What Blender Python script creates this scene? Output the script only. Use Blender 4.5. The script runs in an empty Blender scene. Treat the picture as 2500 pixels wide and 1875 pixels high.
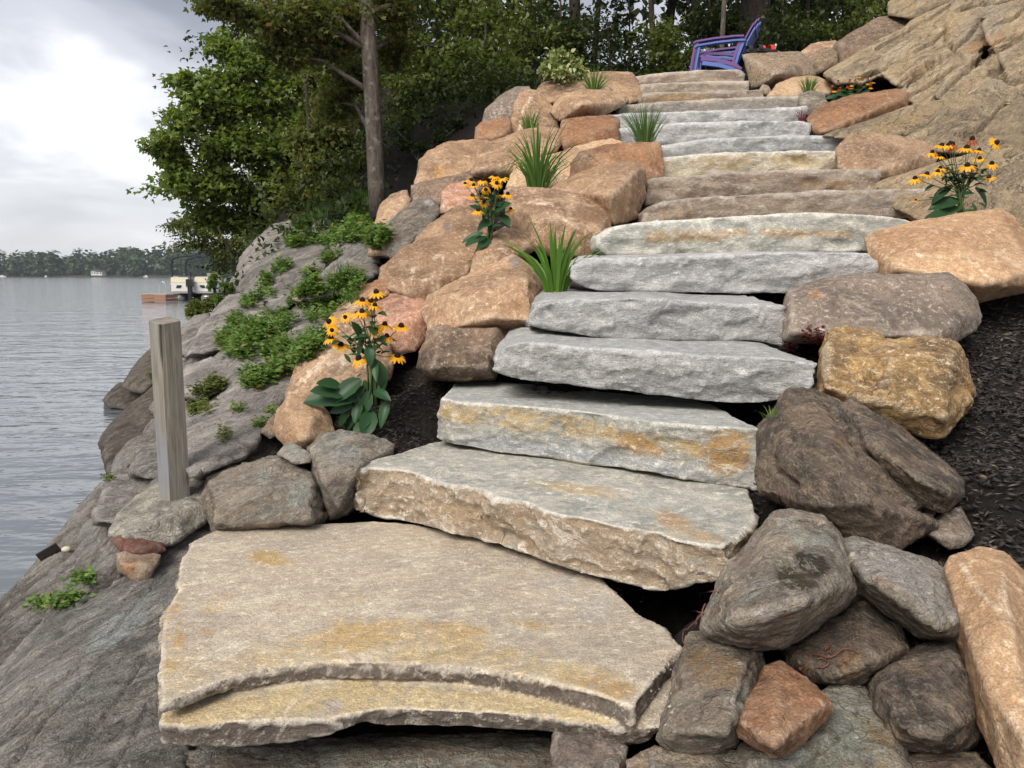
import bpy, bmesh, math, random
import numpy as np
from mathutils import Vector, Matrix, Euler

SC = bpy.context.scene
COL = SC.collection
R = math.radians

# ------------------------------------------------------------------ camera
F, CX, CY, CAMZ = 1962.0, 1250.0, 937.5, 1.55          # the photograph is 2500 x 1875
PITCH = math.atan((937.5 - 671.3) / F)
cd = bpy.data.cameras.new('camera')
cd.sensor_fit = 'HORIZONTAL'; cd.sensor_width = 36.0
cd.lens = 36.0 * F / 2500.0
cd.clip_start = 0.05; cd.clip_end = 6000
cam = bpy.data.objects.new('camera', cd); COL.objects.link(cam)
cam.location = (0, 0, CAMZ); cam.rotation_euler = (math.pi / 2 - PITCH, 0, 0)
SC.camera = cam

# ------------------------------------------------------------------ sky, sun, exposure
SUN_EL, SUN_AZ = R(44), R(212)                        # sun bearing clockwise from +Y
w = bpy.data.worlds.new('World'); SC.world = w; w.use_nodes = True
nt = w.node_tree; nt.nodes.clear()
def wn(t, **k):
    n = nt.nodes.new(t)
    for a, b in k.items(): setattr(n, a, b)
    return n
out = wn('ShaderNodeOutputWorld'); bg = wn('ShaderNodeBackground')
sky = wn('ShaderNodeTexSky', sky_type='NISHITA', sun_disc=False)
sky.sun_elevation = SUN_EL; sky.sun_rotation = SUN_AZ; sky.air_density = 1.0; sky.dust_density = 2.0
tc = wn('ShaderNodeTexCoord')
sep = wn('ShaderNodeSeparateXYZ'); nt.links.new(tc.outputs['Generated'], sep.inputs[0])
# cloud sheet: direction divided by height above the horizon, the flat layer seen from below
den = wn('ShaderNodeMath', operation='ABSOLUTE'); nt.links.new(sep.outputs['Z'], den.inputs[0])
den2 = wn('ShaderNodeMath', operation='ADD'); nt.links.new(den.outputs[0], den2.inputs[0]); den2.inputs[1].default_value = 0.22
dv = wn('ShaderNodeVectorMath', operation='DIVIDE'); nt.links.new(tc.outputs['Generated'], dv.inputs[0])
cmb = wn('ShaderNodeCombineXYZ')
for i in range(3): nt.links.new(den2.outputs[0], cmb.inputs[i])
nt.links.new(cmb.outputs[0], dv.inputs[1])
mp = wn('ShaderNodeMapping'); nt.links.new(dv.outputs[0], mp.inputs[0])
mp.inputs['Location'].default_value = (7.55, -2.15, 0.0); mp.inputs['Scale'].default_value = (1.0, 0.9, 1.3)
n1 = wn('ShaderNodeTexNoise'); n1.inputs['Scale'].default_value = 1.15; n1.inputs['Detail'].default_value = 6; n1.inputs['Roughness'].default_value = 0.5
n1.inputs['Distortion'].default_value = 0.25
nt.links.new(mp.outputs[0], n1.inputs['Vector'])
rp = wn('ShaderNodeValToRGB'); nt.links.new(n1.outputs['Fac'], rp.inputs[0])
rp.color_ramp.interpolation = 'EASE'
e = rp.color_ramp.elements
e[0].position = 0.33; e[0].color = (0.47, 0.473, 0.487, 1)
e[1].position = 0.585; e[1].color = (0.135, 0.142, 0.170, 1)
m_ = e.new(0.435); m_.color = (0.275, 0.282, 0.312, 1)
# paler towards the horizon, where the sheet thins out in the distance
hz = wn('ShaderNodeMapRange'); nt.links.new(den.outputs[0], hz.inputs[0])
hz.inputs['From Min'].default_value = 0.0; hz.inputs['From Max'].default_value = 0.30
hz.inputs['To Min'].default_value = 0.80; hz.inputs['To Max'].default_value = 0.0
mx = wn('ShaderNodeMixRGB'); nt.links.new(hz.outputs[0], mx.inputs[0]); nt.links.new(rp.outputs[0], mx.inputs[1])
mx.inputs[2].default_value = (0.375, 0.378, 0.385, 1)
sk = wn('ShaderNodeVectorMath', operation='SCALE'); nt.links.new(sky.outputs[0], sk.inputs[0]); sk.inputs['Scale'].default_value = 0.05
ad = wn('ShaderNodeMixRGB', blend_type='MIX'); ad.inputs[0].default_value = 0.90
nt.links.new(sk.outputs[0], ad.inputs[1]); nt.links.new(mx.outputs[0], ad.inputs[2])
nt.links.new(ad.outputs[0], bg.inputs[0]); bg.inputs[1].default_value = 1.0
nt.links.new(bg.outputs[0], out.inputs[0])

sd = bpy.data.lights.new('sun', 'SUN'); sd.energy = 1.5; sd.angle = R(35); sd.color = (1.0, 0.94, 0.85)
sun = bpy.data.objects.new('sun', sd); COL.objects.link(sun)
sdir = Vector((math.sin(SUN_AZ) * math.cos(SUN_EL), math.cos(SUN_AZ) * math.cos(SUN_EL), math.sin(SUN_EL)))
sun.rotation_euler = (-sdir).to_track_quat('-Z', 'Y').to_euler()
sun.location = sdir * 30

vs = SC.view_settings
vs.view_transform = 'Standard'; vs.look = 'None'; vs.exposure = 1.44; vs.gamma = 1.0; vs.use_curve_mapping = False
SC.cycles.use_denoising = True
try:
    SC.cycles.denoiser = 'OPENIMAGEDENOISE'; SC.cycles.denoising_input_passes = 'RGB_ALBEDO_NORMAL'; SC.cycles.denoising_prefilter = 'ACCURATE'
except Exception: pass
SC.cycles.max_bounces = 6; SC.cycles.diffuse_bounces = 3; SC.cycles.glossy_bounces = 3; SC.cycles.transmission_bounces = 4; SC.cycles.volume_bounces = 0
SC.cycles.transparent_max_bounces = 4; SC.cycles.caustics_reflective = False; SC.cycles.caustics_refractive = False
SC.cycles.sample_clamp_indirect = 4.0

# ------------------------------------------------------------------ surveying helpers
cp, sp_ = math.cos(PITCH), math.sin(PITCH)
def ray(px, py):
    a, b = (px - CX) / F, (CY - py) / F
    return Vector((a, cp + b * sp_, -sp_ + b * cp))
def U(px, py, Y):                       # the point at distance Y (metres north) seen in that direction
    d = ray(px, py); t = Y / d.y
    return Vector((d.x * t, Y, CAMZ + d.z * t))
def UZ(px, py, z):                      # the point at level z
    d = ray(px, py); t = (z - CAMZ) / d.z
    return Vector((d.x * t, d.y * t, z))
def project(co):
    v = co - np.array([0, 0, CAMZ])
    fz = v[:, 1] * cp - v[:, 2] * sp_; uz = v[:, 1] * sp_ + v[:, 2] * cp
    fz = np.maximum(fz, 1e-3)
    return np.stack([CX + F * v[:, 0] / fz, CY - F * uz / fz], 1)
KZ = 0.42194
REG = dict(A=(0, 0), B=(800, 0), C=(1600, 0), D=(0, 600), E=(700, 600), G=(0, 1175), H=(700, 1175), I=(1600, 1175), F=(1600, 600))
def P(reg, *pts):
    if reg == 'X': return [(x * 1.1302, y * 1.1302) for x, y in pts]
    if reg == 'S': return list(pts)
    ox, oy = REG[reg]
    return [(ox + x * KZ, oy + y * KZ) for x, y in pts]

# ------------------------------------------------------------------ numpy noise
_rs = np.random.RandomState(7)
_perm = np.concatenate([_rs.permutation(256)] * 3)
_grad = _rs.normal(size=(256, 3)); _grad /= np.linalg.norm(_grad, axis=1)[:, None]
def perlin(p):
    i = np.floor(p).astype(int); f = p - i; i &= 255
    u = f * f * f * (f * (f * 6 - 15) + 10)
    r = 0
    for dx in (0, 1):
        for dy in (0, 1):
            for dz in (0, 1):
                h = _perm[_perm[_perm[(i[:, 0] + dx) & 255] + ((i[:, 1] + dy) & 255)] + ((i[:, 2] + dz) & 255)]
                g = _grad[h]
                d = g[:, 0] * (f[:, 0] - dx) + g[:, 1] * (f[:, 1] - dy) + g[:, 2] * (f[:, 2] - dz)
                wx = u[:, 0] if dx else 1 - u[:, 0]; wy = u[:, 1] if dy else 1 - u[:, 1]; wz = u[:, 2] if dz else 1 - u[:, 2]
                r = r + d * wx * wy * wz
    return r
def fbm(p, o=4, g=0.5):
    r = 0; a = 1.0
    for k in range(o):
        r = r + a * perlin(p * (2.0 ** k) + 17.3 * k); a *= g
    return r

# ------------------------------------------------------------------ object helpers
def mesh_obj(name, verts, faces, mat=None, parent=None, smooth=True, loc=None):
    me = bpy.data.meshes.new(name)
    verts = np.asarray(verts, float)
    if loc is not None: verts = verts - np.array(loc)
    me.from_pydata(verts.tolist() if len(verts) < 3000 else verts, [], faces)
    if smooth: me.polygons.foreach_set('use_smooth', np.ones(len(me.polygons), bool))
    if mat: me.materials.append(mat)
    me.update()
    o = bpy.data.objects.new(name, me); COL.objects.link(o)
    if loc is not None: o.location = loc
    if parent: o.parent = parent
    return o
def big_mesh(name, verts, faces, mat, smooth=False):
    """faces: (n,3) or (n,4) int array"""
    me = bpy.data.meshes.new(name)
    n, k = faces.shape
    me.vertices.add(len(verts)); me.vertices.foreach_set('co', np.asarray(verts, np.float32).ravel())
    me.loops.add(n * k); me.loops.foreach_set('vertex_index', faces.astype(np.int32).ravel())
    me.polygons.add(n); me.polygons.foreach_set('loop_start', np.arange(0, n * k, k, dtype=np.int32))
    try: me.polygons.foreach_set('loop_total', np.full(n, k, np.int32))
    except Exception: pass
    if smooth: me.polygons.foreach_set('use_smooth', np.ones(n, bool))
    if isinstance(mat, (list, tuple)):
        for m in mat: me.materials.append(m)
    elif mat: me.materials.append(mat)
    me.update(calc_edges=True); me.validate()
    return me
def link(name, me, parent=None, loc=None, rot=None, scale=None):
    o = bpy.data.objects.new(name, me); COL.objects.link(o)
    if parent: o.parent = parent
    if loc is not None: o.location = loc
    if rot is not None: o.rotation_euler = rot
    if scale is not None: o.scale = (scale,) * 3 if not hasattr(scale, '__len__') else scale
    return o
def tag(o, label=None, cat=None, group=None, kind=None):
    if label: o['label'] = label
    if cat: o['category'] = cat
    if group: o['group'] = group
    if kind: o['kind'] = kind
    return o
def empty(name, loc, rz=0.0):
    o = bpy.data.objects.new(name, None); COL.objects.link(o)
    o.empty_display_size = 0.05; o.location = loc; o.rotation_euler = (0, 0, rz)
    return o
class MB:
    """collects simple shapes, builds one mesh"""
    def __init__(s): s.v = []; s.f = []
    def add(s, v, f):
        b = len(s.v); s.v += [tuple(x) for x in v]; s.f += [tuple(i + b for i in q) for q in f]
        return s
    def box(s, c, d, rot=None):
        c = Vector(c); x, y, z = d[0] / 2, d[1] / 2, d[2] / 2
        v = [Vector((sx * x, sy * y, sz * z)) for sx in (-1, 1) for sy in (-1, 1) for sz in (-1, 1)]
        if rot is not None:
            m = Euler(rot).to_matrix(); v = [m @ q for q in v]
        return s.add([q + c for q in v], [(0, 1, 3, 2), (4, 6, 7, 5), (0, 4, 5, 1), (2, 3, 7, 6), (0, 2, 6, 4), (1, 5, 7, 3)])
    def tube(s, pts, rad, n=6, cap=True):
        pts = [Vector(p) for p in pts]; m = len(pts)
        if not hasattr(rad, '__len__'): rad = [rad] * m
        ref = Vector((0.31, 0.52, 0.79)); v = []; f = []
        prev = None
        for i, p in enumerate(pts):
            t = (pts[min(i + 1, m - 1)] - pts[max(i - 1, 0)])
            if t.length < 1e-9: t = Vector((0, 0, 1))
            t.normalize()
            if prev is None:
                a = t.cross(ref); a = a.normalized() if a.length > 1e-4 else t.orthogonal().normalized()
            else:
                a = prev - t * prev.dot(t); a = a.normalized() if a.length > 1e-5 else t.orthogonal().normalized()
            prev = a; b = t.cross(a)
            for k in range(n):
                an = 2 * math.pi * k / n
                v.append(p + (a * math.cos(an) + b * math.sin(an)) * rad[i])
        for i in range(m - 1):
            for k in range(n):
                k2 = (k + 1) % n
                f.append((i * n + k, i * n + k2, (i + 1) * n + k2, (i + 1) * n + k))
        if cap:
            f.append(tuple(range(n - 1, -1, -1))); f.append(tuple((m - 1) * n + k for k in range(n)))
        return s.add(v, f)
    def prism(s, poly, h, mat4=None):
        """poly (x,y) extruded along z by h"""
        n = len(poly)
        v = [Vector((x, y, 0)) for x, y in poly] + [Vector((x, y, h)) for x, y in poly]
        if mat4 is not None: v = [mat4 @ q for q in v]
        return s.add(v, [tuple(range(n - 1, -1, -1)), tuple(range(n, 2 * n))] + [(i, (i + 1) % n, n + (i + 1) % n, n + i) for i in range(n)])
    def build(s, name, mat, parent=None, smooth=False, loc=None):
        return mesh_obj(name, s.v, s.f, mat, parent, smooth, loc)

# ------------------------------------------------------------------ materials
def new_mat(name):
    m = bpy.data.materials.new(name); m.use_nodes = True
    m.node_tree.nodes.clear()
    return m, m.node_tree
class NT:
    def __init__(s, nt): s.t = nt
    def n(s, typ, **k):
        x = s.t.nodes.new(typ)
        for a, b in k.items(): setattr(x, a, b)
        return x
    def l(s, a, b): s.t.links.new(a, b)
    def setin(s, sock, v):
        if hasattr(v, 'is_linked') or isinstance(v, bpy.types.NodeSocket): s.l(v, sock)
        else: sock.default_value = v
    def math(s, op, a, b=None, c=None, clamp=False):
        x = s.n('ShaderNodeMath', operation=op); x.use_clamp = clamp
        s.setin(x.inputs[0], a)
        if b is not None: s.setin(x.inputs[1], b)
        if c is not None: s.setin(x.inputs[2], c)
        return x.outputs[0]
    def mix(s, fac, a, b, mode='MIX'):
        x = s.n('ShaderNodeMixRGB', blend_type=mode)
        s.setin(x.inputs[0], fac); s.setin(x.inputs[1], a if not isinstance(a, tuple) else (*a, 1)[:4]); s.setin(x.inputs[2], b if not isinstance(b, tuple) else (*b, 1)[:4])
        return x.outputs[0]
    def noise(s, vec, scale, detail=4, rough=0.55, dist=0.0):
        x = s.n('ShaderNodeTexNoise'); s.l(vec, x.inputs['Vector'])
        x.inputs['Scale'].default_value = scale; x.inputs['Detail'].default_value = detail
        x.inputs['Roughness'].default_value = rough; x.inputs['Distortion'].default_value = dist
        return x.outputs['Fac']
    def rng(s, v, a, b, c=0.0, d=1.0, smooth=False):
        x = s.n('ShaderNodeMapRange'); s.l(v, x.inputs[0])
        if smooth: x.interpolation_type = 'SMOOTHSTEP'
        for i, q in enumerate((a, b, c, d)): x.inputs[i + 1].default_value = q
        return x.outputs[0]
    def coords(s, rnd=True, scale=(1, 1, 1), rot=(0, 0, 0), kind='Object'):
        tc = s.n('ShaderNodeTexCoord'); v = tc.outputs[kind]
        if rnd:
            oi = s.n('ShaderNodeObjectInfo')
            k = s.n('ShaderNodeVectorMath', operation='MULTIPLY_ADD')
            s.l(oi.outputs['Random'], k.inputs[0]); k.inputs[1].default_value = (37.0, 51.0, 23.0); s.l(v, k.inputs[2])
            v = k.outputs[0]
        if scale != (1, 1, 1) or rot != (0, 0, 0):
            mp = s.n('ShaderNodeMapping'); s.l(v, mp.inputs[0]); mp.inputs['Scale'].default_value = scale; mp.inputs['Rotation'].default_value = rot
            v = mp.outputs[0]
        return v
    def out(s, shader):
        o = s.n('ShaderNodeOutputMaterial'); s.l(shader, o.inputs['Surface'])
    def bsdf(s, col, rough=0.8, spec=0.3, normal=None):
        b = s.n('ShaderNodeBsdfPrincipled'); s.setin(b.inputs['Base Color'], col if not isinstance(col, tuple) else (*col, 1)[:4])
        s.setin(b.inputs['Roughness'], rough); b.inputs['Specular IOR Level'].default_value = spec
        if normal is not None: s.l(normal, b.inputs['Normal'])
        return b.outputs[0]
    def bump(s, h, strength=0.5, dist=0.01, normal=None):
        b = s.n('ShaderNodeBump'); s.l(h, b.inputs['Height']); b.inputs['Strength'].default_value = strength; b.inputs['Distance'].default_value = dist
        if normal is not None: s.l(normal, b.inputs['Normal'])
        return b.outputs[0]

def rock_mat(name, a, b, c, patch=2.2, vein=(0.75, 0.72, 0.68), vein_amt=0.5, dark=(0.06, 0.05, 0.045), dark_amt=0.4, stretch=(1, 1, 1), rot=(0, 0, 0),
             bump=0.5, lichen=None, lich_amt=0.0, edge=0.35, grain=0.42, spec=0.25, crack=0.38):
    m, t = new_mat(name); N = NT(t)
    b = tuple(q * (0.80 if crack > 0.2 else 0.94) for q in b); c = tuple(min(q * 1.14, 0.6) for q in c)
    v0 = N.coords(); v = v0
    if stretch != (1, 1, 1):
        mp = N.n('ShaderNodeMapping', vector_type='TEXTURE'); N.l(v0, mp.inputs[0]); mp.inputs['Scale'].default_value = tuple(1 / q for q in stretch); mp.inputs['Rotation'].default_value = rot
        v = mp.outputs[0]
    p1 = N.noise(v, patch, 3, 0.6, 0.4); p2 = N.noise(v, patch * 3.1, 4, 0.7, 0.3)
    col = N.mix(N.rng(p1, 0.38, 0.62, smooth=True), a, b)
    col = N.mix(N.rng(p2, 0.46, 0.68, 0, 0.85, True), col, c)
    # one rock is a little lighter or darker than the next
    oi = N.n('ShaderNodeObjectInfo'); rv = N.rng(oi.outputs['Random'], 0, 1, 0.88, 1.12)
    fine = N.noise(v, 38, 5, 0.75, 0.4)                      # shared by stains, scuffs, grain and relief
    g2 = N.noise(v0, 190, 1, 0.6)
    gg = N.math('MULTIPLY', N.rng(fine, 0.25, 0.75, 1 - grain, 1 + grain), N.rng(g2, 0.25, 0.75, 1 - grain * 0.8, 1 + grain * 0.8))
    gg = N.math('MULTIPLY', gg, rv)
    mid = N.noise(v, 11, 5, 0.7, 0.3)
    # stains set on the mesh, their borders broken up by noise
    at = N.n('ShaderNodeAttribute', attribute_name='tint')
    br = N.math('ADD', N.math('MULTIPLY', N.math('SUBTRACT', mid, 0.5), 1.3), N.math('MULTIPLY', N.math('SUBTRACT', fine, 0.5), 1.3))
    al = N.math('ADD', at.outputs['Alpha'], br)
    am = N.math('MULTIPLY', N.rng(al, 0.25, 0.75, smooth=True), N.rng(at.outputs['Alpha'], 0.02, 0.3, 0, 0.9))
    col = N.mix(am, col, at.outputs['Color'])
    # dark mottles, speckles
    dm = N.math('MULTIPLY', N.rng(mid, 0.53, 0.70, smooth=True), dark_amt)
    col = N.mix(dm, col, dark)
    # pale veins, scuffs
    if vein_amt > 0:
        pm = N.noise(v0, 3.3, 2, 0.5)
        r1 = N.math('ABSOLUTE', N.math('SUBTRACT', N.noise(v, 4.5, 6, 0.62, 0.8), 0.5))
        vm = N.math('MULTIPLY', N.rng(r1, 0.0, 0.018, 1, 0), N.rng(pm, 0.48, 0.62, smooth=True))
        sc = N.math('MULTIPLY', N.rng(fine, 0.555, 0.64), N.rng(pm, 0.62, 0.44, smooth=True))
        col = N.mix(N.math('MULTIPLY', N.math('MAXIMUM', vm, sc), vein_amt), col, vein)
    if lichen:
        lm = N.math('MULTIPLY', N.rng(N.noise(v0, 5.0, 5, 0.75, 0.4), 0.53, 0.60, smooth=True), lich_amt)
        col = N.mix(lm, col, lichen)
    r2 = N.math('ABSOLUTE', N.math('SUBTRACT', N.noise(v, 2.1, 4, 0.6, 1.0), 0.5))
    ck = N.rng(r2, 0.0, 0.009, 1, 0)
    col = N.mix(N.math('MULTIPLY', ck, crack), col, dark)
    geo = N.n('ShaderNodeNewGeometry')
    col = N.mix(N.math('MULTIPLY', N.rng(geo.outputs['Pointiness'], 0.508, 0.565, smooth=True), edge), col, vein)
    col = N.mix(1.0, col, gg, 'MULTIPLY')
    h = N.math('ADD', N.noise(v, 15, 7, 0.78, 0.4), N.math('MULTIPLY', N.noise(v0, 130, 2, 0.7), 0.22))
    h = N.math('SUBTRACT', h, N.math('MULTIPLY', ck, 0.35 * crack))
    nb = N.bump(h, min(bump * 1.25, 1.0), 0.045)
    N.out(N.bsdf(col, 0.86, spec, nb))
    return m
# ------------------------------------------------------------------ rock materials
TAN, TAN2, TAN3 = (0.385, 0.24, 0.14), (0.275, 0.17, 0.105), (0.42, 0.295, 0.19)
M = {}
M['tan'] = rock_mat('tan_sandstone', TAN, TAN2, TAN3, patch=1.7, vein=(0.62, 0.47, 0.34), vein_amt=0.55, dark=(0.16, 0.10, 0.065), dark_amt=0.35, bump=0.42, edge=0.30)
M['peach'] = rock_mat('peach_sandstone', (0.50, 0.31, 0.17), (0.44, 0.26, 0.145), (0.47, 0.33, 0.21), patch=1.6, vein=(0.60, 0.48, 0.34), vein_amt=0.45, dark=(0.24, 0.15, 0.08), dark_amt=0.30, bump=0.34, edge=0.3)
M['orange'] = rock_mat('orange_stone', (0.36, 0.185, 0.095), (0.27, 0.14, 0.075), (0.33, 0.20, 0.12), patch=2.2, vein=(0.5, 0.37, 0.26), vein_amt=0.4, dark=(0.10, 0.06, 0.04), dark_amt=0.5, bump=0.5)
M['golden'] = rock_mat('golden_brown_stone', (0.38, 0.235, 0.105), (0.24, 0.155, 0.08), (0.44, 0.29, 0.13), patch=3.0, vein=(0.66, 0.56, 0.42), vein_amt=0.7, dark=(0.085, 0.06, 0.04), dark_amt=0.55, bump=0.6, stretch=(1, 1, 1.7))
M['brown'] = rock_mat('brown_stone', (0.282, 0.190, 0.127), (0.196, 0.138, 0.098), (0.322, 0.241, 0.172), patch=2.6, vein=(0.50, 0.42, 0.34), vein_amt=0.6, dark=(0.06, 0.046, 0.038), dark_amt=0.55, bump=0.62)
M['grybrn'] = rock_mat('grey_brown_stone', (0.225, 0.175, 0.135), (0.17, 0.135, 0.11), (0.27, 0.21, 0.16), patch=2.2, vein=(0.48, 0.43, 0.37), vein_amt=0.55, dark=(0.075, 0.062, 0.052), dark_amt=0.4, bump=0.45)
M['dark'] = rock_mat('dark_weathered_stone', (0.231, 0.171, 0.129), (0.145, 0.120, 0.099), (0.342, 0.256, 0.179), patch=3.0, vein=(0.40, 0.345, 0.27), vein_amt=0.45, dark=(0.03, 0.027, 0.024), dark_amt=0.6, bump=0.75, stretch=(0.7, 1.3, 2.0), rot=(0, 0.6, 0))
M['graywx'] = rock_mat('weathered_grey_stone', (0.278, 0.226, 0.175), (0.203, 0.172, 0.135), (0.384, 0.312, 0.228), patch=3.2, vein=(0.42, 0.38, 0.32), vein_amt=0.5, dark=(0.042, 0.036, 0.03), dark_amt=0.55, lichen=(0.33, 0.345, 0.31), lich_amt=0.5, bump=0.7, stretch=(0.7, 1, 2.2), rot=(0.2, -0.4, 0.2))
M['pink'] = rock_mat('pink_granite', (0.46, 0.24, 0.155), (0.38, 0.205, 0.14), (0.50, 0.30, 0.20), patch=3.4, vein=(0.66, 0.48, 0.38), vein_amt=0.55, dark=(0.17, 0.09, 0.065), dark_amt=0.35, bump=0.45, grain=0.45)
M['bed'] = rock_mat('grey_bedrock', (0.360, 0.330, 0.295), (0.240, 0.222, 0.198), (0.444, 0.402, 0.348), patch=2.0, vein=(0.45, 0.43, 0.40), vein_amt=0.45, dark=(0.055, 0.05, 0.046), dark_amt=0.55, lichen=(0.36, 0.37, 0.35), lich_amt=0.35,
                    stretch=(0.55, 2.4, 2.6), rot=(0, -0.45, 0.78), bump=0.85)
M['bedtop'] = rock_mat('pale_grey_bedrock', (0.378, 0.343, 0.310), (0.281, 0.255, 0.231), (0.443, 0.400, 0.350), patch=2.0, vein=(0.50, 0.47, 0.44), vein_amt=0.45, dark=(0.09, 0.08, 0.072), dark_amt=0.4,
                    stretch=(0.6, 2.0, 2.2), rot=(0, -0.45, 0.78), bump=0.75)
M['wet'] = rock_mat('wet_dark_bedrock', (0.10, 0.08, 0.062), (0.06, 0.052, 0.045), (0.15, 0.12, 0.095), patch=2.4, vein=(0.30, 0.27, 0.23), vein_amt=0.3, dark=(0.02, 0.018, 0.016), dark_amt=0.6,
                    stretch=(0.6, 2.2, 2.4), rot=(0, -0.45, 0.78), bump=0.85, spec=0.45)
M['outcrop'] = rock_mat('ochre_outcrop', (0.43, 0.315, 0.185), (0.35, 0.27, 0.18), (0.49, 0.375, 0.235), patch=1.6, vein=(0.66, 0.55, 0.40), vein_amt=0.45, dark=(0.11, 0.085, 0.06), dark_amt=0.5,
                    stretch=(0.45, 1.2, 2.6), rot=(0, -0.62, 0.15), bump=0.8, crack=0.85)
M['step_grey'] = rock_mat('grey_limestone', (0.45, 0.437, 0.425), (0.36, 0.352, 0.345), (0.50, 0.485, 0.465), patch=2.6, vein=(0.70, 0.69, 0.68), vein_amt=0.55, dark=(0.17, 0.168, 0.175), dark_amt=0.35, bump=0.6, edge=0.55, stretch=(0.7, 0.7, 1.5), crack=0.10, grain=0.30)
M['step_brn'] = rock_mat('brown_grey_limestone', (0.366, 0.288, 0.221), (0.283, 0.222, 0.173), (0.422, 0.345, 0.262), patch=2.6, vein=(0.62, 0.56, 0.49), vein_amt=0.5, dark=(0.14, 0.115, 0.095), dark_amt=0.35, bump=0.6, edge=0.5, stretch=(0.7, 0.7, 1.5), crack=0.10, grain=0.30)
M['step_pale'] = rock_mat('pale_green_grey_limestone', (0.43, 0.42, 0.375), (0.345, 0.345, 0.31), (0.50, 0.475, 0.41), patch=2.6, vein=(0.76, 0.72, 0.64), vein_amt=0.6, dark=(0.20, 0.195, 0.175), dark_amt=0.3, bump=0.5, edge=0.6, stretch=(0.7, 0.7, 1.5), crack=0.10, grain=0.30)
M['slab0'] = rock_mat('buff_limestone', (0.52, 0.43, 0.325), (0.455, 0.385, 0.305), (0.56, 0.465, 0.345), patch=2.2, vein=(0.78, 0.70, 0.58), vein_amt=0.5, dark=(0.26, 0.205, 0.155), dark_amt=0.28, bump=0.5, edge=0.5, stretch=(0.9, 1.15, 1.0), rot=(0, 0, 0.35), crack=0.10, grain=0.30)
M['concrete'] = rock_mat('pebbly_concrete', (0.40, 0.365, 0.30), (0.33, 0.30, 0.245), (0.45, 0.415, 0.34), patch=5, vein=(0.55, 0.52, 0.46), vein_amt=0.3, dark=(0.14, 0.12, 0.10), dark_amt=0.5, bump=1.0, grain=0.5)
M['red'] = rock_mat('dark_red_stone', (0.16, 0.062, 0.045), (0.11, 0.05, 0.04), (0.20, 0.085, 0.06), patch=6, vein=(0.3, 0.2, 0.16), vein_amt=0.3, dark=(0.05, 0.03, 0.025), dark_amt=0.4)

# ------------------------------------------------------------------ rock registry
ROCKS = []
CTRL = []                       # soil level found at the foot of every stone
def ring(poly, k, dx=0, dy=0):
    cx = sum(p[0] for p in poly) / len(poly); cy = sum(p[1] for p in poly) / len(poly)
    return [(cx + (x - cx) * k + dx, cy + (y - cy) * k + dy) for x, y in poly]
def inside(x, y, poly):
    c = False; n = len(poly)
    for i in range(n):
        x1, y1 = poly[i]; x2, y2 = poly[i - 1]
        if (y1 > y) != (y2 > y) and x < (x2 - x1) * (y - y1) / (y2 - y1) + x1: c = not c
    return c
def hull_points(poly, yb, yt, T, bulge=None, inner=0.62, rnd=None, ridge=()):
    """outline seen from the landing, with its own distance at foot (yb) and crown (yt), depth T and a faceted front"""
    lo = max(p[1] for p in poly); hi = min(p[1] for p in poly)
    dep = lambda y: yb + (yt - yb) * (lo - y) / max(lo - hi, 1)
    if bulge is None: bulge = 0.24 * T
    pts = [U(x, y, dep(y)) for x, y in poly]
    if ridge:
        pts += [U(x, y, dep(y) - b * 1.9) for x, y, b in ridge]
    else:
        # one sharp edge runs across the stone, an upper face leaning back from it and a lower face falling under it
        cx_ = sum(p_[0] for p_ in poly) / len(poly); cy_ = sum(p_[1] for p_ in poly) / len(poly)
        S_ = math.sqrt((max(p_[0] for p_ in poly) - min(p_[0] for p_ in poly)) * (lo - hi)) * (yb + yt) / 2 / F
        an = rnd.uniform(-0.45, 0.45); ca_, sa_ = math.cos(an), math.sin(an); oy = rnd.uniform(-0.05, 0.22) * (lo - hi)
        fw = min(S_ * rnd.uniform(0.30, 0.42), T * 0.75) * (bulge / (0.24 * T))
        for t_, k_ in ((-1, 0.72), (-0.1, 1.0), (0.35, 0.95), (1, 0.7)):
            # run out from the centre to just inside the outline
            dx_, dy_ = ca_ * t_, sa_ * t_; r_ = 0
            while r_ < 2000 and inside(cx_ + ca_ * math.copysign(r_, t_), cy_ + oy + sa_ * math.copysign(r_, t_), poly): r_ += 4
            r_ *= abs(t_) * (0.86 if abs(t_) == 1 else 1)
            x, y = cx_ + ca_ * math.copysign(r_, t_), cy_ + oy + sa_ * math.copysign(r_, t_)
            pts.append(U(x, y, dep(y) - fw * k_))
        x, y = cx_ + rnd.uniform(-.25, .25) * (lo - hi), hi + (lo - hi) * 0.24; pts.append(U(x, y, dep(y) - fw * rnd.uniform(0.45, 0.62)))
        x, y = cx_ + rnd.uniform(-.25, .25) * (lo - hi), hi + (lo - hi) * 0.84; pts.append(U(x, y, dep(y) - fw * rnd.uniform(0.5, 0.75)))
    for x, y in ring(poly, 0.97): pts.append(U(x, y, dep(y) + T * 0.45))
    for x, y in ring(poly, 0.78): pts.append(U(x, y, dep(y) + T))
    return pts
def hull_mesh(ptlists):
    bm = bmesh.new()
    for pts in ptlists:
        b2 = bmesh.new()
        for p in pts: b2.verts.new(p)
        r = bmesh.ops.convex_hull(b2, input=b2.verts)
        bmesh.ops.delete(b2, geom=[v for v in b2.verts if not v.link_faces], context='VERTS')
        me = bpy.data.meshes.new('t'); b2.to_mesh(me); b2.free(); bm.from_mesh(me); bpy.data.meshes.remove(me)
    me = bpy.data.meshes.new('t'); bm.to_mesh(me); bm.free()
    return me
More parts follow.
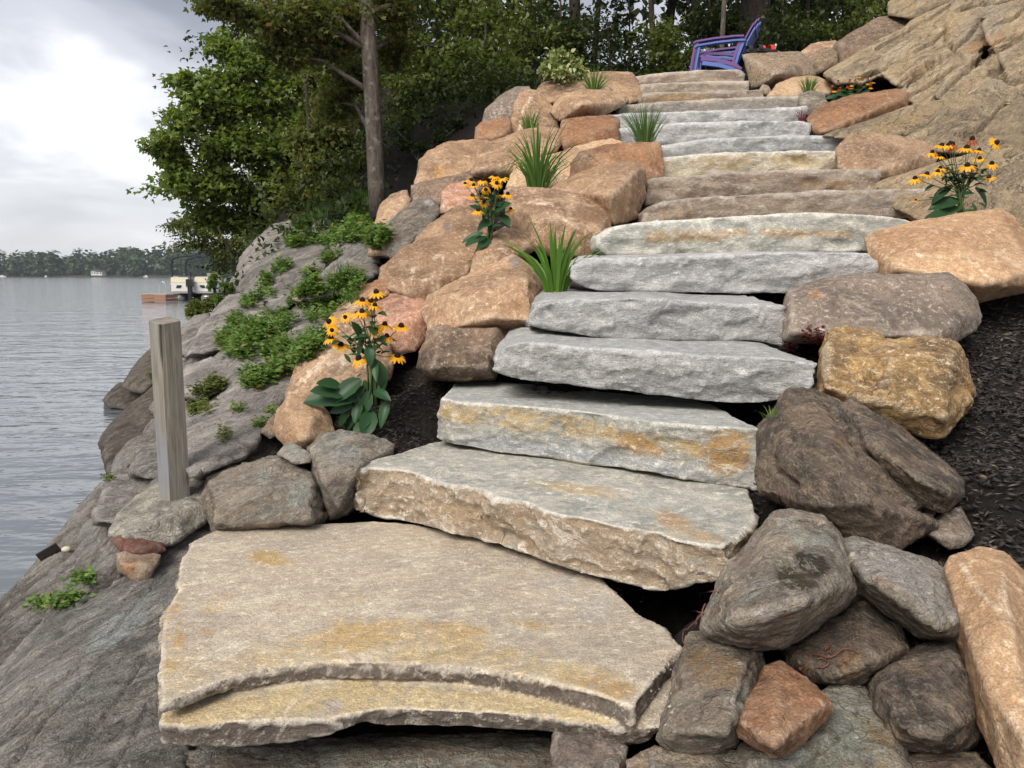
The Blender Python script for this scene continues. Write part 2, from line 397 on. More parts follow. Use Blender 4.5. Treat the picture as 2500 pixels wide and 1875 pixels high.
def rock(name, label, hulls, mat, vox=0.012, cat='boulder', group='boulders edging the stone stairs', amp=1.0, strata=None, stains=(), carve=(), smooth=0, soil=True, kind=None, fine=1.0):
    """hulls: list of (outline, yb, yt, T[, bulge[, ridge]])"""
    rnd = random.Random(len(ROCKS) * 13 + 5)
    pl = []
    for h in hulls:
        poly, yb, yt, T = h[:4]
        pl.append(hull_points(poly, yb, yt, T, h[4] if len(h) > 4 else None, rnd=rnd, ridge=h[5] if len(h) > 5 else ()))
        if soil:
            lo = max(poly, key=lambda p: p[1]); cxm = sum(p[0] for p in poly) / len(poly)
            q = U(cxm, lo[1], yb + T * 0.35); CTRL.append((q.x, q.y, q.z - 0.01))
    ROCKS.append(dict(name=name, label=label, me=hull_mesh(pl), mat=mat, vox=vox, cat=cat, group=group, amp=amp, strata=strata, stains=stains, carve=carve, smooth=smooth, kind=kind, fine=fine, single=len(hulls) == 1))
def resample(pl, n):
    d = [0.0]
    for a, b in zip(pl, pl[1:]): d.append(d[-1] + (Vector(b) - Vector(a)).length)
    o = []
    for k in range(n):
        s = d[-1] * k / (n - 1); i = 0
        while i < len(pl) - 2 and d[i + 1] < s: i += 1
        f = (s - d[i]) / max(d[i + 1] - d[i], 1e-9)
        o.append(Vector(pl[i]).lerp(Vector(pl[i + 1]), min(max(f, 0), 1)))
    return o
def prism_mesh(ft, fb, bt, bb):
    n = len(ft); v = ft + fb + bt + bb; f = []
    for i in range(n - 1):
        a, b, c, d = i, n + i, 2 * n + i, 3 * n + i
        f += [(a, b, b + 1, a + 1), (a, a + 1, c + 1, c), (b, d, d + 1, b + 1), (c, c + 1, d + 1, d)]
    f += [(0, 2 * n, 3 * n, n), (n - 1, 2 * n - 1, 4 * n - 1, 3 * n - 1)]
    me = bpy.data.meshes.new('t'); me.from_pydata([tuple(q) for q in v], [], f)
    bm = bmesh.new(); bm.from_mesh(me); bmesh.ops.recalc_face_normals(bm, faces=bm.faces); bmesh.ops.triangulate(bm, faces=bm.faces); bm.to_mesh(me); bm.free()
    return me
def step(label, top, bot, YL=None, YR=None, z=None, back=0.65, backpts=None, mat='step_grey', vox=0.012, stains=(), carve=(), thick=0.17, amp=1.0, extra=None, smooth=2, name='stone_step'):
    n = 24
    tp = resample([(x, y, 0) for x, y in top], n)
    if z is not None: ft = [UZ(p.x, p.y, z) for p in tp]
    else:
        x0, x1 = tp[0].x, tp[-1].x
        ft = [U(p.x, p.y, YL + (YR - YL) * (p.x - x0) / (x1 - x0)) for p in tp]
    if bot:
        bp = resample([(x, y, 0) for x, y in bot], n); fb = [U(p.x, p.y, q.y + 0.006) for p, q in zip(bp, ft)]
    else: fb = [q + Vector((0, 0.01, -thick)) for q in ft]
    if backpts: bt = [UZ(p.x, p.y, z) for p in resample([(x, y, 0) for x, y in backpts], n)]
    else:
        c = sum((q.x for q in ft)) / n
        bt = [Vector((c + (q.x - c) * 0.97, q.y + back, q.z + 0.03)) for q in ft]
    th = sum((a.z - b.z) for a, b in zip(ft, fb)) / n
    bb = [q + Vector((0, 0, -th)) for q in bt]
    me = prism_mesh(ft, fb, bt, bb)
    if extra:
        bm = bmesh.new(); bm.from_mesh(me)
        for m2 in extra: bm.from_mesh(m2)
        bm.to_mesh(me); bm.free()
    mid = fb[n // 2]; CTRL.extend((g.x, g.y + 0.05, g.z - 0.13) for g in (mid, fb[2], fb[-3]))
    for ii in (2, n // 2, n - 3):
        for ff in (0.35, 0.75):
            g = fb[ii].lerp(bb[ii], ff); CTRL.append((g.x, g.y, g.z - 0.15))
    ROCKS.append(dict(name=name, label=label, me=me, mat=mat, vox=vox, cat='step', group='stone steps of the stairway', amp=amp, strata='face', stains=stains, carve=carve, smooth=0, kind=None, fine=1.0, single=True))
    return ft, fb

def seg_dist(p, pl):
    """distance of points p (n,2) to polyline"""
    best = np.full(len(p), 1e9)
    for a, b in zip(pl, pl[1:]):
        a = np.array(a); b = np.array(b); ab = b - a
        t = np.clip(((p - a) @ ab) / max(ab @ ab, 1e-9), 0, 1)
        best = np.minimum(best, np.linalg.norm(p - (a + t[:, None] * ab), axis=1))
    return best
def worley(co, K, rg, scale=(1, 1, 1), warp=0.0, seed=0):
    q_ = co * np.array(scale)
    if warp: q_ = q_ + warp * np.stack([fbm(co * 5 + seed, 2), fbm(co * 5 + seed + 7, 2), fbm(co * 5 + seed + 13, 2)], 1)
    s_ = q_[rg.choice(len(q_), min(K, len(q_)), False)] + rg.normal(size=(min(K, len(q_)), 3)) * 0.01
    off = rg.uniform(0, 1, len(s_)); out_ = np.empty(len(q_)); idn = np.empty(len(q_))
    for i in range(0, len(q_), 20000):
        c = q_[i:i + 20000]; d2 = (c * c).sum(1)[:, None] - 2 * c @ s_.T + (s_ * s_).sum(1)[None]
        j = d2.argmin(1); out_[i:i + 20000] = np.sqrt(np.maximum(d2[np.arange(len(c)), j], 0)); idn[i:i + 20000] = off[j]
    return out_, idn
def finalize_rocks():
    tmp = []
    for r in ROCKS:
        o = bpy.data.objects.new('t', r['me']); COL.objects.link(o)
        yv = min(v.co.y for v in r['me'].vertices) + 0.15
        vx = max(0.0060, (0.0044 if r['name'] == 'rock_ledge' else 0.0036 if r['name'] == 'rock_outcrop' else 0.0034 if r['name'] == 'stone_step' else 0.0042) * yv)
        m = o.modifiers.new('r', 'REMESH')
        if r.get('single') and not r['label'].startswith('pale topped wedge'):                       # keeps the arrises of a single block sharp
            vs_ = np.array([v.co[:] for v in r['me'].vertices]); md = float((vs_.max(0) - vs_.min(0)).max())
            m.mode = 'SHARP'; m.octree_depth = max(3, math.ceil(math.log2(md / 0.99 / vx))); m.scale = min(0.99, md / (vx * 2 ** m.octree_depth)); m.sharpness = 1.0; m.use_remove_disconnected = False
        else:
            m.mode = 'VOXEL'; m.adaptivity = 0; m.voxel_size = vx
        if r['smooth']:
            s = o.modifiers.new('s', 'SMOOTH'); s.factor = 0.5; s.iterations = r['smooth']
        tmp.append(o)
    dg = bpy.context.evaluated_depsgraph_get(); dg.update()
    tot = 0
    for idx, (r, o) in enumerate(zip(ROCKS, tmp)):
        me = bpy.data.meshes.new_from_object(o.evaluated_get(dg))
        n = len(me.vertices); tot += n
        co = np.empty(n * 3, np.float32); me.vertices.foreach_get('co', co); co = co.reshape(-1, 3).astype(float)
        no = np.empty(n * 3, np.float32); me.vertices.foreach_get('normal', no); no = no.reshape(-1, 3).astype(float)
        size = float(np.linalg.norm(co.max(0) - co.min(0)))
        # drop the underside and back that lie against the bank
        vd = co - np.array([0, 0, CAMZ]); vd /= np.linalg.norm(vd, axis=1)[:, None]
        kv = (no * vd).sum(1) < 0.5
        nq = len(me.polygons); lo = np.empty(len(me.loops), np.int32); me.loops.foreach_get('vertex_index', lo)
        if len(lo) == nq * 4:
            lo = lo.reshape(-1, 4); lo = lo[kv[lo].any(1)]; used = np.unique(lo); rm = np.full(n, -1); rm[used] = np.arange(len(used))
            bpy.data.meshes.remove(me); co = co[used]; no = no[used]; n = len(co); me = big_mesh('rock', co, rm[lo], None, True)
        seed = np.array([idx * 7.31, idx * 3.17, idx * 5.77])
        a = r['amp']; dis = np.zeros(n)
        if r['strata'] == 'face':              # split stone step: flat bed on top, rough pitched face
            side = np.clip(1.15 - np.abs(no[:, 2]) * 1.15, 0, 1)
            q = co * np.array([4.5, 4.5, 8.0]) + seed
            d1 = fbm(q, 4, 0.55)
            rid = np.abs(fbm(co * np.array([3.2, 3.2, 9.0]) + seed + 9, 3, 0.5))
            dis = side * (d1 * 0.013 - (rid - rid.mean()) * 0.016 + 0.004) + (1 - side) * (fbm(co * 2.6 + seed, 3) * 0.006 + fbm(co * 14 + seed, 3) * 0.0022)
            rg = np.random.RandomState(idx * 17 + 1)
            f1, i1 = worley(co, 150, rg, (1, 1, 1.9), 0.08, idx); f2, i2 = worley(co, 420, rg, (1, 1, 1.7), 0.05, idx + 5)
            dis += side * ((f1 - f1.mean()) * 0.11 + (f2 - f2.mean()) * 0.11 + (i1 - .5) * 0.014 + (i2 - .5) * 0.007)
            tr = fbm(co * np.array([3.0, 3.0, 11.0]) + seed + 21, 4, 0.6) * 5
            tr = (np.floor(tr) + np.clip((tr % 1.0) * 5 - 2, 0, 1)) / 5
            dis += side * (tr - tr.mean()) * 0.018
            dis += fbm(co * 30 + seed, 3) * 0.006 * side
            # chipped arris
            edge = np.clip(1 - np.abs(np.abs(no[:, 2]) - 0.6) / 0.35, 0, 1)
            dis -= edge * np.clip(fbm(co * 9 + seed + 40, 3) + 0.05, 0, 1) * 0.020
            dis *= a
        else:
            s = min(size, 1.2)
            rg = np.random.RandomState(idx * 31 + 3)
            # scalloped fracture faces meeting in sharp ridges, at two sizes
            cw = co
            if r['strata'] is not None:
                dv = np.array(r['strata'][0]); dv = dv / np.linalg.norm(dv); cw = co - (co @ dv)[:, None] * dv * 0.68
            f1, i1 = worley(cw, 34, rg, warp=0.05 * s, seed=idx); f2, i2 = worley(cw, 190, rg, warp=0.03 * s, seed=idx + 3)
            dis += (f1 - f1.mean()) * 0.030 + (i1 - 0.5) * 0.010 * s + (f2 - f2.mean()) * 0.045 + (i2 - 0.5) * 0.007 * s
            e1 = fbm(co * (1.8 / s) + seed, 3); e3 = fbm(co * (9 / s) + seed, 4, 0.6)
            dis += ((e1 - e1.mean()) * 0.004 + e3 * 0.0055) * s
            e4 = fbm(co * 24 + seed, 3, 0.6); dis += e4 * 0.0055 * r['fine']
            dis *= a
            dis += 0.008 * s
            if r['strata'] is not None:
                dv, am, fr = r['strata']; dv = np.array(dv) / np.linalg.norm(dv)
                along = (co @ dv)[:, None] * dv; perp = co - along
                q = perp * fr + along * fr * 0.16 + seed
                nn = fbm(q, 4, 0.5)
                stepd = (np.floor(nn * 5) + np.clip(((nn * 5) % 1.0) * 7 - 3, 0, 1)) / 5   # broken bedding planes
                dis += ((nn - nn.mean()) * 0.25 + (stepd - stepd.mean()) * 0.85) * am
        co2 = co + no * dis[:, None]
        px = project(co2)
        front = (no * (co2 - np.array([0, 0, CAMZ]))).sum(1) < 0.15
        for pl, wd, dp in r['carve']:
            j = fbm(co2 * 9 + seed, 2) * wd * 0.5
            d = seg_dist(px + j[:, None], pl)
            k = np.clip(1 - d / wd, 0, 1) ** 0.7 * front
            co2 -= no * (k * dp)[:, None]
        tint = np.zeros((n, 4), np.float32)
        for st in r['stains']:
            sel, shape, col, al = st
            if shape is None: k = np.ones(n)
            elif shape[0] == 'ell':
                (cx, cy), = P(shape[1], (shape[2], shape[3])); sc = 1.1302 if shape[1] == 'X' else (1 if shape[1] == 'S' else KZ)
                rx, ry = shape[4] * sc, shape[5] * sc; an = math.radians(shape[6]) if len(shape) > 6 else 0
                dx, dy = px[:, 0] - cx, px[:, 1] - cy
                u = dx * math.cos(an) + dy * math.sin(an); v = -dx * math.sin(an) + dy * math.cos(an)
                k = np.clip(1.6 * (1 - np.sqrt((u / rx) ** 2 + (v / ry) ** 2)) + 0.25, 0, 1)
            elif shape[0] == 'line':
                d = seg_dist(px, shape[1]); k = np.clip(1.4 * (1 - d / shape[2]) + 0.1, 0, 1)
            elif shape[0] == 'low':
                lev, wdt = shape[1], shape[2]; k = np.clip((lev - co2[:, 2]) / wdt + 0.5, 0, 1)
            if sel == 'side': k = k * np.clip((0.75 - no[:, 2]) / 0.25, 0, 1)
            elif sel == 'top': k = k * np.clip((no[:, 2] - 0.55) / 0.25, 0, 1)
            k = (k * al * (0.72 if shape is not None else 0.75)).astype(np.float32)
            keep = tint[:, 3] * (1 - k)
            na = k + keep
            tint[:, :3] = np.where(na[:, None] > 1e-4, (tint[:, :3] * keep[:, None] + np.array(col, np.float32) * k[:, None]) / np.maximum(na[:, None], 1e-4), tint[:, :3])
            tint[:, 3] = na
        base = np.array([(co2[:, 0].min() + co2[:, 0].max()) / 2, (co2[:, 1].min() + co2[:, 1].max()) / 2, co2[:, 2].min()])
        me.vertices.foreach_set('co', (co2 - base).astype(np.float32).ravel())
        ca = me.color_attributes.new('tint', 'FLOAT_COLOR', 'POINT'); ca.data.foreach_set('color', tint.ravel())
        me.polygons.foreach_set('use_smooth', np.ones(len(me.polygons), bool))
        me.materials.clear(); me.materials.append(M[r['mat']] if isinstance(r['mat'], str) else r['mat'])
        me.name = r['name']; me.update()
        ob = bpy.data.objects.new(r['name'], me); COL.objects.link(ob); ob.location = base
        if r['kind']: ob['kind'] = r['kind']
        if r['kind'] != 'structure': tag(ob, r['label'], r['cat'], r['group'])
        r['obj'] = ob
    for o in tmp:
        me = o.data; bpy.data.objects.remove(o); bpy.data.meshes.remove(me)
    print('ROCK VERTS', tot, 'rocks', len(ROCKS))
# ------------------------------------------------------------------ the stairway
OCH, RUST, YEL, WHT, BLU = (0.50, 0.33, 0.13), (0.40, 0.205, 0.055), (0.56, 0.41, 0.17), (0.66, 0.64, 0.60), (0.43, 0.445, 0.42)
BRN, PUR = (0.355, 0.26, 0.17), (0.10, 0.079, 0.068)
# landing slab: a lower bed that juts out in front of the upper one
zt = 0.63
def landing():
    n = 26
    top_f = resample([(x, y, 0) for x, y in P('G', (932, 1290), (1150, 1195), (1400, 1105), (1700, 1060), (1900, 1045)) + P('X', (900, 1434), (1000, 1438), (1150, 1465), (1290, 1500), (1368, 1527))], n)
    top_b = resample([(x, y, 0) for x, y in P('G', (925, 1050), (920, 850), (960, 700), (1020, 640), (1045, 450), (1075, 370), (1180, 290)) + P('X', (560, 1133), (700, 1130), (835, 1124), (1000, 1150), (1290, 1240), (1390, 1330), (1440, 1360), (1468, 1397))], n)
    ft = [UZ(p.x, p.y, zt) for p in top_f]; bt = [UZ(p.x, p.y, zt) for p in top_b]
    thk = [0.026 + 0.032 * min(1.0, 2.4 * i / n) for i in range(n)]
    up = prism_mesh(ft, [q + Vector((0, 0.004, -h_)) for q, h_ in zip(ft, thk)], bt, [q + Vector((0, 0, -h_)) for q, h_ in zip(bt, thk)])
    lf = resample([(x, y, 0) for x, y in P('G', (935, 1400), (1000, 1425), (1300, 1395), (1650, 1370), (1900, 1380)) + P('H', (0, 1370), (230, 1365), (600, 1310), (900, 1330), (1300, 1345), (1650, 1385), (2000, 1430)) + P('X', (1425, 1572))], n)
    lb = resample([(x, y, 0) for x, y in P('G', (925, 1000), (1060, 600)) + P('X', (560, 1200), (1300, 1280), (1440, 1390), (1472, 1425))], n)
    z2 = zt - 0.050
    gf = [UZ(p.x, p.y, z2) for p in lf]; gb = [UZ(p.x, p.y, z2) for p in lb]
    bot = resample([(x, y, 0) for x, y in P('G', (945, 1520), (1000, 1540), (1300, 1535), (1600, 1530), (1750, 1495), (1900, 1470), (2050, 1410)) + P('H', (160, 1470), (330, 1430), (450, 1395), (600, 1420), (900, 1420), (1350, 1440), (1550, 1455), (1800, 1510), (1950, 1540), (2080, 1525)) + P('X', (1440, 1575))], n)
    gfb = [U(p.x, p.y, q.y + 0.01) for p, q in zip(bot, gf)]
    low = prism_mesh(gf, gfb, gb, [q + Vector((0, 0, -0.075)) for q in gb])
    bm = bmesh.new(); bm.from_mesh(up); bm.from_mesh(low); me = bpy.data.meshes.new('t'); bm.to_mesh(me); bm.free()
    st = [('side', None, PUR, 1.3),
          ('top', ('line', P('G', (1000, 1130), (1500, 1020), (2000, 960)) + P('H', (300, 930), (900, 990), (1500, 1090), (1900, 1200)), 70), (0.52, 0.385, 0.195), 0.72),
          ('top', ('line', P('G', (960, 1400), (1300, 1330), (1700, 1270), (2100, 1240)) + P('H', (300, 1270), (800, 1270), (1300, 1300), (1800, 1390)), 60), (0.55, 0.42, 0.22), 0.95),
          ('top', ('ell', 'G', 1570, 445, 160, 60, 5), (0.46, 0.30, 0.11), 0.95), ('top', ('ell', 'G', 1260, 710, 160, 55, -25), OCH, 0.62),
          ('top', ('ell', 'G', 1190, 870, 60, 35), RUST, 0.7), ('top', ('ell', 'G', 1060, 920, 60, 60), RUST, 0.6), ('top', ('ell', 'G', 1000, 800, 90, 320, 5), OCH, 0.5),
          ('top', ('ell', 'H', 340, 680, 180, 60, -15), OCH, 0.5), ('top', ('ell', 'H', 1030, 870, 240, 90), OCH, 0.62), ('top', ('ell', 'H', 1400, 830, 200, 40, 12), OCH, 0.6),
          ('top', ('ell', 'H', 500, 870, 420, 110, -8), OCH, 0.62), ('top', ('ell', 'H', 270, 1300, 70, 45), (0.36, 0.33, 0.31), 0.9),
          ('top', ('ell', 'H', 1700, 600, 420, 260, 25), (0.44, 0.425, 0.395), 0.6), ('top', ('ell', 'G', 1300, 980, 200, 60, -20), WHT, 0.45), ('top', ('ell', 'H', 1850, 1190, 190, 60, 12), (0.42, 0.25, 0.10), 0.7)]
    for x_, y_ in ((-0.7, 1.8), (-0.2, 1.8), (0.3, 1.8), (-0.8, 2.3), (-0.3, 2.3), (0.3, 2.3), (-0.6, 2.7), (0.55, 1.75)): CTRL.append((x_, y_, 0.36))
    ROCKS.append(dict(name='stone_landing', label='huge flat buff landing slab with ochre banded layered front edge, lowest of the stairway', me=me, mat='slab0', vox=0.0085, cat='step', group='stone steps of the stairway',
                      amp=0.6, strata='face', stains=st, carve=[(P('H', (505, 1040), (520, 1110), (535, 1180)), 7, 0.008)], smooth=2, kind=None, fine=1))
landing()
zc = CAMZ
step('long brown faced step with pale top, resting directly on the landing slab',
     P('E', (385, 1300), (440, 1288), (600, 1290), (740, 1310), (880, 1360), (1000, 1390), (1120, 1400), (1240, 1460), (1420, 1490), (1540, 1560), (1700, 1570), (1900, 1620), (2133, 1650)) + P('I', (100, 342), (250, 370), (400, 385)),
     P('E', (400, 1440), (440, 1530), (550, 1580)) + P('H', (700, 235), (1100, 330), (1400, 425), (1700, 520), (2000, 600)) + P('I', (0, 640), (95, 635), (230, 585), (350, 580), (420, 500)),
     z=zc - 0.72, backpts=P('E', (410, 1270), (560, 1235), (800, 1150), (900, 1120), (1300, 1130), (2133, 1250)) + P('I', (300, 0), (560, 50), (565, 130), (545, 230)), mat='step_pale', vox=0.0085,
     stains=[('top', None, (0.49, 0.445, 0.36), 0.55), ('side', None, BRN, 0.95), ('side', ('ell', 'H', 1000, 190, 260, 60, 15), (0.38, 0.26, 0.14), 0.5), ('top', ('ell', 'I', 110, 230, 130, 60, 20), RUST, 0.75), ('top', ('ell', 'I', 290, 320, 130, 35, 10), RUST, 0.6),
             ('top', ('ell', 'H', 1700, 50, 330, 40, 8), OCH, 0.5), ('top', ('ell', 'I', 60, 300, 260, 60), (0.52, 0.44, 0.31), 0.5)])
step('pale step with rust and ochre stained face, second above the landing',
     P('E', (905, 880), (960, 900), (1100, 905), (1300, 925), (1600, 945), (1900, 985), (2133, 1020)) + P('F', (200, 1035), (400, 1048), (612, 1062)),
     P('E', (893, 1120), (950, 1140), (1200, 1190), (1600, 1240), (2133, 1318)) + P('F', (300, 1370), (600, 1420)),
     z=zc - 0.515, backpts=P('E', (1000, 775), (1300, 790), (1800, 845), (2133, 868)) + P('F', (200, 890), (350, 930), (450, 990), (560, 1035)), mat='step_pale', vox=0.009, amp=0.8,
     stains=[('side', ('line', P('E', (920, 960), (1300, 1000), (1700, 1060), (2100, 1130)) + P('F', (200, 1180)), 42), (0.47, 0.32, 0.13), 0.78), ('side', ('ell', 'F', 420, 1190, 190, 170), (0.38, 0.22, 0.075), 1.0),
             ('side', ('line', P('E', (1000, 1110), (1600, 1190), (2133, 1280)) + P('F', (300, 1350)), 26), (0.40, 0.405, 0.42), 0.9), ('top', None, BLU, 0.85), ('side', ('ell', 'E', 2030, 1160, 170, 60, 15), RUST, 0.7)],
     carve=[(P('E', (1880, 935), (1980, 915), (2133, 910)), 5, 0.006)])
step('rough light grey step with rounded left end, third above the landing',
     P('E', (1212, 640), (1245, 590), (1330, 562), (1500, 562), (1700, 590), (2133, 608)) + P('F', (300, 635), (700, 650), (932, 682)),
     P('E', (1206, 720), (1300, 770), (1500, 790), (1700, 810), (2133, 860)) + P('F', (300, 900), (560, 915), (760, 885), (900, 830)),
     YL=3.28, YR=2.84, back=0.7, vox=0.009, stains=[('top', None, (0.44, 0.445, 0.42), 0.7)])
step('light grey step with nearly straight face, fourth above the landing',
     P('E', (1408, 400), (1440, 345), (1490, 318), (1550, 310), (2133, 305)) + P('F', (400, 335), (742, 345)),
     P('E', (1405, 460), (1500, 490), (1900, 540), (2133, 545)) + P('F', (370, 555), (600, 550), (740, 590)), YL=3.5, YR=3.38, vox=0.0095, stains=[('top', None, (0.44, 0.44, 0.42), 0.6)])
step('grey rough split step level with the daylily, fifth above the landing',
     P('E', (1660, 120), (1690, 85), (1740, 72), (2133, 65)) + P('F', (450, 52), (700, 42), (1240, 44), (1288, 90)),
     P('E', (1668, 200), (1760, 255), (2133, 265)) + P('F', (560, 275), (900, 275), (1280, 200)), YL=3.9, YR=3.95, vox=0.010)
step('pale greenish step with orange rust streaks along its face, sixth above the landing',
     P('B', (1558, 1370), (1600, 1330), (1700, 1305), (1800, 1288), (2133, 1266)) + P('C', (500, 1250), (900, 1230), (1100, 1238), (1300, 1252), (1430, 1262), (1530, 1300)),
     P('B', (1562, 1425), (1610, 1480), (2133, 1475)) + P('C', (600, 1468), (1210, 1460), (1530, 1400)), YL=4.40, YR=4.46, mat='step_pale', vox=0.011,
     stains=[('side', ('line', P('C', (-30, 1370), (370, 1362)), 20), RUST, 1.25), ('side', ('line', P('C', (420, 1350), (520, 1345)), 15), RUST, 1.1), ('side', ('line', P('C', (630, 1345), (860, 1350)), 17), RUST, 1.25),
             ('side', ('line', P('C', (920, 1350), (1130, 1358)), 12), RUST, 1.2), ('side', None, (0.40, 0.425, 0.37), 0.45)])
step('purplish brown step with wide right end under the right hand flowers, seventh above the landing',
     P('B', (1830, 1235), (1920, 1165), (2133, 1142)) + P('C', (480, 1130), (1000, 1102), (1570, 1095)), None, YL=4.95, YR=5.0, mat='step_brn', vox=0.012, stains=[('side', ('ell', 'C', 150, 1200, 260, 60), (0.40, 0.27, 0.15), 0.5), ('side', ('ell', 'C', 100, 1240, 120, 20), RUST, 0.55), ('side', ('ell', 'C', 1350, 1160, 300, 70), (0.33, 0.32, 0.31), 0.7)])
step('brownish step with rusty right hand part, eighth above the landing',
     P('B', (1838, 1045), (1900, 1025), (2133, 1016)) + P('C', (500, 992), (1050, 980), (1292, 982)), None, YL=5.48, YR=5.52, mat='step_brn', vox=0.012, stains=[('side', ('ell', 'C', 980, 1065, 240, 45), (0.36, 0.225, 0.10), 0.7)])
step('cream and ochre speckled step, ninth above the landing',
     P('C', (32, 912), (400, 882), (1000, 870), (1086, 882)), None, YL=6.02, YR=6.05, mat='step_pale', vox=0.013, stains=[('side', None, (0.56, 0.47, 0.31), 0.75), ('side', ('ell', 'C', 380, 930, 200, 60), (0.38, 0.25, 0.12), 0.5), ('side', ('ell', 'C', 820, 930, 160, 50), (0.46, 0.33, 0.15), 0.6)])
step('blue grey step with rough dark face, tenth above the landing',
     P('C', (18, 842), (300, 802), (800, 782), (1112, 785)), None, YL=6.55, YR=6.55, vox=0.013, stains=[('side', None, (0.27, 0.27, 0.29), 0.5)])
step('pale bluish grey step behind the fine grass tuft, eleventh above the landing',
     P('B', (1676, 742), (1800, 730)) + P('C', (0, 720), (400, 702), (880, 700), (895, 720)), None, YL=7.08, YR=7.1, vox=0.014)
step('white edged bluish grey step, twelfth above the landing',
     P('B', (1596, 664), (1800, 655)) + P('C', (0, 650), (300, 640), (868, 615)), None, YL=7.58, YR=7.6, vox=0.014)
step('dull grey step running under the small grey stone, thirteenth above the landing',
     P('B', (1690, 604), (1850, 596)) + P('C', (0, 590), (500, 562), (832, 555)), None, YL=8.1, YR=8.1, mat='step_brn', vox=0.015, stains=[('side', None, (0.29, 0.275, 0.25), 0.8)])
step('golden brown step, third from the top of the stairway',
     P('B', (1824, 548)) + P('C', (0, 535), (300, 530), (630, 516)), None, YL=8.6, YR=8.6, mat='step_brn', vox=0.015, stains=[('side', ('ell', 'C', 100, 560, 300, 40), (0.40, 0.26, 0.12), 0.8)])
step('olive grey smooth step, second from the top of the stairway',
     P('B', (1808, 488)) + P('C', (0, 480), (540, 466)), None, YL=9.1, YR=9.1, mat='step_brn', vox=0.015, stains=[('side', None, (0.30, 0.27, 0.20), 0.7)])
step('purplish brown top step in front of the two stacked chairs',
     P('B', (1778, 442)) + P('C', (0, 425), (260, 405), (490, 400), (518, 430)), None, YL=9.55, YR=9.55, mat='step_brn', vox=0.015, back=0.55)

# ------------------------------------------------------------------ boulders left of the stairs
SCR = [('all', None, (0.4, 0.24, 0.14), 0.0)]
def W(*lines, wd=7, col=(0.60, 0.47, 0.35), a=0.75): return [('all', ('line', l, wd), col, a) for l in lines]
rock('boulder', 'low flat tan boulder beside the top step, right of the variegated shrub', [(P('B', (1430, 450), (1500, 428), (1600, 420), (1760, 425), (1810, 490), (1825, 580), (1740, 600), (1640, 560), (1440, 500)), 8.9, 9.5, 0.6)], 'tan', 0.016)
rock('boulder', 'tan boulder directly under the variegated shrub', [(P('B', (1212, 520), (1240, 485), (1400, 465), (1560, 470), (1640, 520), (1560, 560), (1400, 600), (1270, 605), (1220, 560)), 8.5, 8.9, 0.7)], 'tan', 0.016)
rock('boulder', 'pointed wedge of tan stone overhanging a dark shaded underside', [(P('B', (1330, 580), (1380, 545), (1480, 520), (1620, 525), (1722, 560), (1715, 600), (1590, 660), (1460, 690), (1340, 700), (1290, 650)), 7.7, 8.2, 0.8, 0.1, [(800 + 1470 * KZ, 610 * KZ, 0.22), (800 + 1610 * KZ, 545 * KZ, 0.10), (800 + 1400 * KZ, 590 * KZ, 0.15)])], 'tan', 0.015)
rock('boulder', 'tall rounded tan boulder left of the overhanging wedge stone', [(P('B', (1050, 770), (1065, 680), (1080, 600), (1110, 540), (1160, 520), (1210, 530), (1240, 590), (1300, 620), (1340, 690), (1340, 780), (1200, 800)), 7.8, 8.3, 0.8)], 'tan', 0.015, stains=W(P('B', (1180, 560), (1130, 640), (1110, 740)), wd=9))
rock('boulder', 'dark grey boulder with pale vertical streaks at the forest edge', [(P('B', (895, 725), (920, 640), (1000, 560), (1090, 508), (1160, 505), (1180, 530), (1100, 620), (1060, 780), (960, 760)), 8.2, 8.7, 0.9)], 'grybrn', 0.016,
     stains=W(P('B', (1010, 580), (990, 700)), P('B', (1070, 540), (1040, 700)), P('B', (960, 640), (950, 720)), wd=7, col=(0.45, 0.40, 0.35), a=0.7))
rock('boulder', 'small blocky orange stone below the grey streaked boulder', [(P('B', (853, 815), (860, 740), (900, 710), (1000, 690), (1058, 695), (1055, 770), (980, 820)), 7.5, 7.8, 0.5)], 'orange', 0.014)
rock('boulder', 'orange boulder tucked under the overhanging wedge', [(P('B', (1345, 760), (1360, 700), (1480, 680), (1640, 675), (1684, 700), (1680, 820), (1540, 885), (1390, 900), (1340, 830)), 6.9, 7.2, 0.6)], 'orange', 0.013)
rock('boulder', 'pale buff stone behind the tall arching grass', [(P('B', (1040, 1090), (1080, 980), (1200, 930), (1420, 890), (1500, 840), (1640, 812), (1705, 828), (1650, 900), (1480, 1000), (1300, 1100)), 5.9, 6.6, 0.6)], 'peach', 0.014, stains=[('all', None, (0.44, 0.36, 0.27), 0.5)])
rock('boulder', 'brown block beside the cream speckled step', [(P('B', (1395, 1060), (1410, 950), (1460, 890), (1600, 850), (1800, 828), (1915, 840), (1938, 960), (1935, 1030), (1800, 1080), (1500, 1100)), 5.8, 6.05, 0.5)], 'orange', 0.012, stains=[('all', ('ell', 'B', 1480, 950, 90, 110), (0.17, 0.12, 0.09), 0.8)])
rock('boulder', 'long smooth tan boulder behind the tall arching grass', [(P('B', (835, 1010), (870, 900), (940, 830), (1100, 770), (1250, 738), (1348, 752), (1350, 840), (1300, 900), (1100, 1000), (980, 1030)), 6.5, 7.1, 0.8)], 'tan', 0.013)
rock('boulder', 'big smooth tan boulder with orange chip, farthest left beside the forest', [(P('B', (508, 1075), (530, 930), (580, 880), (700, 830), (850, 812), (950, 820), (900, 920), (850, 1020), (740, 1050), (620, 1085)), 7.0, 7.5, 0.9)], 'tan', 0.014, stains=[('all', ('ell', 'B', 645, 990, 40, 60), (0.48, 0.27, 0.10), 0.9)])
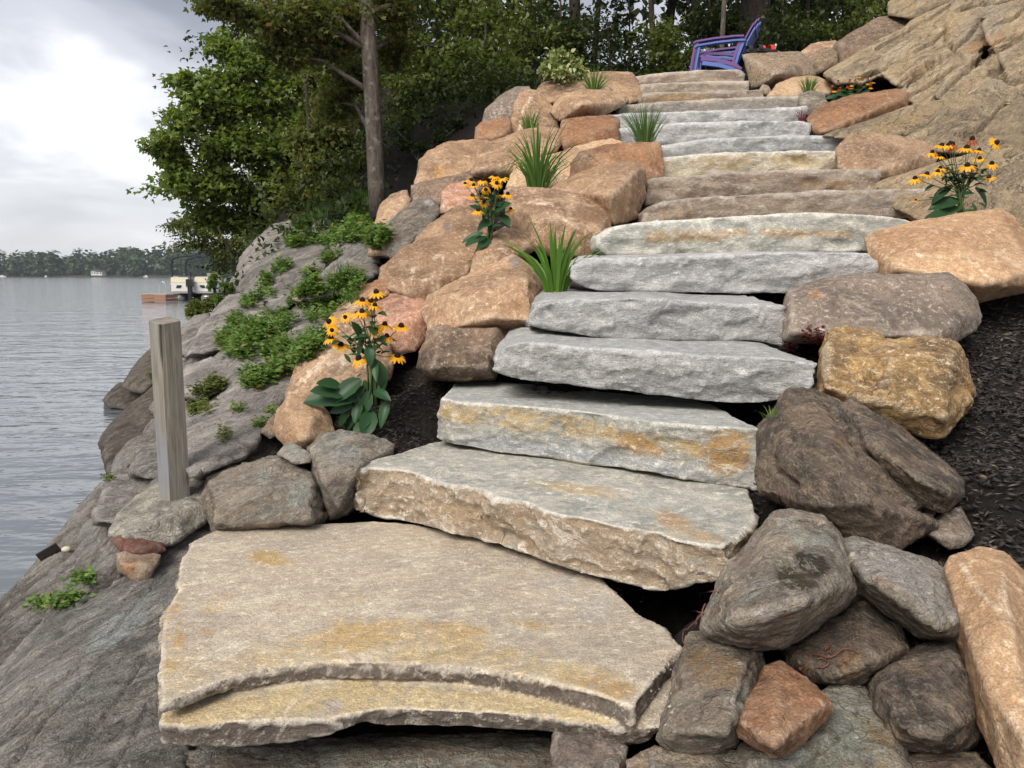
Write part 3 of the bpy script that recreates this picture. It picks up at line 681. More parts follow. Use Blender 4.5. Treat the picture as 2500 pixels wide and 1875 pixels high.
rock('boulder', 'flat brown stone left of the pink granite stone', [(P('B', (485, 1160), (488, 1080), (600, 1055), (760, 1030), (900, 985), (1010, 985), (1010, 1050), (830, 1110), (700, 1200), (580, 1190)), 6.3, 6.8, 0.7)], 'brown', 0.013, stains=[('all', None, (0.36, 0.235, 0.165), 0.6)])
rock('boulder', 'pink granite stone behind the middle clump of yellow flowers', [(P('B', (658, 1230), (665, 1110), (700, 1075), (790, 1055), (860, 1080), (880, 1180), (820, 1230), (720, 1245)), 5.7, 6.0, 0.5)], 'pink', 0.012)
rock('boulder', 'large angular tan boulder touching the brownish step', [(P('B', (1285, 1105), (1450, 1010), (1620, 958), (1770, 942), (1832, 980), (1838, 1130), (1775, 1265), (1640, 1330), (1600, 1250), (1450, 1180)), 5.05, 5.55, 0.7, 0.12, [(800 + 1640 * KZ, 1130 * KZ, 0.28), (800 + 1790 * KZ, 990 * KZ, 0.12), (800 + 1480 * KZ, 1080 * KZ, 0.12), (800 + 1660 * KZ, 1290 * KZ, 0.12)])], 'tan', 0.011)
rock('boulder', 'broad tan boulder right behind the daylily', [(P('B', (1030, 1110), (1060, 1085), (1300, 1100), (1450, 1140), (1600, 1150), (1640, 1200), (1632, 1320), (1560, 1400), (1520, 1500), (1300, 1480), (1100, 1400), (1040, 1280)), 4.65, 5.1, 0.6)], 'tan', 0.011, stains=W(P('B', (1120, 1170), (1300, 1180)), P('B', (1180, 1290), (1330, 1250), (1420, 1300)), wd=6))
rock('boulder', 'sloping tan boulder with grey chip below the pink granite stone', [(P('B', (470, 1440), (600, 1300), (740, 1185), (850, 1175), (900, 1230), (960, 1320), (900, 1420), (780, 1450), (560, 1450)), 5.2, 5.8, 0.7)], 'tan', 0.012, stains=[('all', ('ell', 'B', 690, 1310, 28, 45), (0.20, 0.17, 0.15), 1.0)])
rock('boulder', 'leaning tan slab leftmost at the edge of the grassy bank', [(P('B', (240, 1475), (290, 1280), (310, 1190), (370, 1128), (455, 1108), (475, 1160), (430, 1260), (380, 1400), (370, 1490)), 5.8, 6.3, 0.5)], 'tan', 0.013)
rock('boulder', 'dark grey angular boulder between the tan boulders on the left', [(P('B', (318, 1410), (340, 1300), (430, 1235), (500, 1165), (590, 1150), (655, 1220), (580, 1330), (490, 1420), (440, 1480), (370, 1495)), 5.5, 5.9, 0.6)], 'graywx', 0.012, stains=[('all', None, (0.135, 0.12, 0.105), 0.6), ('all', ('ell', 'B', 590, 1170, 40, 22), (0.5, 0.46, 0.42), 0.9)])
rock('boulder', 'large tan boulder with pale wavy scratches above the pink boulder', [(P('E', (540, 220), (555, 140), (620, 90), (700, 15), (800, -30), (950, -50), (1110, -10), (1100, 100), (1060, 190), (940, 270), (810, 345), (720, 310), (590, 290)), 4.5, 5.1, 0.7)], 'tan', 0.010,
     stains=W(P('E', (735, 120), (720, 190), (735, 250)), P('E', (900, 40), (905, 110), (880, 190), (870, 260)), P('E', (660, 190), (690, 250)), P('E', (780, 200), (830, 190), (850, 260)), P('E', (850, 70), (880, 60)), wd=7, col=(0.66, 0.53, 0.38), a=0.85))
rock('boulder', 'speckled tan boulder left of the daylily base', [(P('B', (825, 1610), (860, 1470), (900, 1390), (1030, 1315), (1150, 1360), (1195, 1440), (1100, 1500), (980, 1580)), 4.4, 4.8, 0.5)], 'tan', 0.010, stains=W(P('B', (960, 1450), (1040, 1440)), P('B', (900, 1500), (960, 1480)), wd=8))
rock('boulder', 'tan wedge boulder with grey tip in front of the daylily', [(P('E', (788, 380), (830, 300), (1000, 200), (1150, 120), (1305, 62), (1365, 90), (1440, 150), (1515, 272), (1480, 335), (1425, 400), (1390, 480), (1250, 500), (1000, 500), (830, 500)), 3.95, 4.45, 0.5, 0.1, [(700 + 1390 * KZ, 600 + 200 * KZ, 0.16), (700 + 1180 * KZ, 600 + 420 * KZ, 0.14), (700 + 950 * KZ, 600 + 300 * KZ, 0.10), (700 + 1400 * KZ, 600 + 430 * KZ, 0.12)])], 'tan', 0.0095,
     stains=[('all', ('ell', 'E', 1320, 95, 50, 50), (0.16, 0.15, 0.14), 1.0), ('all', ('ell', 'E', 1350, 360, 120, 100), (0.30, 0.165, 0.085), 0.8)] + W(P('E', (980, 420), (1020, 380), (1080, 350)), wd=5))
rock('boulder', 'squarish brown stone left of the rounded grey step end', [(P('E', (763, 700), (810, 560), (820, 500), (860, 460), (1020, 430), (1260, 440), (1305, 490), (1225, 580), (1205, 690), (1195, 765), (1000, 775), (840, 755)), 3.7, 4.0, 0.45, 0.1, [(700 + 870 * KZ, 600 + 510 * KZ, 0.10), (700 + 1200 * KZ, 600 + 490 * KZ, 0.08), (700 + 1150 * KZ, 600 + 700 * KZ, 0.08), (700 + 860 * KZ, 600 + 700 * KZ, 0.10)])], 'brown', 0.009, strata=((1, 0.2, 0.05), 0.018, 9),
     stains=[('all', ('ell', 'E', 1050, 450, 220, 45), (0.34, 0.20, 0.11), 0.7)])
rock('boulder', 'rounded pink salmon boulder behind the front flower clump', [(P('E', (400, 560), (430, 400), (530, 320), (600, 288), (700, 283), (790, 315), (806, 370), (804, 530), (740, 605), (640, 625), (520, 625)), 4.2, 4.5, 0.5)], 'pink', 0.009, amp=0.7)
rock('boulder', 'long sloping tan boulder with swirled dark knot, behind front flowers', [(P('E', (5, 880), (60, 740), (110, 610), (200, 510), (330, 350), (400, 285), (470, 255), (500, 300), (520, 450), (560, 560), (610, 640), (590, 770), (450, 830), (280, 850), (130, 890)), 3.72, 4.6, 0.6)], 'tan', 0.009,
     strata=((0.6, 0.5, 0.55), 0.022, 7), stains=[('all', None, (0.36, 0.26, 0.175), 0.55), ('all', ('ell', 'E', 290, 710, 70, 45, -25), (0.17, 0.12, 0.085), 0.9), ('all', ('ell', 'E', 330, 680, 30, 20), (0.58, 0.5, 0.4), 0.8)] + W(P('E', (130, 740), (230, 690), (340, 640)), P('E', (70, 800), (180, 700), (260, 600)), wd=7))
rock('boulder', 'small orange stone wedged beneath the scratched tan boulder', [(P('E', (398, 280), (420, 240), (585, 190), (600, 290), (500, 300), (430, 310)), 4.45, 4.65, 0.4)], 'orange', 0.010)
rock('boulder', 'tan block with squared faces at the foot of the front flowers', [(P('D', (1590, 1070), (1610, 960), (1680, 862), (1760, 868), (1850, 928), (1912, 990), (1935, 1085), (1850, 1140), (1760, 1190), (1660, 1150)), 3.32, 3.58, 0.35, 0.07, [(1660 * KZ, 600 + 950 * KZ, 0.06), (1800 * KZ, 600 + 1000 * KZ, 0.08), (1760 * KZ, 600 + 1120 * KZ, 0.08)])], 'peach', 0.0085, stains=[('all', None, (0.36, 0.24, 0.145), 0.75)])
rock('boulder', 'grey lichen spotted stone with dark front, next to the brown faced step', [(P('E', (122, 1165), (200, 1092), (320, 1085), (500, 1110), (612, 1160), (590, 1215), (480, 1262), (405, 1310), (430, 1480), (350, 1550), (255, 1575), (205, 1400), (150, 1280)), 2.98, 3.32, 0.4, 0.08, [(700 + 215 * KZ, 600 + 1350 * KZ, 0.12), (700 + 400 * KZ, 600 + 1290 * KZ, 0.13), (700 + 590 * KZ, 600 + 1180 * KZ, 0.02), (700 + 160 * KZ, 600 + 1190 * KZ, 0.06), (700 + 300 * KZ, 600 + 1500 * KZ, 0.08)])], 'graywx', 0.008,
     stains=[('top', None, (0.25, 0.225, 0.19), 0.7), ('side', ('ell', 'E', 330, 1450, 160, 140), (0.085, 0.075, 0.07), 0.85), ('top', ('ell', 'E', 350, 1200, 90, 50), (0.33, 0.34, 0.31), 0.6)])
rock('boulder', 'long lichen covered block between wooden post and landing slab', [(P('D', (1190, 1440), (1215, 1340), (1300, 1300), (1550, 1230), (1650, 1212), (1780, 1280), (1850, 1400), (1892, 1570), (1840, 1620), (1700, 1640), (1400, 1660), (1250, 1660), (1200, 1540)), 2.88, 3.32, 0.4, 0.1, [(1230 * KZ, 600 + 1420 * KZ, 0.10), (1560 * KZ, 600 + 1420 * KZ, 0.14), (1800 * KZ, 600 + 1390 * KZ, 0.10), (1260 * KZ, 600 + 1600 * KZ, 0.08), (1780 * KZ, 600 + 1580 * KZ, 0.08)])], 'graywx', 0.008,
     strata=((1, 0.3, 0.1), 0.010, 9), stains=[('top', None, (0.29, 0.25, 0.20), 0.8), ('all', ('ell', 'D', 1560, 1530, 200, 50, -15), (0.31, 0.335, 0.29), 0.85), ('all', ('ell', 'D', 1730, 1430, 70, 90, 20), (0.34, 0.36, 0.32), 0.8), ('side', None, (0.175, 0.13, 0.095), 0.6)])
rock('small_stone', 'small pale flat stone lying on top of the lichen covered block', [(P('D', (1605, 1205), (1670, 1140), (1740, 1170), (1805, 1220), (1795, 1255), (1710, 1262)), 3.1, 3.3, 0.2)], 'graywx', 0.008, cat='stone', stains=[('all', None, (0.36, 0.32, 0.27), 0.9)])
rock('small_stone', 'narrow brown stone sliver left of the squared tan block', [(P('D', (1515, 1080), (1560, 1010), (1602, 960), (1605, 1090), (1560, 1115)), 3.45, 3.6, 0.2)], 'brown', 0.009, cat='stone')
# stones round the post
rock('concrete_footing', 'pebbly pale concrete footing holding the wooden post', [(P('G', (640, 310), (690, 200), (790, 100), (900, 20), (1000, -30), (1190, 0), (1222, 120), (1220, 210), (1110, 290), (1000, 360), (900, 370), (760, 345)), 2.85, 3.3, 0.35)], 'concrete', 0.0075, cat='footing', group=None, amp=0.7, fine=2)
rock('small_stone', 'flat dark red stone wedged under the concrete footing', [(P('G', (645, 335), (700, 320), (940, 360), (960, 400), (900, 440), (810, 435), (700, 395)), 2.78, 2.84, 0.25)], 'red', 0.0075, cat='stone', soil=False)
rock('small_stone', 'rusty grey stone propping up the dark red stone', [(P('G', (680, 420), (740, 405), (930, 425), (915, 480), (865, 575), (780, 580), (690, 515)), 2.70, 2.78, 0.25)], 'brown', 0.0075, cat='stone', soil=False, stains=[('all', ('ell', 'G', 750, 500, 60, 50), (0.36, 0.17, 0.07), 0.9)])
# ------------------------------------------------------------------ boulders right of the stairs
def q(reg, x, y, b):
    (a, c), = P(reg, (x, y)); return (a, c, b)
rock('boulder', 'square brown boulder carrying the sandals beside the top step', [(P('C', (508, 320), (545, 312), (830, 303), (880, 340), (930, 440), (860, 460), (740, 460), (700, 490), (640, 530), (560, 510), (530, 400)), 9.3, 9.8, 0.8, 0.1, [q('C', 560, 350, 0.1), q('C', 700, 430, 0.28), q('C', 840, 380, 0.14), q('C', 620, 490, 0.12)])], 'grybrn', 0.016, stains=[('all', None, (0.33, 0.225, 0.13), 0.7), ('all', ('ell', 'C', 790, 410, 60, 40), (0.11, 0.075, 0.05), 0.9)])
rock('boulder', 'brown block just right of the sandals boulder', [(P('C', (850, 330), (880, 312), (1000, 280), (1052, 300), (1056, 375), (1000, 400), (920, 440), (880, 400)), 9.8, 10.0, 0.6)], 'brown', 0.017, stains=[('all', None, (0.36, 0.245, 0.15), 0.7)])
rock('boulder', 'low reddish stone behind the sandals boulder', [(P('C', (835, 310), (900, 258), (1040, 238), (1070, 270), (1000, 310), (880, 330)), 10.2, 10.5, 0.6)], 'tan', 0.018)
rock('boulder', 'long brown boulder leaning up against the ochre outcrop top', [(P('C', (1030, 270), (1060, 240), (1160, 190), (1250, 140), (1300, 98), (1400, 92), (1545, 130), (1500, 200), (1350, 260), (1250, 320), (1200, 370), (1080, 390), (1050, 350)), 10.0, 10.6, 1.0)], 'brown', 0.018, stains=[('all', None, (0.27, 0.185, 0.125), 0.6)])
rock('boulder', 'highest boulder at the top edge, above the ochre outcrop', [(P('C', (1348, 85), (1350, 15), (1400, -20), (1720, -60), (1780, -30), (1680, 60), (1560, 130), (1450, 110)), 10.4, 10.8, 1.0)], 'outcrop', 0.018)
rock('boulder', 'pale rounded boulder behind a small green grass tuft', [(P('C', (650, 560), (700, 490), (800, 450), (900, 440), (1020, 480), (1045, 515), (1000, 560), (850, 575)), 8.5, 8.9, 0.6)], 'peach', 0.016, stains=[('all', None, (0.42, 0.31, 0.20), 0.6)])
rock('small_stone', 'little brown stone at the foot of the sandals boulder', [(P('C', (598, 525), (622, 488), (655, 500), (668, 535), (640, 556)), 8.7, 8.8, 0.2)], 'brown', 0.014, cat='stone')
rock('boulder', 'small grey knobbly stone at the end of the dull grey step', [(P('C', (832, 620), (838, 550), (900, 528), (975, 540), (988, 600), (960, 650), (900, 680), (870, 660)), 7.9, 8.1, 0.4)], 'graywx', 0.014)
rock('boulder', 'long orange slab stone below the faded little flowers', [(P('C', (883, 690), (950, 620), (1080, 580), (1250, 540), (1400, 522), (1458, 540), (1455, 620), (1400, 665), (1280, 705), (1180, 750), (1030, 775), (930, 778), (900, 750)), 7.1, 7.45, 0.6)], 'orange', 0.013, carve=[(P('C', (1100, 590), (1090, 660), (1120, 730)), 5, 0.012)], stains=W(P('C', (1340, 550), (1360, 580), (1390, 610)), wd=6))
ST = ((0.80, 0.15, 0.58), 0.035, 3.2)
rock('rock_outcrop', 'great ochre striated bedrock outcrop at the upper right', [
    (P('C', (980, 430), (1200, 340), (1260, 260), (1500, 140), (1580, 190), (1400, 330), (1350, 420), (1200, 480), (1050, 480)), 8.35, 9.60, 1.5, 0.12),
    (P('C', (1310, 430), (1390, 310), (1550, 180), (1720, 10), (1810, 60), (1710, 240), (1650, 350), (1490, 450), (1420, 520)), 8.10, 9.90, 1.5, 0.12),
    (P('C', (1410, 520), (1630, 340), (1790, 220), (1900, 100), (1970, 180), (1860, 350), (1710, 460), (1600, 610), (1500, 610)), 7.75, 9.30, 1.5, 0.12),
    (P('C', (1710, 20), (1900, -70), (2200, -150), (2400, 0), (2100, 70), (1910, 120), (1800, 240), (1730, 140)), 9.00, 10.20, 1.5, 0.12),
    (P('C', (1890, 110), (2100, 50), (2400, -30), (2400, 220), (2080, 300), (1950, 330), (1920, 230)), 8.20, 9.20, 1.5, 0.12),
    (P('C', (1590, 610), (1690, 460), (1850, 370), (2010, 310), (2060, 400), (1960, 460), (1810, 570), (1700, 620)), 7.25, 8.30, 1.5, 0.12),
    (P('C', (1990, 320), (2200, 180), (2500, 40), (2500, 420), (2133, 480), (2040, 450)), 7.35, 8.60, 1.5, 0.12),
    (P('C', (1790, 570), (1940, 440), (2133, 460), (2500, 410), (2500, 600), (2000, 600)), 6.95, 7.60, 1.5, 0.12)],
    'outcrop', 0.017, cat='outcrop', group=None, strata=ST, amp=0.7, smooth=0, stains=[('all', ('ell', 'C', 1900, 130, 240, 130, -30), (0.33, 0.29, 0.23), 0.7), ('all', ('ell', 'C', 1900, 250, 170, 40, -20), (0.46, 0.27, 0.14), 1.0), ('all', ('ell', 'C', 1400, 300, 140, 50, -30), (0.50, 0.41, 0.28), 0.8), ('all', ('ell', 'C', 1550, 400, 160, 60, -30), (0.44, 0.31, 0.17), 0.7), ('all', ('ell', 'C', 2000, 480, 160, 50, -10), (0.36, 0.30, 0.22), 0.8)],
    carve=[(P('C', *l), w_, d_) for l, w_, d_ in ((((1420, 505), (1520, 420), (1640, 340)), 12, 0.26), (((1180, 450), (1320, 400), (1365, 340)), 6, 0.12), (((1600, 595), (1720, 470), (1900, 335), (2040, 260), (2140, 200)), 7, 0.16), (((1690, 160), (1685, 240), (1740, 300), (1800, 340)), 5, 0.10), (((1740, 270), (1810, 215), (1880, 120)), 6, 0.12),
           (((1750, 60), (1830, 30), (2000, 10), (2100, -20)), 6, 0.12), (((1280, 280), (1420, 210), (1500, 150), (1620, 90), (1720, 10)), 4, 0.07), (((1990, 130), (2060, 110), (2133, 60)), 5, 0.1), (((1950, 430), (2010, 440), (2060, 475), (2133, 460)), 9, 0.18), (((1500, 300), (1600, 250), (1700, 160)), 4, 0.07), (((1880, 300), (1980, 240), (2100, 200)), 4, 0.08), (((1460, 560), (1600, 480), (1740, 380)), 5, 0.10))])
rock('rock_outcrop', 'pale ochre bedrock shelf below the great outcrop, above the right flowers', [
    (P('C', (960, 790), (1170, 740), (1280, 690), (1470, 625), (1700, 590), (1760, 640), (1600, 740), (1400, 790), (1200, 820)), 6.4, 7.2, 1.2, 0.15),
    (P('C', (1560, 760), (1700, 600), (1900, 530), (2050, 515), (2200, 530), (2230, 600), (2000, 760), (1800, 800)), 6.3, 7.2, 1.2, 0.15),
    (P('C', (1380, 840), (1560, 740), (1800, 700), (2010, 720), (2000, 840), (1850, 890), (1600, 890)), 5.95, 6.5, 1.0, 0.12)],
    'outcrop', 0.014, cat='outcrop', group=None, strata=((0.86, 0.1, 0.42), 0.03, 3.8), stains=[('all', ('ell', 'C', 1400, 720, 260, 70, -20), (0.48, 0.34, 0.17), 0.8)], carve=[(P('C', (1800, 770), (1950, 700), (2060, 560), (2133, 530)), 10, 0.08)])
rock('rock_outcrop', 'dark cracked outcrop at the right edge above the yellow flowers', [
    (P('C', (1830, 860), (1900, 760), (2000, 640), (2100, 590), (2230, 560), (2230, 840), (2100, 900), (1980, 900)), 5.4, 6.1, 1.0, 0.15)], 'outcrop', 0.013, cat='outcrop', group=None, strata=((0.8, 0.1, 0.6), 0.03, 4), stains=[('all', None, (0.20, 0.155, 0.11), 0.55)])
rock('boulder', 'rounded brown boulder right of the cream speckled step', [(P('C', (1050, 870), (1110, 795), (1250, 780), (1400, 790), (1560, 830), (1625, 900), (1605, 965), (1480, 1005), (1320, 1070), (1280, 1060), (1230, 1000), (1060, 980)), 5.6, 6.0, 0.7)], 'tan', 0.012, stains=[('all', None, (0.31, 0.21, 0.14), 0.55)])
rock('rock_outcrop', 'rough buff outcrop directly behind the right flower clump', [
    (P('C', (1240, 1110), (1300, 1065), (1600, 970), (1900, 880), (2050, 870), (2230, 820), (2230, 1420), (2060, 1300), (1700, 1290), (1500, 1270), (1400, 1150)), 4.75, 5.5, 1.0, 0.15)], 'outcrop', 0.011, cat='outcrop', group=None, strata=((0.9, 0.1, 0.4), 0.025, 4), stains=[('all', None, (0.33, 0.245, 0.16), 0.5)], carve=[(P('C', (2040, 900), (2133, 850)), 8, 0.05)])
rock('boulder', 'large smooth peach boulder in front of the right flower clump', [(P('C', (1222, 1380), (1300, 1345), (1500, 1290), (1800, 1240), (2000, 1222), (2060, 1260), (2150, 1400), (2280, 1500)) + P('F', (2280, 230), (2060, 275), (1950, 290), (1850, 320), (1700, 240), (1400, 210), (1320, 190), (1240, 60)), 3.75, 4.35, 0.8, 0.1, [q('C', 1260, 1400, 0.02), q('C', 1600, 1340, 0.12), q('C', 2000, 1270, 0.06), q('F', 1400, 130, 0.12), q('F', 1900, 220, 0.14), q('F', 2180, 150, 0.10)])], 'peach', 0.0105, amp=0.55,
     stains=W(P('F', (1780, 60), (1850, 100), (1930, 200), (1980, 250)), P('F', (1880, 0), (1900, 90)), P('F', (1970, 60), (1960, 200)), P('F', (2020, 20), (2000, 120)), P('C', (1780, 1360), (1960, 1330)), P('C', (1340, 1480), (1380, 1440)), P('F', (1500, 40), (1560, 70)), P('F', (1340, 160), (1400, 190)), wd=8, col=(0.64, 0.53, 0.38), a=0.6))
rock('boulder', 'long grey brown slab boulder at the end of the fourth step', [(P('F', (748, 345), (775, 262), (900, 238), (1000, 190), (1200, 173), (1700, 168), (1795, 230), (1855, 310), (1888, 410), (1835, 485), (1720, 560), (1600, 580), (1300, 570), (1000, 560), (748, 540)), 3.25, 3.6, 0.5, 0.06, [q('F', 790, 300, 0.05), q('F', 1200, 210, 0.05), q('F', 1700, 220, 0.05), q('F', 1820, 400, 0.04), q('F', 800, 500, 0.08), q('F', 1600, 520, 0.07)])], 'grybrn', 0.009, amp=0.6, stains=[('all', ('ell', 'F', 930, 280, 60, 50, 20), (0.36, 0.21, 0.11), 0.7)])
rock('boulder', 'golden brown blocky boulder with squared notch, right of third step', [
    (P('F', (942, 850), (972, 640), (995, 502), (1100, 478), (1262, 492), (1330, 560), (1350, 700), (1330, 900), (1100, 930)), 2.8, 3.2, 0.45, 0.06, [q('F', 1000, 560, 0.06), q('F', 1290, 560, 0.04), q('F', 1300, 870, 0.05), q('F', 980, 820, 0.05)]),
    (P('F', (1100, 620), (1330, 560), (1600, 540), (1745, 570), (1785, 680), (1835, 855), (1785, 905), (1740, 1015), (1660, 1085), (1600, 1092), (1400, 1050), (1200, 960), (1020, 900)), 2.74, 3.1, 0.45, 0.08, [q('F', 1350, 650, 0.13), q('F', 1700, 640, 0.10), q('F', 1680, 1000, 0.08), q('F', 1250, 900, 0.11)])], 'golden', 0.0085, strata=((1, 0.1, -0.35), 0.014, 9),
    stains=[('all', ('ell', 'F', 1200, 690, 130, 110), (0.48, 0.30, 0.12), 0.9)], carve=[(P('F', (1180, 590), (1290, 640), (1310, 740), (1240, 780)), 26, 0.02), (P('F', (1000, 790), (1130, 820), (1300, 860)), 6, 0.02)])
rock('boulder', 'big dark rugged boulder with diagonal crack, right of the rusty step', [
    (P('F', (608, 1085), (730, 950), (780, 838), (900, 833), (1050, 900), (1120, 1080), (1300, 1320), (1500, 1500), (1625, 1605), (1550, 1660), (1400, 1740), (1200, 1740), (1000, 1640), (850, 1520), (720, 1460), (608, 1420)), 2.2, 2.75, 0.55, 0.12, [q('F', 900, 900, 0.05), q('F', 1000, 1150, 0.16), q('F', 800, 1200, 0.13), q('F', 1250, 1500, 0.14), q('F', 950, 1500, 0.10), q('F', 680, 1100, 0.05)]),
    (P('F', (1080, 920), (1140, 888), (1200, 940), (1400, 1070), (1500, 1180), (1650, 1260), (1760, 1370), (1772, 1430), (1665, 1555), (1530, 1510), (1300, 1320), (1180, 1200)), 2.3, 2.72, 0.45, 0.08, [q('F', 1250, 1150, 0.10), q('F', 1480, 1330, 0.12), q('F', 1680, 1430, 0.08)])],
    'dark', 0.0085, strata=((0.75, 0.2, -0.62), 0.024, 6), stains=[('all', ('ell', 'F', 900, 1000, 190, 130), (0.34, 0.25, 0.165), 0.8), ('all', ('ell', 'F', 1060, 1130, 60, 50), (0.30, 0.18, 0.09), 0.7), ('all', ('ell', 'F', 1520, 1400, 220, 110, 35), (0.36, 0.30, 0.22), 0.75)],
    carve=[(P('F', (1000, 925), (1110, 1080), (1170, 1180), (1220, 1290), (1370, 1420), (1500, 1500), (1640, 1570)), 7, 0.05), (P('F', (700, 1300), (820, 1390)), 8, 0.03)])
rock('small_stone', 'small rough stone half buried in mulch below the dark boulder', [(P('I', (1565, 295), (1640, 210), (1765, 148), (1835, 310), (1785, 375), (1700, 382)), 2.25, 2.4, 0.25)], 'grybrn', 0.008, cat='stone')
rock('boulder', 'big grey lichen boulder with dark moss patch, right of the brown faced step', [(P('I', (305, 840), (380, 640), (450, 470), (640, 290), (700, 198), (780, 178), (860, 200), (960, 218), (1022, 300), (1062, 400), (1145, 560), (1158, 622), (1100, 710), (900, 850), (720, 950), (640, 900), (490, 940), (360, 880)), 1.72, 2.1, 0.45, 0.1, [q('I', 750, 300, 0.05), q('I', 980, 320, 0.05), q('I', 1080, 580, 0.10), q('I', 480, 800, 0.12), q('I', 420, 640, 0.06), q('I', 850, 700, 0.15), q('I', 650, 480, 0.10)])], 'graywx', 0.0075, strata=((0.9, 0.1, 0.42), 0.012, 9),
     stains=[('all', ('ell', 'I', 900, 480, 130, 85, 25), (0.028, 0.022, 0.012), 1.25), ('all', ('ell', 'I', 790, 570, 130, 75, 30), (0.045, 0.033, 0.012), 1.25), ('all', ('ell', 'I', 920, 600, 60, 60), (0.04, 0.03, 0.018), 0.6), ('all', ('ell', 'I', 620, 760, 130, 50, 15), (0.40, 0.37, 0.36), 0.8),
             ('all', ('ell', 'I', 740, 770, 70, 40), (0.33, 0.16, 0.13), 0.8), ('all', ('ell', 'I', 950, 730, 200, 60, -30), (0.30, 0.245, 0.14), 0.7), ('all', ('ell', 'I', 470, 770, 70, 30), (0.38, 0.22, 0.14), 0.7), ('all', ('ell', 'I', 560, 600, 150, 90, -30), (0.30, 0.29, 0.26), 0.6)])
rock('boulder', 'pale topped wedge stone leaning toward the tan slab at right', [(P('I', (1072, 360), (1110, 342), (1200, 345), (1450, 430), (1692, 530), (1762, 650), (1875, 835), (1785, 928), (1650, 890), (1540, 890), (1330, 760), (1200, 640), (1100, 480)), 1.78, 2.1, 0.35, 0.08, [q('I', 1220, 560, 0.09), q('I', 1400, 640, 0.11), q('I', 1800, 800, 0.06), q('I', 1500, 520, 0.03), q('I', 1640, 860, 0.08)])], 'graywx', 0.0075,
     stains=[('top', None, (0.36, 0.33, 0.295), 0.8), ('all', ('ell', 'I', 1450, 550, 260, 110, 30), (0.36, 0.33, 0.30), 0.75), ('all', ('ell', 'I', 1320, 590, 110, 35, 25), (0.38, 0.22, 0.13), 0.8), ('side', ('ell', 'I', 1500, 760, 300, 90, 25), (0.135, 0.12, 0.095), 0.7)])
rock('boulder', 'tall tan boulder cut off by the right edge of the view', [(P('I', (1688, 505), (1720, 450), (1880, 418), (2000, 440), (2100, 530), (2200, 620), (2330, 900), (2330, 1800), (2100, 1800), (1900, 1370), (1870, 1200), (1850, 1040), (1800, 940), (1870, 830), (1750, 650)), 1.38, 1.95, 0.5, 0.1, [q('I', 1800, 530, 0.02), q('I', 2000, 650, 0.08), q('I', 1950, 1200, 0.08), q('I', 2150, 1500, 0.08)])], 'peach', 0.008, amp=0.6,
     stains=[('all', None, (0.34, 0.215, 0.125), 0.8)] + W(P('I', (1770, 480), (1880, 640), (1990, 760)), P('I', (2010, 530), (2030, 700), (2060, 800)), P('I', (1960, 1450), (2050, 1390), (2120, 1260)), wd=8, col=(0.58, 0.47, 0.35), a=0.7))
rock('boulder', 'dark stone with orange corner buried between the lichen boulder and wedge', [(P('I', (735, 960), (900, 850), (1100, 720), (1200, 670), (1300, 740), (1400, 840), (1475, 990), (1380, 1070), (1240, 1140), (1150, 1190), (1060, 1180), (900, 1140), (780, 1050)), 1.72, 2.0, 0.35, 0.06, [q('I', 1020, 1130, 0.05), q('I', 1220, 1050, 0.08), q('I', 1050, 950, 0.05), q('I', 1420, 970, 0.03), q('I', 850, 1040, 0.04)])], 'dark', 0.0075, stains=[('all', ('ell', 'I', 1130, 1060, 90, 130), (0.33, 0.19, 0.09), 0.9)])
rock('boulder', 'upright two toned brown block right of the landing slab', [(P('I', (32, 1490), (145, 1060), (205, 885), (350, 872), (470, 935), (595, 968), (615, 1060), (565, 1265), (475, 1310), (435, 1510), (330, 1570), (100, 1545)), 1.5, 1.85, 0.35, 0.06, [q('I', 180, 1070, 0.04), q('I', 500, 1080, 0.07), q('I', 90, 1450, 0.05), q('I', 410, 1450, 0.08), q('I', 330, 1230, 0.07), q('I', 450, 980, 0.03)])], 'graywx', 0.0072, strata=((1, 0.1, 0.1), 0.010, 10),
     stains=[('all', ('ell', 'I', 340, 1080, 240, 160, 10), (0.31, 0.20, 0.105), 0.9)], carve=[(P('I', (480, 1290), (560, 1050)), 5, 0.01)])
rock('boulder', 'small reddish brown diamond shaped stone with crack', [(P('I', (468, 1405), (600, 1240), (650, 1090), (720, 1065), (850, 1140), (985, 1260), (1003, 1310), (905, 1450), (745, 1570), (670, 1570), (500, 1470)), 1.42, 1.65, 0.28, 0.05, [q('I', 500, 1400, 0.03), q('I', 690, 1520, 0.06), q('I', 960, 1300, 0.03), q('I', 700, 1130, 0.02)])], 'orange', 0.0068, stains=[('all', None, (0.245, 0.135, 0.08), 0.6)], carve=[(P('I', (660, 1110), (760, 1170), (770, 1280), (740, 1400)), 4, 0.012)])
rock('boulder', 'greenish grey slab stone with golden right flank, bottom of the pile', [
    (P('I', (500, 1560), (740, 1580), (900, 1440), (1000, 1340), (1050, 1190), (1190, 1210), (1265, 1290), (1180, 1450), (1150, 1800), (520, 1800)), 1.40, 1.7, 0.35, 0.05),
    (P('I', (1150, 1400), (1200, 1230), (1262, 1290), (1285, 1380), (1400, 1560), (1450, 1680), (1440, 1800), (1130, 1800)), 1.38, 1.68, 0.35, 0.05)], 'graywx', 0.0072,
     stains=[('all', ('ell', 'I', 980, 1480, 330, 330, 20), (0.225, 0.225, 0.165), 0.85), ('all', ('ell', 'I', 1300, 1520, 110, 220, -20), (0.32, 0.215, 0.10), 0.85)], carve=[(P('I', (840, 1650), (960, 1560), (1100, 1450), (1160, 1420)), 5, 0.014)])
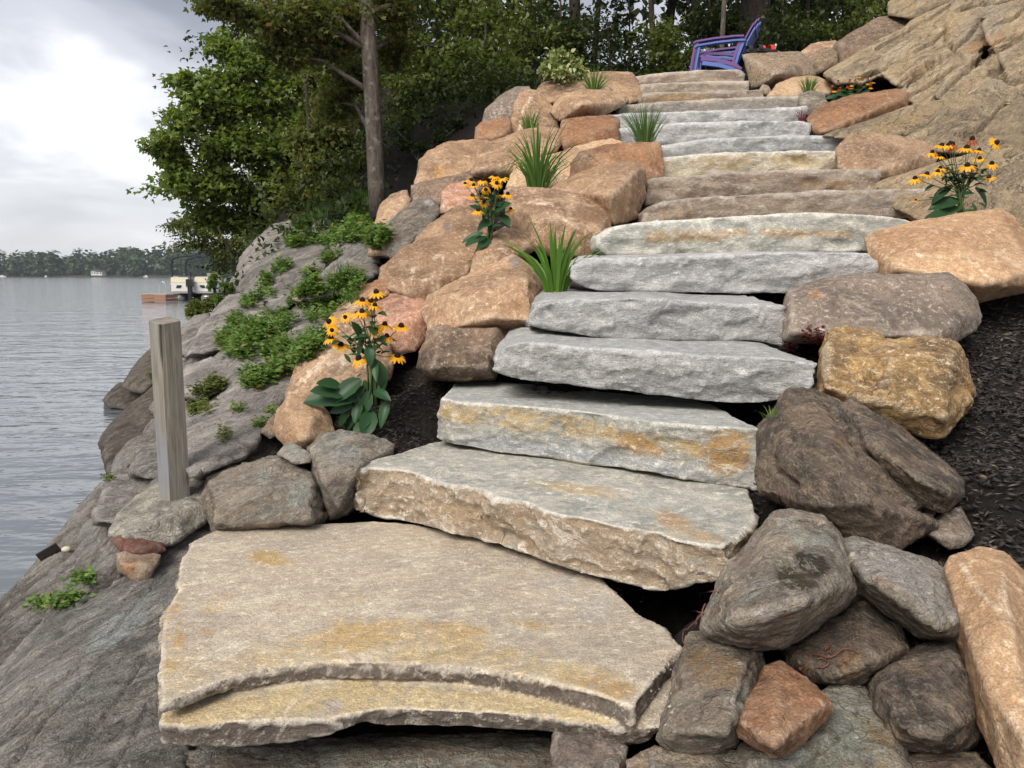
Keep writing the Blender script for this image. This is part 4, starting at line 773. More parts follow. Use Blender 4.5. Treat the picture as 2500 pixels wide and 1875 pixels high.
rock('boulder', 'dark brown rounded block with pale crack line beside the tan slab', [(P('I', (1235, 1190), (1300, 1100), (1400, 1035), (1560, 955), (1720, 908), (1785, 950), (1835, 1080), (1865, 1220), (1885, 1400), (1835, 1505), (1740, 1560), (1560, 1552), (1400, 1512), (1330, 1400), (1265, 1275)), 1.52, 1.85, 0.35, 0.07, [q('I', 1430, 1090, 0.05), q('I', 1700, 1060, 0.08), q('I', 1820, 1350, 0.06), q('I', 1420, 1430, 0.06), q('I', 1320, 1200, 0.05), q('I', 1620, 1480, 0.07)])], 'dark', 0.0075, strata=((1, 0.1, 0.12), 0.012, 9),
     stains=[('all', ('ell', 'I', 1650, 980, 130, 40, -15), (0.32, 0.285, 0.24), 0.8), ('all', None, (0.165, 0.14, 0.115), 0.45)] + W(P('I', (1480, 1270), (1520, 1350), (1555, 1470)), wd=5, col=(0.45, 0.39, 0.29)))
rock('boulder', 'flat grey stone at the bottom edge below the two toned block', [(P('I', (-20, 1610), (100, 1565), (480, 1588), (548, 1660), (548, 1820), (-40, 1820)), 1.40, 1.5, 0.3, 0.03)], 'graywx', 0.0075)
rock('boulder', 'dark flat stone at the bottom edge below the dark brown block', [(P('I', (1390, 1590), (1600, 1570), (1850, 1590), (1930, 1660), (1930, 1820), (1420, 1820)), 1.42, 1.55, 0.3, 0.03)], 'dark', 0.0075)
rock('boulder', 'grey brown stone propping the right corner of the landing slab', [(P('H', (1533, 1560), (1560, 1462), (1800, 1490), (1962, 1545), (1945, 1660), (1900, 1820), (1600, 1820), (1560, 1640)), 1.50, 1.62, 0.3, 0.05)], 'grybrn', 0.0075)
rock('small_stone', 'little brown stone under the slab corner at the bottom edge', [(P('H', (1975, 1620), (2133, 1545), (2200, 1560), (2200, 1820), (1960, 1820)), 1.46, 1.55, 0.25, 0.03)], 'brown', 0.0075, cat='stone')
rock('rock_ledge', 'lichen crusted dark ledge in shadow under the landing slab', [(P('G', (960, 1600), (1200, 1590), (1700, 1570), (2100, 1510)) + P('H', (500, 1500), (1000, 1500), (1530, 1520), (1545, 1900)) + P('G', (900, 1900)), 1.56, 1.92, 0.6, 0.03)], 'graywx', 0.0085, cat='ledge', group=None, strata=((1, 0.1, 0.05), 0.03, 6), amp=0.8, stains=[('all', None, (0.31, 0.315, 0.275), 0.5)])
# ------------------------------------------------------------------ bedrock ledges on the shore side
BST = ((0.72, 0.52, 0.44), 0.04, 4.5)
BG = 'grey bedrock ledges running down to the lake'
def ledge(label, poly, yb, yt, T, mat='bed', vox=0.014, bulge=None, st=BST, stains=(), amp=1.0, carve=()):
    rock('rock_ledge', label, [(poly, yb, yt, T, bulge)], mat, vox, cat='ledge', group=BG, strata=st, stains=stains, amp=amp, soil=False, smooth=0, carve=carve)
WL = ('all', ('low', 0.10, 0.16), (0.045, 0.038, 0.032), 0.85)
def slope_y(py): return 1.66 + (1820 - py) / 1560 * 1.46
rock('rock_ledge', 'broad grey bedrock slope left of the landing slab, streaked with pale lichen', [
    (P('G', (-90, 1820), (-90, 1350), (130, 1120), (400, 900), (520, 800), (780, 600), (850, 590), (1030, 370), (1075, 320), (1070, 450), (1030, 640), (975, 860), (985, 1500), (1060, 1820)), slope_y(1820) + 0.03, slope_y(320) + 0.03, 0.6, 0.01),
    (P('G', (140, 1820), (290, 1560), (550, 1240), (760, 960), (900, 820), (985, 880), (980, 1500), (1040, 1820)), slope_y(1820), slope_y(820) - 0.005, 0.5, 0.01),
    (P('G', (550, 1000), (790, 720), (1000, 490), (1070, 370), (1070, 480), (1030, 640), (940, 790), (730, 1010)), slope_y(1010), slope_y(370) - 0.01, 0.5, 0.01)],
    'bed', 0.0095, cat='ledge', group=BG, strata=((0.62, 0.62, 0.42), 0.028, 9), soil=False, smooth=0, amp=0.45, carve=[(P('G', (20, 1700), (300, 1330), (560, 1090)), 6, 0.02), (P('G', (330, 1750), (520, 1480), (720, 1200), (860, 1000)), 5, 0.016), (P('G', (0, 1500), (250, 1240), (480, 1040)), 5, 0.016), (P('G', (620, 900), (800, 700), (960, 520)), 5, 0.014), (P('G', (560, 1800), (760, 1500), (880, 1250)), 5, 0.014)],
      stains=[('all', ('ell', 'G', 650, 870, 230, 110, -35), (0.46, 0.48, 0.46), 0.85), ('all', ('ell', 'G', 820, 740, 90, 150, 25), (0.43, 0.455, 0.43), 0.75), ('all', ('ell', 'G', 950, 560, 120, 150, 30), (0.25, 0.255, 0.235), 0.7), ('all', ('ell', 'G', 620, 1350, 300, 220, -50), (0.20, 0.183, 0.163), 0.5), ('all', ('ell', 'G', 350, 1120, 200, 50, -42), (0.42, 0.43, 0.40), 0.6), ('all', ('ell', 'G', 820, 1500, 80, 160, 20), (0.40, 0.41, 0.38), 0.5), ('all', ('ell', 'G', 250, 1400, 240, 120, -45), (0.36, 0.315, 0.25), 0.6)])
ledge('dark narrow ridge of rock beside the lichen streaked slope', P('G', (-90, 1380), (-90, 1230), (110, 1000), (200, 880), (330, 760), (420, 720), (480, 640), (640, 430), (700, 410), (700, 520), (620, 650), (520, 810), (400, 920), (130, 1140)), 2.35, 2.9, 0.4, mat='bed', vox=0.0095, bulge=0.06, st=((0.62, 0.62, 0.42), 0.03, 7), stains=[('all', ('ell', 'G', 560, 640, 180, 60, -50), (0.085, 0.077, 0.07), 0.8), ('all', None, (0.16, 0.14, 0.12), 0.45)])
ledge('dark bedrock face dropping into the water at the left edge', P('G', (-90, 1260), (-90, 880), (20, 740), (150, 590), (260, 440), (390, 290), (520, 130), (600, 20), (800, 40), (760, 120), (690, 210), (650, 300), (650, 430), (490, 640), (330, 770), (200, 890)), 2.75, 4.6, 0.9, mat='bed', vox=0.0105, bulge=0.05, st=((0.62, 0.62, 0.42), 0.05, 5.5), stains=[WL, ('all', None, (0.145, 0.125, 0.10), 0.5), ('all', ('ell', 'G', 480, 330, 200, 110, -50), (0.25, 0.225, 0.185), 0.6)])
ledge('pale grey bedrock hump behind the concrete footing', P('D', (560, 1600), (620, 1385), (680, 1310), (860, 1330), (920, 1370), (900, 1430), (760, 1500), (700, 1600)), 3.3, 4.6, 0.5, mat='bedtop', vox=0.011)
ledge('rounded grey stone just left of the post foot', P('D', (755, 1320), (800, 1205), (870, 1160), (940, 1150), (950, 1340), (860, 1350), (790, 1335)), 3.9, 4.3, 0.4, vox=0.012)
ledge('brown tinged rock layer behind the rounded grey stone', P('D', (640, 1320), (690, 1220), (740, 1180), (800, 1125), (900, 1080), (930, 1160), (840, 1200), (740, 1290)), 4.6, 5.2, 0.5, vox=0.013, stains=[('all', None, (0.25, 0.195, 0.14), 0.6)])
ledge('dark wet rock point at the waterline left of the post', P('D', (588, 1150), (640, 1050), (780, 915), (910, 820), (980, 830), (960, 1080), (850, 1130), (740, 1190), (680, 1300), (630, 1310), (612, 1215)), 5.5, 7.0, 0.8, mat='wet', vox=0.015, stains=[('all', ('ell', 'D', 850, 970, 130, 120, -45), (0.175, 0.145, 0.11), 0.7), WL])
ledge('black rounded boulder standing in the lake water', P('D', (598, 895), (640, 840), (690, 795), (780, 800), (830, 850), (800, 920), (740, 955), (640, 935)), 9.15, 9.6, 0.9, mat='wet', vox=0.02, st=None)
ledge('steep brown rock face behind the black water boulder', P('D', (715, 815), (780, 700), (905, 570), (1000, 540), (1000, 720), (900, 800), (820, 850)), 8.6, 9.8, 1.0, mat='wet', vox=0.02, stains=[('all', None, (0.16, 0.13, 0.10), 0.6)])
ledge('large smooth grey bedrock slab right of the wooden post', P('D', (1060, 1200), (1095, 1010), (1250, 890), (1400, 780), (1560, 715), (1700, 662), (1760, 690), (1745, 750), (1690, 870), (1610, 970), (1540, 1070), (1420, 1130), (1260, 1280), (1110, 1320)), 3.05, 4.6, 0.8, mat='bedtop', vox=0.012, bulge=0.06, stains=[('all', ('ell', 'D', 1250, 1120, 160, 80, -40), (0.17, 0.155, 0.14), 0.6), ('all', ('ell', 'D', 1400, 1200, 200, 60, -20), (0.075, 0.068, 0.06), 0.7)])
ledge('grey humped bedrock slab below the fern patch', P('D', (1370, 720), (1395, 600), (1445, 535), (1530, 485), (1600, 500), (1580, 640), (1500, 720)), 4.6, 5.2, 0.6, mat='bedtop', vox=0.015)
ledge('grey bedrock strip between the two green weed patches', P('D', (1620, 620), (1690, 520), (1780, 470), (1930, 430), (1960, 480), (1880, 570), (1780, 650), (1700, 660)), 4.4, 5.2, 0.6, mat='bedtop', vox=0.014)
ledge('grey stone block half hidden behind the post', P('D', (1050, 860), (1080, 700), (1220, 650), (1360, 680), (1400, 720), (1280, 830), (1150, 880)), 4.9, 5.6, 0.6, mat='bedtop', vox=0.015)
ledge('long grey rock ridge rising behind the post top', P('D', (1080, 640), (1170, 480), (1250, 375), (1330, 295), (1400, 285), (1480, 330), (1560, 300), (1640, 330), (1670, 400), (1500, 430), (1380, 470), (1300, 530), (1200, 620)), 5.9, 7.4, 0.9, mat='bedtop', vox=0.017)
ledge('low dark rock at the waterline behind the post', P('D', (1040, 620), (1060, 470), (1130, 410), (1200, 400), (1230, 450), (1160, 560), (1100, 640)), 6.8, 7.6, 0.7, mat='bed', vox=0.018)
ledge('tall grey cliff rock farthest up the shore by the small tree', P('A', (1355, 1620), (1395, 1500), (1470, 1415), (1580, 1315), (1700, 1285), (1775, 1335), (1740, 1420), (1600, 1480), (1500, 1580), (1420, 1680), (1370, 1690)), 8.6, 9.8, 1.2, mat='bedtop', vox=0.02, stains=[('all', None, (0.25, 0.225, 0.205), 0.4)])
ledge('dark grey overhanging rock mass with a shaded hollow below', P('D', (1375, 265), (1440, 150), (1520, 85), (1680, 5), (1800, 0), (1900, -15), (2010, -40), (2070, 20), (1980, 90), (1890, 160), (1810, 225), (1700, 235), (1650, 200), (1600, 210), (1540, 260), (1480, 320), (1430, 300)), 7.4, 8.4, 1.0, mat='bed', vox=0.018, stains=[('all', None, (0.20, 0.175, 0.155), 0.45)])
ledge('purplish grey rock hump left of the small orange wedged stone', P('D', (1750, 300), (1860, 180), (1950, 85), (2040, 62), (2140, 75), (2200, 150), (2140, 210), (2050, 230), (1900, 280)), 5.6, 6.2, 0.7, mat='bedtop', vox=0.015, stains=[('all', ('ell', 'D', 2070, 120, 90, 50), (0.30, 0.225, 0.19), 0.7)])
ledge('small rounded grey rocks under the overhanging rock mass', P('D', (1530, 340), (1560, 260), (1620, 225), (1700, 250), (1740, 290), (1690, 330), (1600, 380)), 6.7, 7.1, 0.5, mat='bed', vox=0.017)
ledge('little reddish stone among weeds under the rock mass', P('D', (1690, 310), (1700, 275), (1750, 265), (1775, 290), (1740, 325)), 6.3, 6.5, 0.3, mat='brown', vox=0.014, st=None)
ledge('pale stone block standing in the grassy bank', P('A', (1808, 1340), (1815, 1270), (1850, 1250), (1895, 1265), (1900, 1310), (1860, 1345)), 8.6, 8.8, 0.4, mat='bedtop', vox=0.018, st=None)
ledge('grey broken rock at the lower edge of the grassy bank', P('A', (1900, 1430), (1960, 1330), (2060, 1290), (2133, 1320), (2220, 1340), (2230, 1440), (2100, 1480), (1980, 1480)), 6.6, 7.6, 0.7, mat='bed', vox=0.016)
ledge('dark rock below the leaning tan slab', P('B', (60, 1440), (100, 1370), (200, 1340), (290, 1330), (330, 1420), (300, 1520), (150, 1540), (70, 1520)), 6.0, 6.6, 0.6, mat='bed', vox=0.015)

finalize_rocks()

# ------------------------------------------------------------------ terrain
def tps_fit(pts, lam):
    p = np.array(pts); xy = p[:, :2]; z = p[:, 2]; n = len(p)
    d = np.linalg.norm(xy[:, None] - xy[None], axis=2)
    K = np.where(d > 0, d * d * np.log(np.maximum(d, 1e-9)), 0) + lam * np.eye(n)
    Pm = np.hstack([np.ones((n, 1)), xy]); A = np.zeros((n + 3, n + 3)); A[:n, :n] = K; A[:n, n:] = Pm; A[n:, :n] = Pm.T
    s = np.linalg.solve(A, np.concatenate([z, np.zeros(3)]))
    def f(q):
        d = np.linalg.norm(q[:, None] - xy[None], axis=2)
        return np.where(d > 0, d * d * np.log(np.maximum(d, 1e-9)), 0) @ s[:n] + s[n] + q @ s[n + 1:]
    return f
def px_pts(reg, *pts): return [tuple(U(*P(reg, (x, y))[0], Y)) for x, y, Y in pts]
soil_pts = list(CTRL)
soil_pts += px_pts('F', (2000, 330, 3.95), (2200, 340, 4.0), (2050, 600, 3.4), (2250, 600, 3.45), (2050, 900, 2.9), (2250, 900, 2.95), (2000, 1250, 2.42), (2250, 1250, 2.45)) + px_pts('I', (2000, 200, 2.2), (2250, 300, 2.15), (1450, 380, 2.25), (1050, 330, 2.3), (620, 200, 2.3), (250, 650, 1.95), (100, 800, 1.8))
soil_pts += px_pts('E', (760, 640, 4.3), (700, 800, 3.95), (800, 1000, 3.6), (650, 1180, 3.3), (480, 1100, 3.35), (350, 1560, 3.0), (1590, 245, 4.05), (900, 790, 3.75))
soil_pts += px_pts('F', (560, 960, 2.75), (870, 700, 3.25)) + px_pts('C', (1500, 1290, 4.6))
soil_pts += px_pts('A', (1750, 1300, 9.2), (2000, 1280, 8.6), (2080, 1180, 9.0), (1900, 1400, 8.0), (2120, 1380, 7.6))
top_z = 3.88
for x in (-2.0, 0, 2.5, 5, 8): soil_pts += [(x, 11.0, top_z - 0.05), (x, 14, top_z + 0.0), (x, 20, top_z + 0.1), (x, 30, top_z)]
soil_pts += [(-4.2, 14, 1.7), (-6, 20, 1.5), (-8, 30, 1.0), (-2.8, 10, 2.5), (-3.6, 12, 2.1), (-12, 30, -0.6), (-9, 20, -0.6), (-7, 14, -0.6), (14, 10, 6), (14, 20, 5), (9, 8, 5.2), (14, 30, 4.5), (6, 5, 3.2), (4, 2.5, 1.6), (3, 1, 0.9), (10, 3, 3.0), (-1, 1.5, -0.1), (0.5, 1.0, 0.1), (2, 0.5, 0.4), (-3, 3, -0.7), (-5, 6, -0.9), (-6.5, 10, -0.8)]
wl = P('G', (-150, 930), (0, 760), (150, 580), (260, 440), (390, 290), (520, 130)) + P('D', (600, 1390), (640, 1290), (700, 1010), (740, 945), (690, 800), (780, 700), (900, 580), (1090, 430), (1180, 385), (1300, 260))
bed_pts = []
for x, y in wl:
    a = UZ(x, y, -0.03); bed_pts += [tuple(a), (a.x - 0.9, a.y - 0.25, -0.75), (a.x - 2.2, a.y - 0.5, -1.3)]
bed_pts += px_pts('G', (920, 900, 2.12), (940, 1400, 1.85), (1040, 450, 2.75), (1300, 700, 2.6), (1200, 1100, 2.2), (-60, 1780, 2.1), (400, 1780, 1.85), (800, 1780, 1.68), (1000, 1780, 1.6), (1800, 1780, 1.7), (500, 1100, 2.25), (300, 1300, 2.2), (100, 1400, 2.4), (0, 1200, 2.7), (200, 900, 2.95), (640, 650, 2.65), (300, 700, 3.3), (500, 400, 3.3), (600, 200, 3.5))
bed_pts += px_pts('D', (1100, 1250, 3.35), (1250, 1100, 3.7), (1500, 1000, 3.7), (1700, 750, 4.2), (1300, 900, 4.2), (1100, 1000, 4.4), (900, 1000, 5.4), (800, 1150, 5.2), (700, 1270, 5.3), (1200, 700, 5.4), (1500, 550, 5.4), (1750, 500, 5.2), (1900, 300, 5.8), (1400, 400, 6.7), (1300, 350, 7.2), (1200, 450, 7.2), (1100, 550, 7.3), (1000, 700, 6.9), (900, 850, 6.4), (1500, 150, 8.7), (1700, 200, 7.5), (1800, 50, 8.2))
bed_pts += px_pts('A', (1600, 1330, 9.7), (1450, 1500, 9.7), (1370, 1640, 10.2), (1750, 1420, 9.2), (2000, 1330, 8.4), (2100, 1260, 8.5), (1700, 1320, 10.2))
bed_pts += [(-1.2, 6.5, 1.3), (-0.6, 5, 0.9), (-0.4, 4, 0.5), (-0.2, 3, 0.2), (0.2, 2, 0.1), (0.5, 1.2, -0.1), (-0.5, 0.8, -0.2), (-1.6, 9, 1.6), (-2.5, 12, 1.6), (-4.2, 13, 0.9), (-6, 14, -0.3), (-6, 20, 0.2)]
soil_pts += [(x_, y_, z_ - 0.22) for x_, y_, z_ in bed_pts[:-12]]
soil_f0 = tps_fit(soil_pts, 0.006)
def soil_f(q_): return soil_f0(q_) - 0.06
def grid_mesh(name, f, x0, x1, y0, y1, nx, ny, mat, disp=None):
    xs = np.linspace(x0, x1, nx); ys = y0 + (y1 - y0) * np.linspace(0, 1, ny) ** 1.6
    X, Y = np.meshgrid(xs, ys); q_ = np.stack([X.ravel(), Y.ravel()], 1); z = f(q_)
    co = np.concatenate([q_, z[:, None]], 1)
    i = (np.arange(ny - 1)[:, None] * nx + np.arange(nx - 1)[None]).ravel()
    fa = np.stack([i, i + 1, i + nx + 1, i + nx], 1)
    if disp is not None: co = disp(co)
    return big_mesh(name, co, fa, mat, smooth=True), co
m, t = new_mat('dark_mulch_soil'); N = NT(t); v = N.coords(False)
cmix = N.mix(N.rng(N.noise(v, 35, 5, 0.7), 0.35, 0.7), (0.011, 0.009, 0.0075), (0.042, 0.034, 0.028))
N.out(N.bsdf(cmix, 0.9, 0.2, N.bump(N.noise(v, 60, 6, 0.75), 0.9, 0.03))); M['soil'] = m
def soil_disp(co):
    co = co.copy(); co[:, 2] += fbm(co * 3.0, 3) * 0.02; return co
me, _ = grid_mesh('ground', soil_f, -16, 18, 0.4, 45, 160, 190, M['soil'], soil_disp)
link('ground', me)['kind'] = 'structure'
def soil_z(x, y): return float(soil_f(np.array([[x, y]]))[0]) + float(fbm(np.array([[x, y, 0.0]]) * 3.0, 3)[0]) * 0.0

bed_f0 = tps_fit(bed_pts, 0.01)
def bed_disp(co):
    dv = np.array(BST[0]); dv = dv / np.linalg.norm(dv); al = (co @ dv)[:, None] * dv; pe = co - al
    nn = fbm(pe * 4.0 + al * 0.7, 5, 0.55)
    st = (np.floor(nn * 4) + np.clip(((nn * 4) % 1.0) * 4 - 1.5, 0, 1)) / 4
    d = nn * 0.06 + st * 0.09
    co = co.copy(); co[:, 2] += d - 0.10; co[:, 0] -= d * 0.5
    return co
me, bco = grid_mesh('bedrock_shore', bed_f0, -6.5, 0.2, 0.9, 14, 190, 250, M['bed'], bed_disp)
ca = me.color_attributes.new('tint', 'FLOAT_COLOR', 'POINT')
tt = np.zeros((len(bco), 4), np.float32); tt[:, :3] = (0.05, 0.042, 0.036); tt[:, 3] = np.clip((0.14 - bco[:, 2]) / 0.2, 0, 1) * 0.9
ca.data.foreach_set('color', tt.ravel())
link('bedrock_shore', me)['kind'] = 'structure'

# ------------------------------------------------------------------ lake
m, t = new_mat('lake_water'); N = NT(t)
v = N.coords(False)
mp = N.n('ShaderNodeMapping'); N.l(v, mp.inputs[0]); mp.inputs['Rotation'].default_value = (0, 0, R(-12)); mp.inputs['Scale'].default_value = (0.42, 1.0, 1.0)
a1 = N.noise(mp.outputs[0], 3.2, 3, 0.5, 0.5); a2 = N.noise(mp.outputs[0], 0.9, 2, 0.5, 0.3); a3 = N.noise(v, 11, 2, 0.5, 0.2)
h = N.math('ADD', N.math('MULTIPLY', a1, 0.085), N.math('ADD', N.math('MULTIPLY', a2, 0.10), N.math('MULTIPLY', a3, 0.010)))
nb = N.bump(h, 0.45, 1.0)
b = N.n('ShaderNodeBsdfPrincipled'); b.inputs['Base Color'].default_value = (0.125, 0.142, 0.158, 1); b.inputs['Roughness'].default_value = 0.06; b.inputs['IOR'].default_value = 1.333
N.l(nb, b.inputs['Normal']); N.out(b.outputs[0]); M['water'] = m
lk = MB(); lk.add([(-2500, -300, 0), (900, -300, 0), (900, 3000, 0), (-2500, 3000, 0)], [(0, 1, 2, 3)])
o = lk.build('lake_water', M['water']); o['kind'] = 'structure'
# ------------------------------------------------------------------ surface probe
bpy.context.view_layer.update()
DG = bpy.context.evaluated_depsgraph_get()
def hit(px, py, skip=()):
    o = Vector((0, 0, CAMZ)); d = ray(px, py).normalized()
    ok, loc, nor, idx, ob, _ = SC.ray_cast(DG, o, d)
    return (loc, nor, ob) if ok else (None, None, None)
def drop(x, y, z=9.0):
    ok, loc, nor, idx, ob, _ = SC.ray_cast(DG, Vector((x, y, z)), Vector((0, 0, -1)))
    return loc if ok else Vector((x, y, 0))

# ------------------------------------------------------------------ plant materials
def leaf_mat(name, a, b, c=None, trans=0.35, rough=0.5, amt=0.25):
    m, t = new_mat(name); N = NT(t)
    at = N.n('ShaderNodeAttribute', attribute_name='lv')
    sp = N.n('ShaderNodeSeparateColor'); N.l(at.outputs['Color'], sp.inputs[0])
    col = N.mix(sp.outputs[0], a, b)
    if c: col = N.mix(N.math('MULTIPLY', N.rng(sp.outputs[1], 1 - amt, 1 - amt + 0.02), 1.0), col, c)
    p = N.n('ShaderNodeBsdfPrincipled'); N.l(col, p.inputs['Base Color']); p.inputs['Roughness'].default_value = rough; p.inputs['Specular IOR Level'].default_value = 0.3
    tr = N.n('ShaderNodeBsdfTranslucent'); N.l(N.mix(1.0, col, (1.15, 1.25, 0.6), 'MULTIPLY'), tr.inputs[0])
    mx = N.n('ShaderNodeMixShader'); mx.inputs[0].default_value = trans; N.l(p.outputs[0], mx.inputs[1]); N.l(tr.outputs[0], mx.inputs[2])
    N.out(mx.outputs[0]); return m
M['maple'] = leaf_mat('maple_leaves', (0.12, 0.175, 0.042), (0.25, 0.315, 0.078), trans=0.45)
M['olive'] = leaf_mat('olive_leaves', (0.092, 0.112, 0.030), (0.18, 0.195, 0.055), (0.28, 0.13, 0.035), trans=0.4, amt=0.03)
M['forest'] = leaf_mat('forest_leaves', (0.026, 0.042, 0.014), (0.062, 0.084, 0.026), trans=0.35)
M['bush'] = leaf_mat('understory_leaves', (0.08, 0.11, 0.028), (0.17, 0.19, 0.05), trans=0.4)
M['farwood'] = leaf_mat('far_wood_leaves', (0.034, 0.060, 0.024), (0.075, 0.115, 0.040), trans=0.2)
M['weed'] = leaf_mat('weed_leaves', (0.085, 0.155, 0.032), (0.17, 0.27, 0.062), (0.22, 0.17, 0.06), trans=0.35, amt=0.07)
M['grassy'] = leaf_mat('grass_blades', (0.06, 0.135, 0.026), (0.13, 0.23, 0.05), (0.28, 0.22, 0.09), trans=0.35, amt=0.05)
M['lily'] = leaf_mat('daylily_blades', (0.075, 0.175, 0.022), (0.13, 0.26, 0.04), trans=0.3, rough=0.38)
M['blue'] = leaf_mat('fine_grass_blades', (0.055, 0.125, 0.035), (0.105, 0.195, 0.055), (0.26, 0.23, 0.10), trans=0.3, amt=0.06)
M['susan_leaf'] = leaf_mat('coneflower_leaves', (0.018, 0.058, 0.022), (0.035, 0.088, 0.032), trans=0.2, rough=0.42)
M['varieg'] = leaf_mat('variegated_leaves', (0.12, 0.18, 0.045), (0.22, 0.27, 0.09), (0.50, 0.50, 0.28), trans=0.3, amt=0.42)
M['redleaf'] = leaf_mat('dark_red_leaves', (0.11, 0.020, 0.024), (0.20, 0.045, 0.045), (0.30, 0.016, 0.09), trans=0.2, amt=0.05)
def plain(name, col, rough=0.6, spec=0.4, bump=None, metal=0.0):
    m, t = new_mat(name); N = NT(t); v = N.coords()
    c = N.mix(1.0, col, N.rng(N.noise(v, 18, 3, 0.6), 0.25, 0.75, 0.85, 1.12), 'MULTIPLY')
    nb = N.bump(N.noise(v, bump[0], 4, 0.6), bump[1], 0.01) if bump else None
    s = N.bsdf(c, rough, spec, nb); s.node.inputs['Metallic'].default_value = metal
    N.out(s); return m
def bark(name, a, b):
    m, t = new_mat(name); N = NT(t); v = N.coords(True, (1, 1, 0.22))
    n = N.noise(v, 26, 6, 0.7, 0.4)
    col = N.mix(N.rng(n, 0.35, 0.68), a, b)
    col = N.mix(N.math('MULTIPLY', N.rng(N.noise(N.coords(), 14, 5, 0.7), 0.55, 0.64), 0.6 if a[0] > 0.04 else 0.08), col, (0.27, 0.27, 0.245))
    N.out(N.bsdf(col, 0.9, 0.2, N.bump(n, 1.0, 0.03))); return m
M['bark'] = bark('grey_bark', (0.055, 0.042, 0.032), (0.175, 0.145, 0.118))
M['bark_dark'] = bark('dark_bark', (0.022, 0.017, 0.013), (0.075, 0.058, 0.046))
M['stem'] = plain('green_stem', (0.07, 0.115, 0.035), 0.5)
M['twig'] = plain('twig', (0.09, 0.07, 0.055), 0.8)
M['redstem'] = plain('red_brown_stem', (0.17, 0.072, 0.050), 0.6)

# ------------------------------------------------------------------ foliage
RNG = np.random.RandomState(11)
def leaf_arrays(pos, dirs, nor, size, lobes=1, rng=RNG, asp=0.55, fold=0.18):
    """one (or three) folded diamond faces per leaf -> verts, quads, per-vertex lv"""
    n = len(pos)
    d = dirs / np.maximum(np.linalg.norm(dirs, axis=1)[:, None], 1e-6)
    s = np.cross(d, nor); s /= np.maximum(np.linalg.norm(s, axis=1)[:, None], 1e-6); u = np.cross(s, d)
    V = []; Q = []; k = 0
    angs = [0.0] if lobes == 1 else [0.0, 0.95, -0.95]
    for li, a in enumerate(angs):
        dd = d * math.cos(a) + s * math.sin(a); ss = s * math.cos(a) - d * math.sin(a)
        L = (size * (1.0 if li == 0 else 0.72))[:, None]; w_ = L * asp * 0.5
        b = pos; l = pos + dd * L * 0.45 + ss * w_ + u * L * fold; t = pos + dd * L; r = pos + dd * L * 0.45 - ss * w_ + u * L * fold
        V.append(np.stack([b, l, t, r], 1).reshape(-1, 3))
        Q.append(np.arange(n * 4).reshape(-1, 4) + k); k += n * 4
    lv = np.zeros((n, 4)); lv[:, 0] = rng.uniform(0, 1, n); lv[:, 1] = rng.uniform(0, 1, n); lv[:, 3] = 1
    return np.concatenate(V), np.concatenate(Q), np.concatenate([np.repeat(lv, 4, 0)] * len(angs))
def leaf_mesh(name, parts, mat):
    V = []; Q = []; C = []; k = 0
    for v, q_, c in parts:
        V.append(v); Q.append(q_ + k); C.append(c); k += len(v)
    V = np.concatenate(V); Q = np.concatenate(Q); C = np.concatenate(C)
    me = big_mesh(name, V, Q, mat)
    ca = me.color_attributes.new('lv', 'FLOAT_COLOR', 'POINT')
    if len(ca.data) == len(C): ca.data.foreach_set('color', C.astype(np.float32).ravel())
    return me
def rdir(rng, n):
    v = rng.normal(size=(n, 3)); return v / np.linalg.norm(v, axis=1)[:, None]
def blob_leaves(rng, c, r, ntw, nlf, size, lobes, origin, mb=None, flat=0.55, droop=0.25, spread=0.24):
    """twigs fanning through an ellipsoid, leaves strung along each twig"""
    c = np.array(c); r = np.array(r); origin = np.array(origin); parts = []
    out_ = c - origin; out_ /= max(np.linalg.norm(out_), 1e-6)
    for k in range(ntw):
        e_ = rdir(rng, 1)[0]; rad = rng.uniform(0.35, 1.0) ** 0.6
        tip = c + e_ * r * rad
        st = c - out_ * r * 0.5 + rng.normal(size=3) * r * 0.15
        ts = np.linspace(0.15, 1.05, nlf); lin = st + (tip - st) * ts[:, None]
        lin[:, 2] -= droop * r.mean() * (ts ** 2) * 0.5
        if mb is not None: mb.tube([st, (st + tip) / 2 + np.array([0, 0, 0.03]), lin[-1]], [0.010 * size / 0.09, 0.006 * size / 0.09, 0.002], 4, False)
        sd_ = spread * r.mean()
        p = lin + rng.normal(size=(nlf, 3)) * np.array([sd_, sd_, sd_ * flat])
        dr = rdir(rng, nlf) + (tip - st)[None] / max(np.linalg.norm(tip - st), 1e-6) * 0.6; dr[:, 2] -= 0.35
        no = rng.normal(size=(nlf, 3)) * 0.55; no[:, 2] += 1.0
        parts.append(leaf_arrays(p, dr, no, size * rng.uniform(0.65, 1.25, nlf), lobes, rng))
    return parts
def px_blob(reg, x, y, rx, ry, Y, depth=0.8):
    (a, b), = P(reg, (x, y)); sc = 1.1302 if reg == 'X' else KZ
    c = U(a, b, Y); k = Y / F * sc
    return (c, (rx * k, max(rx, ry) * k * depth, ry * k))
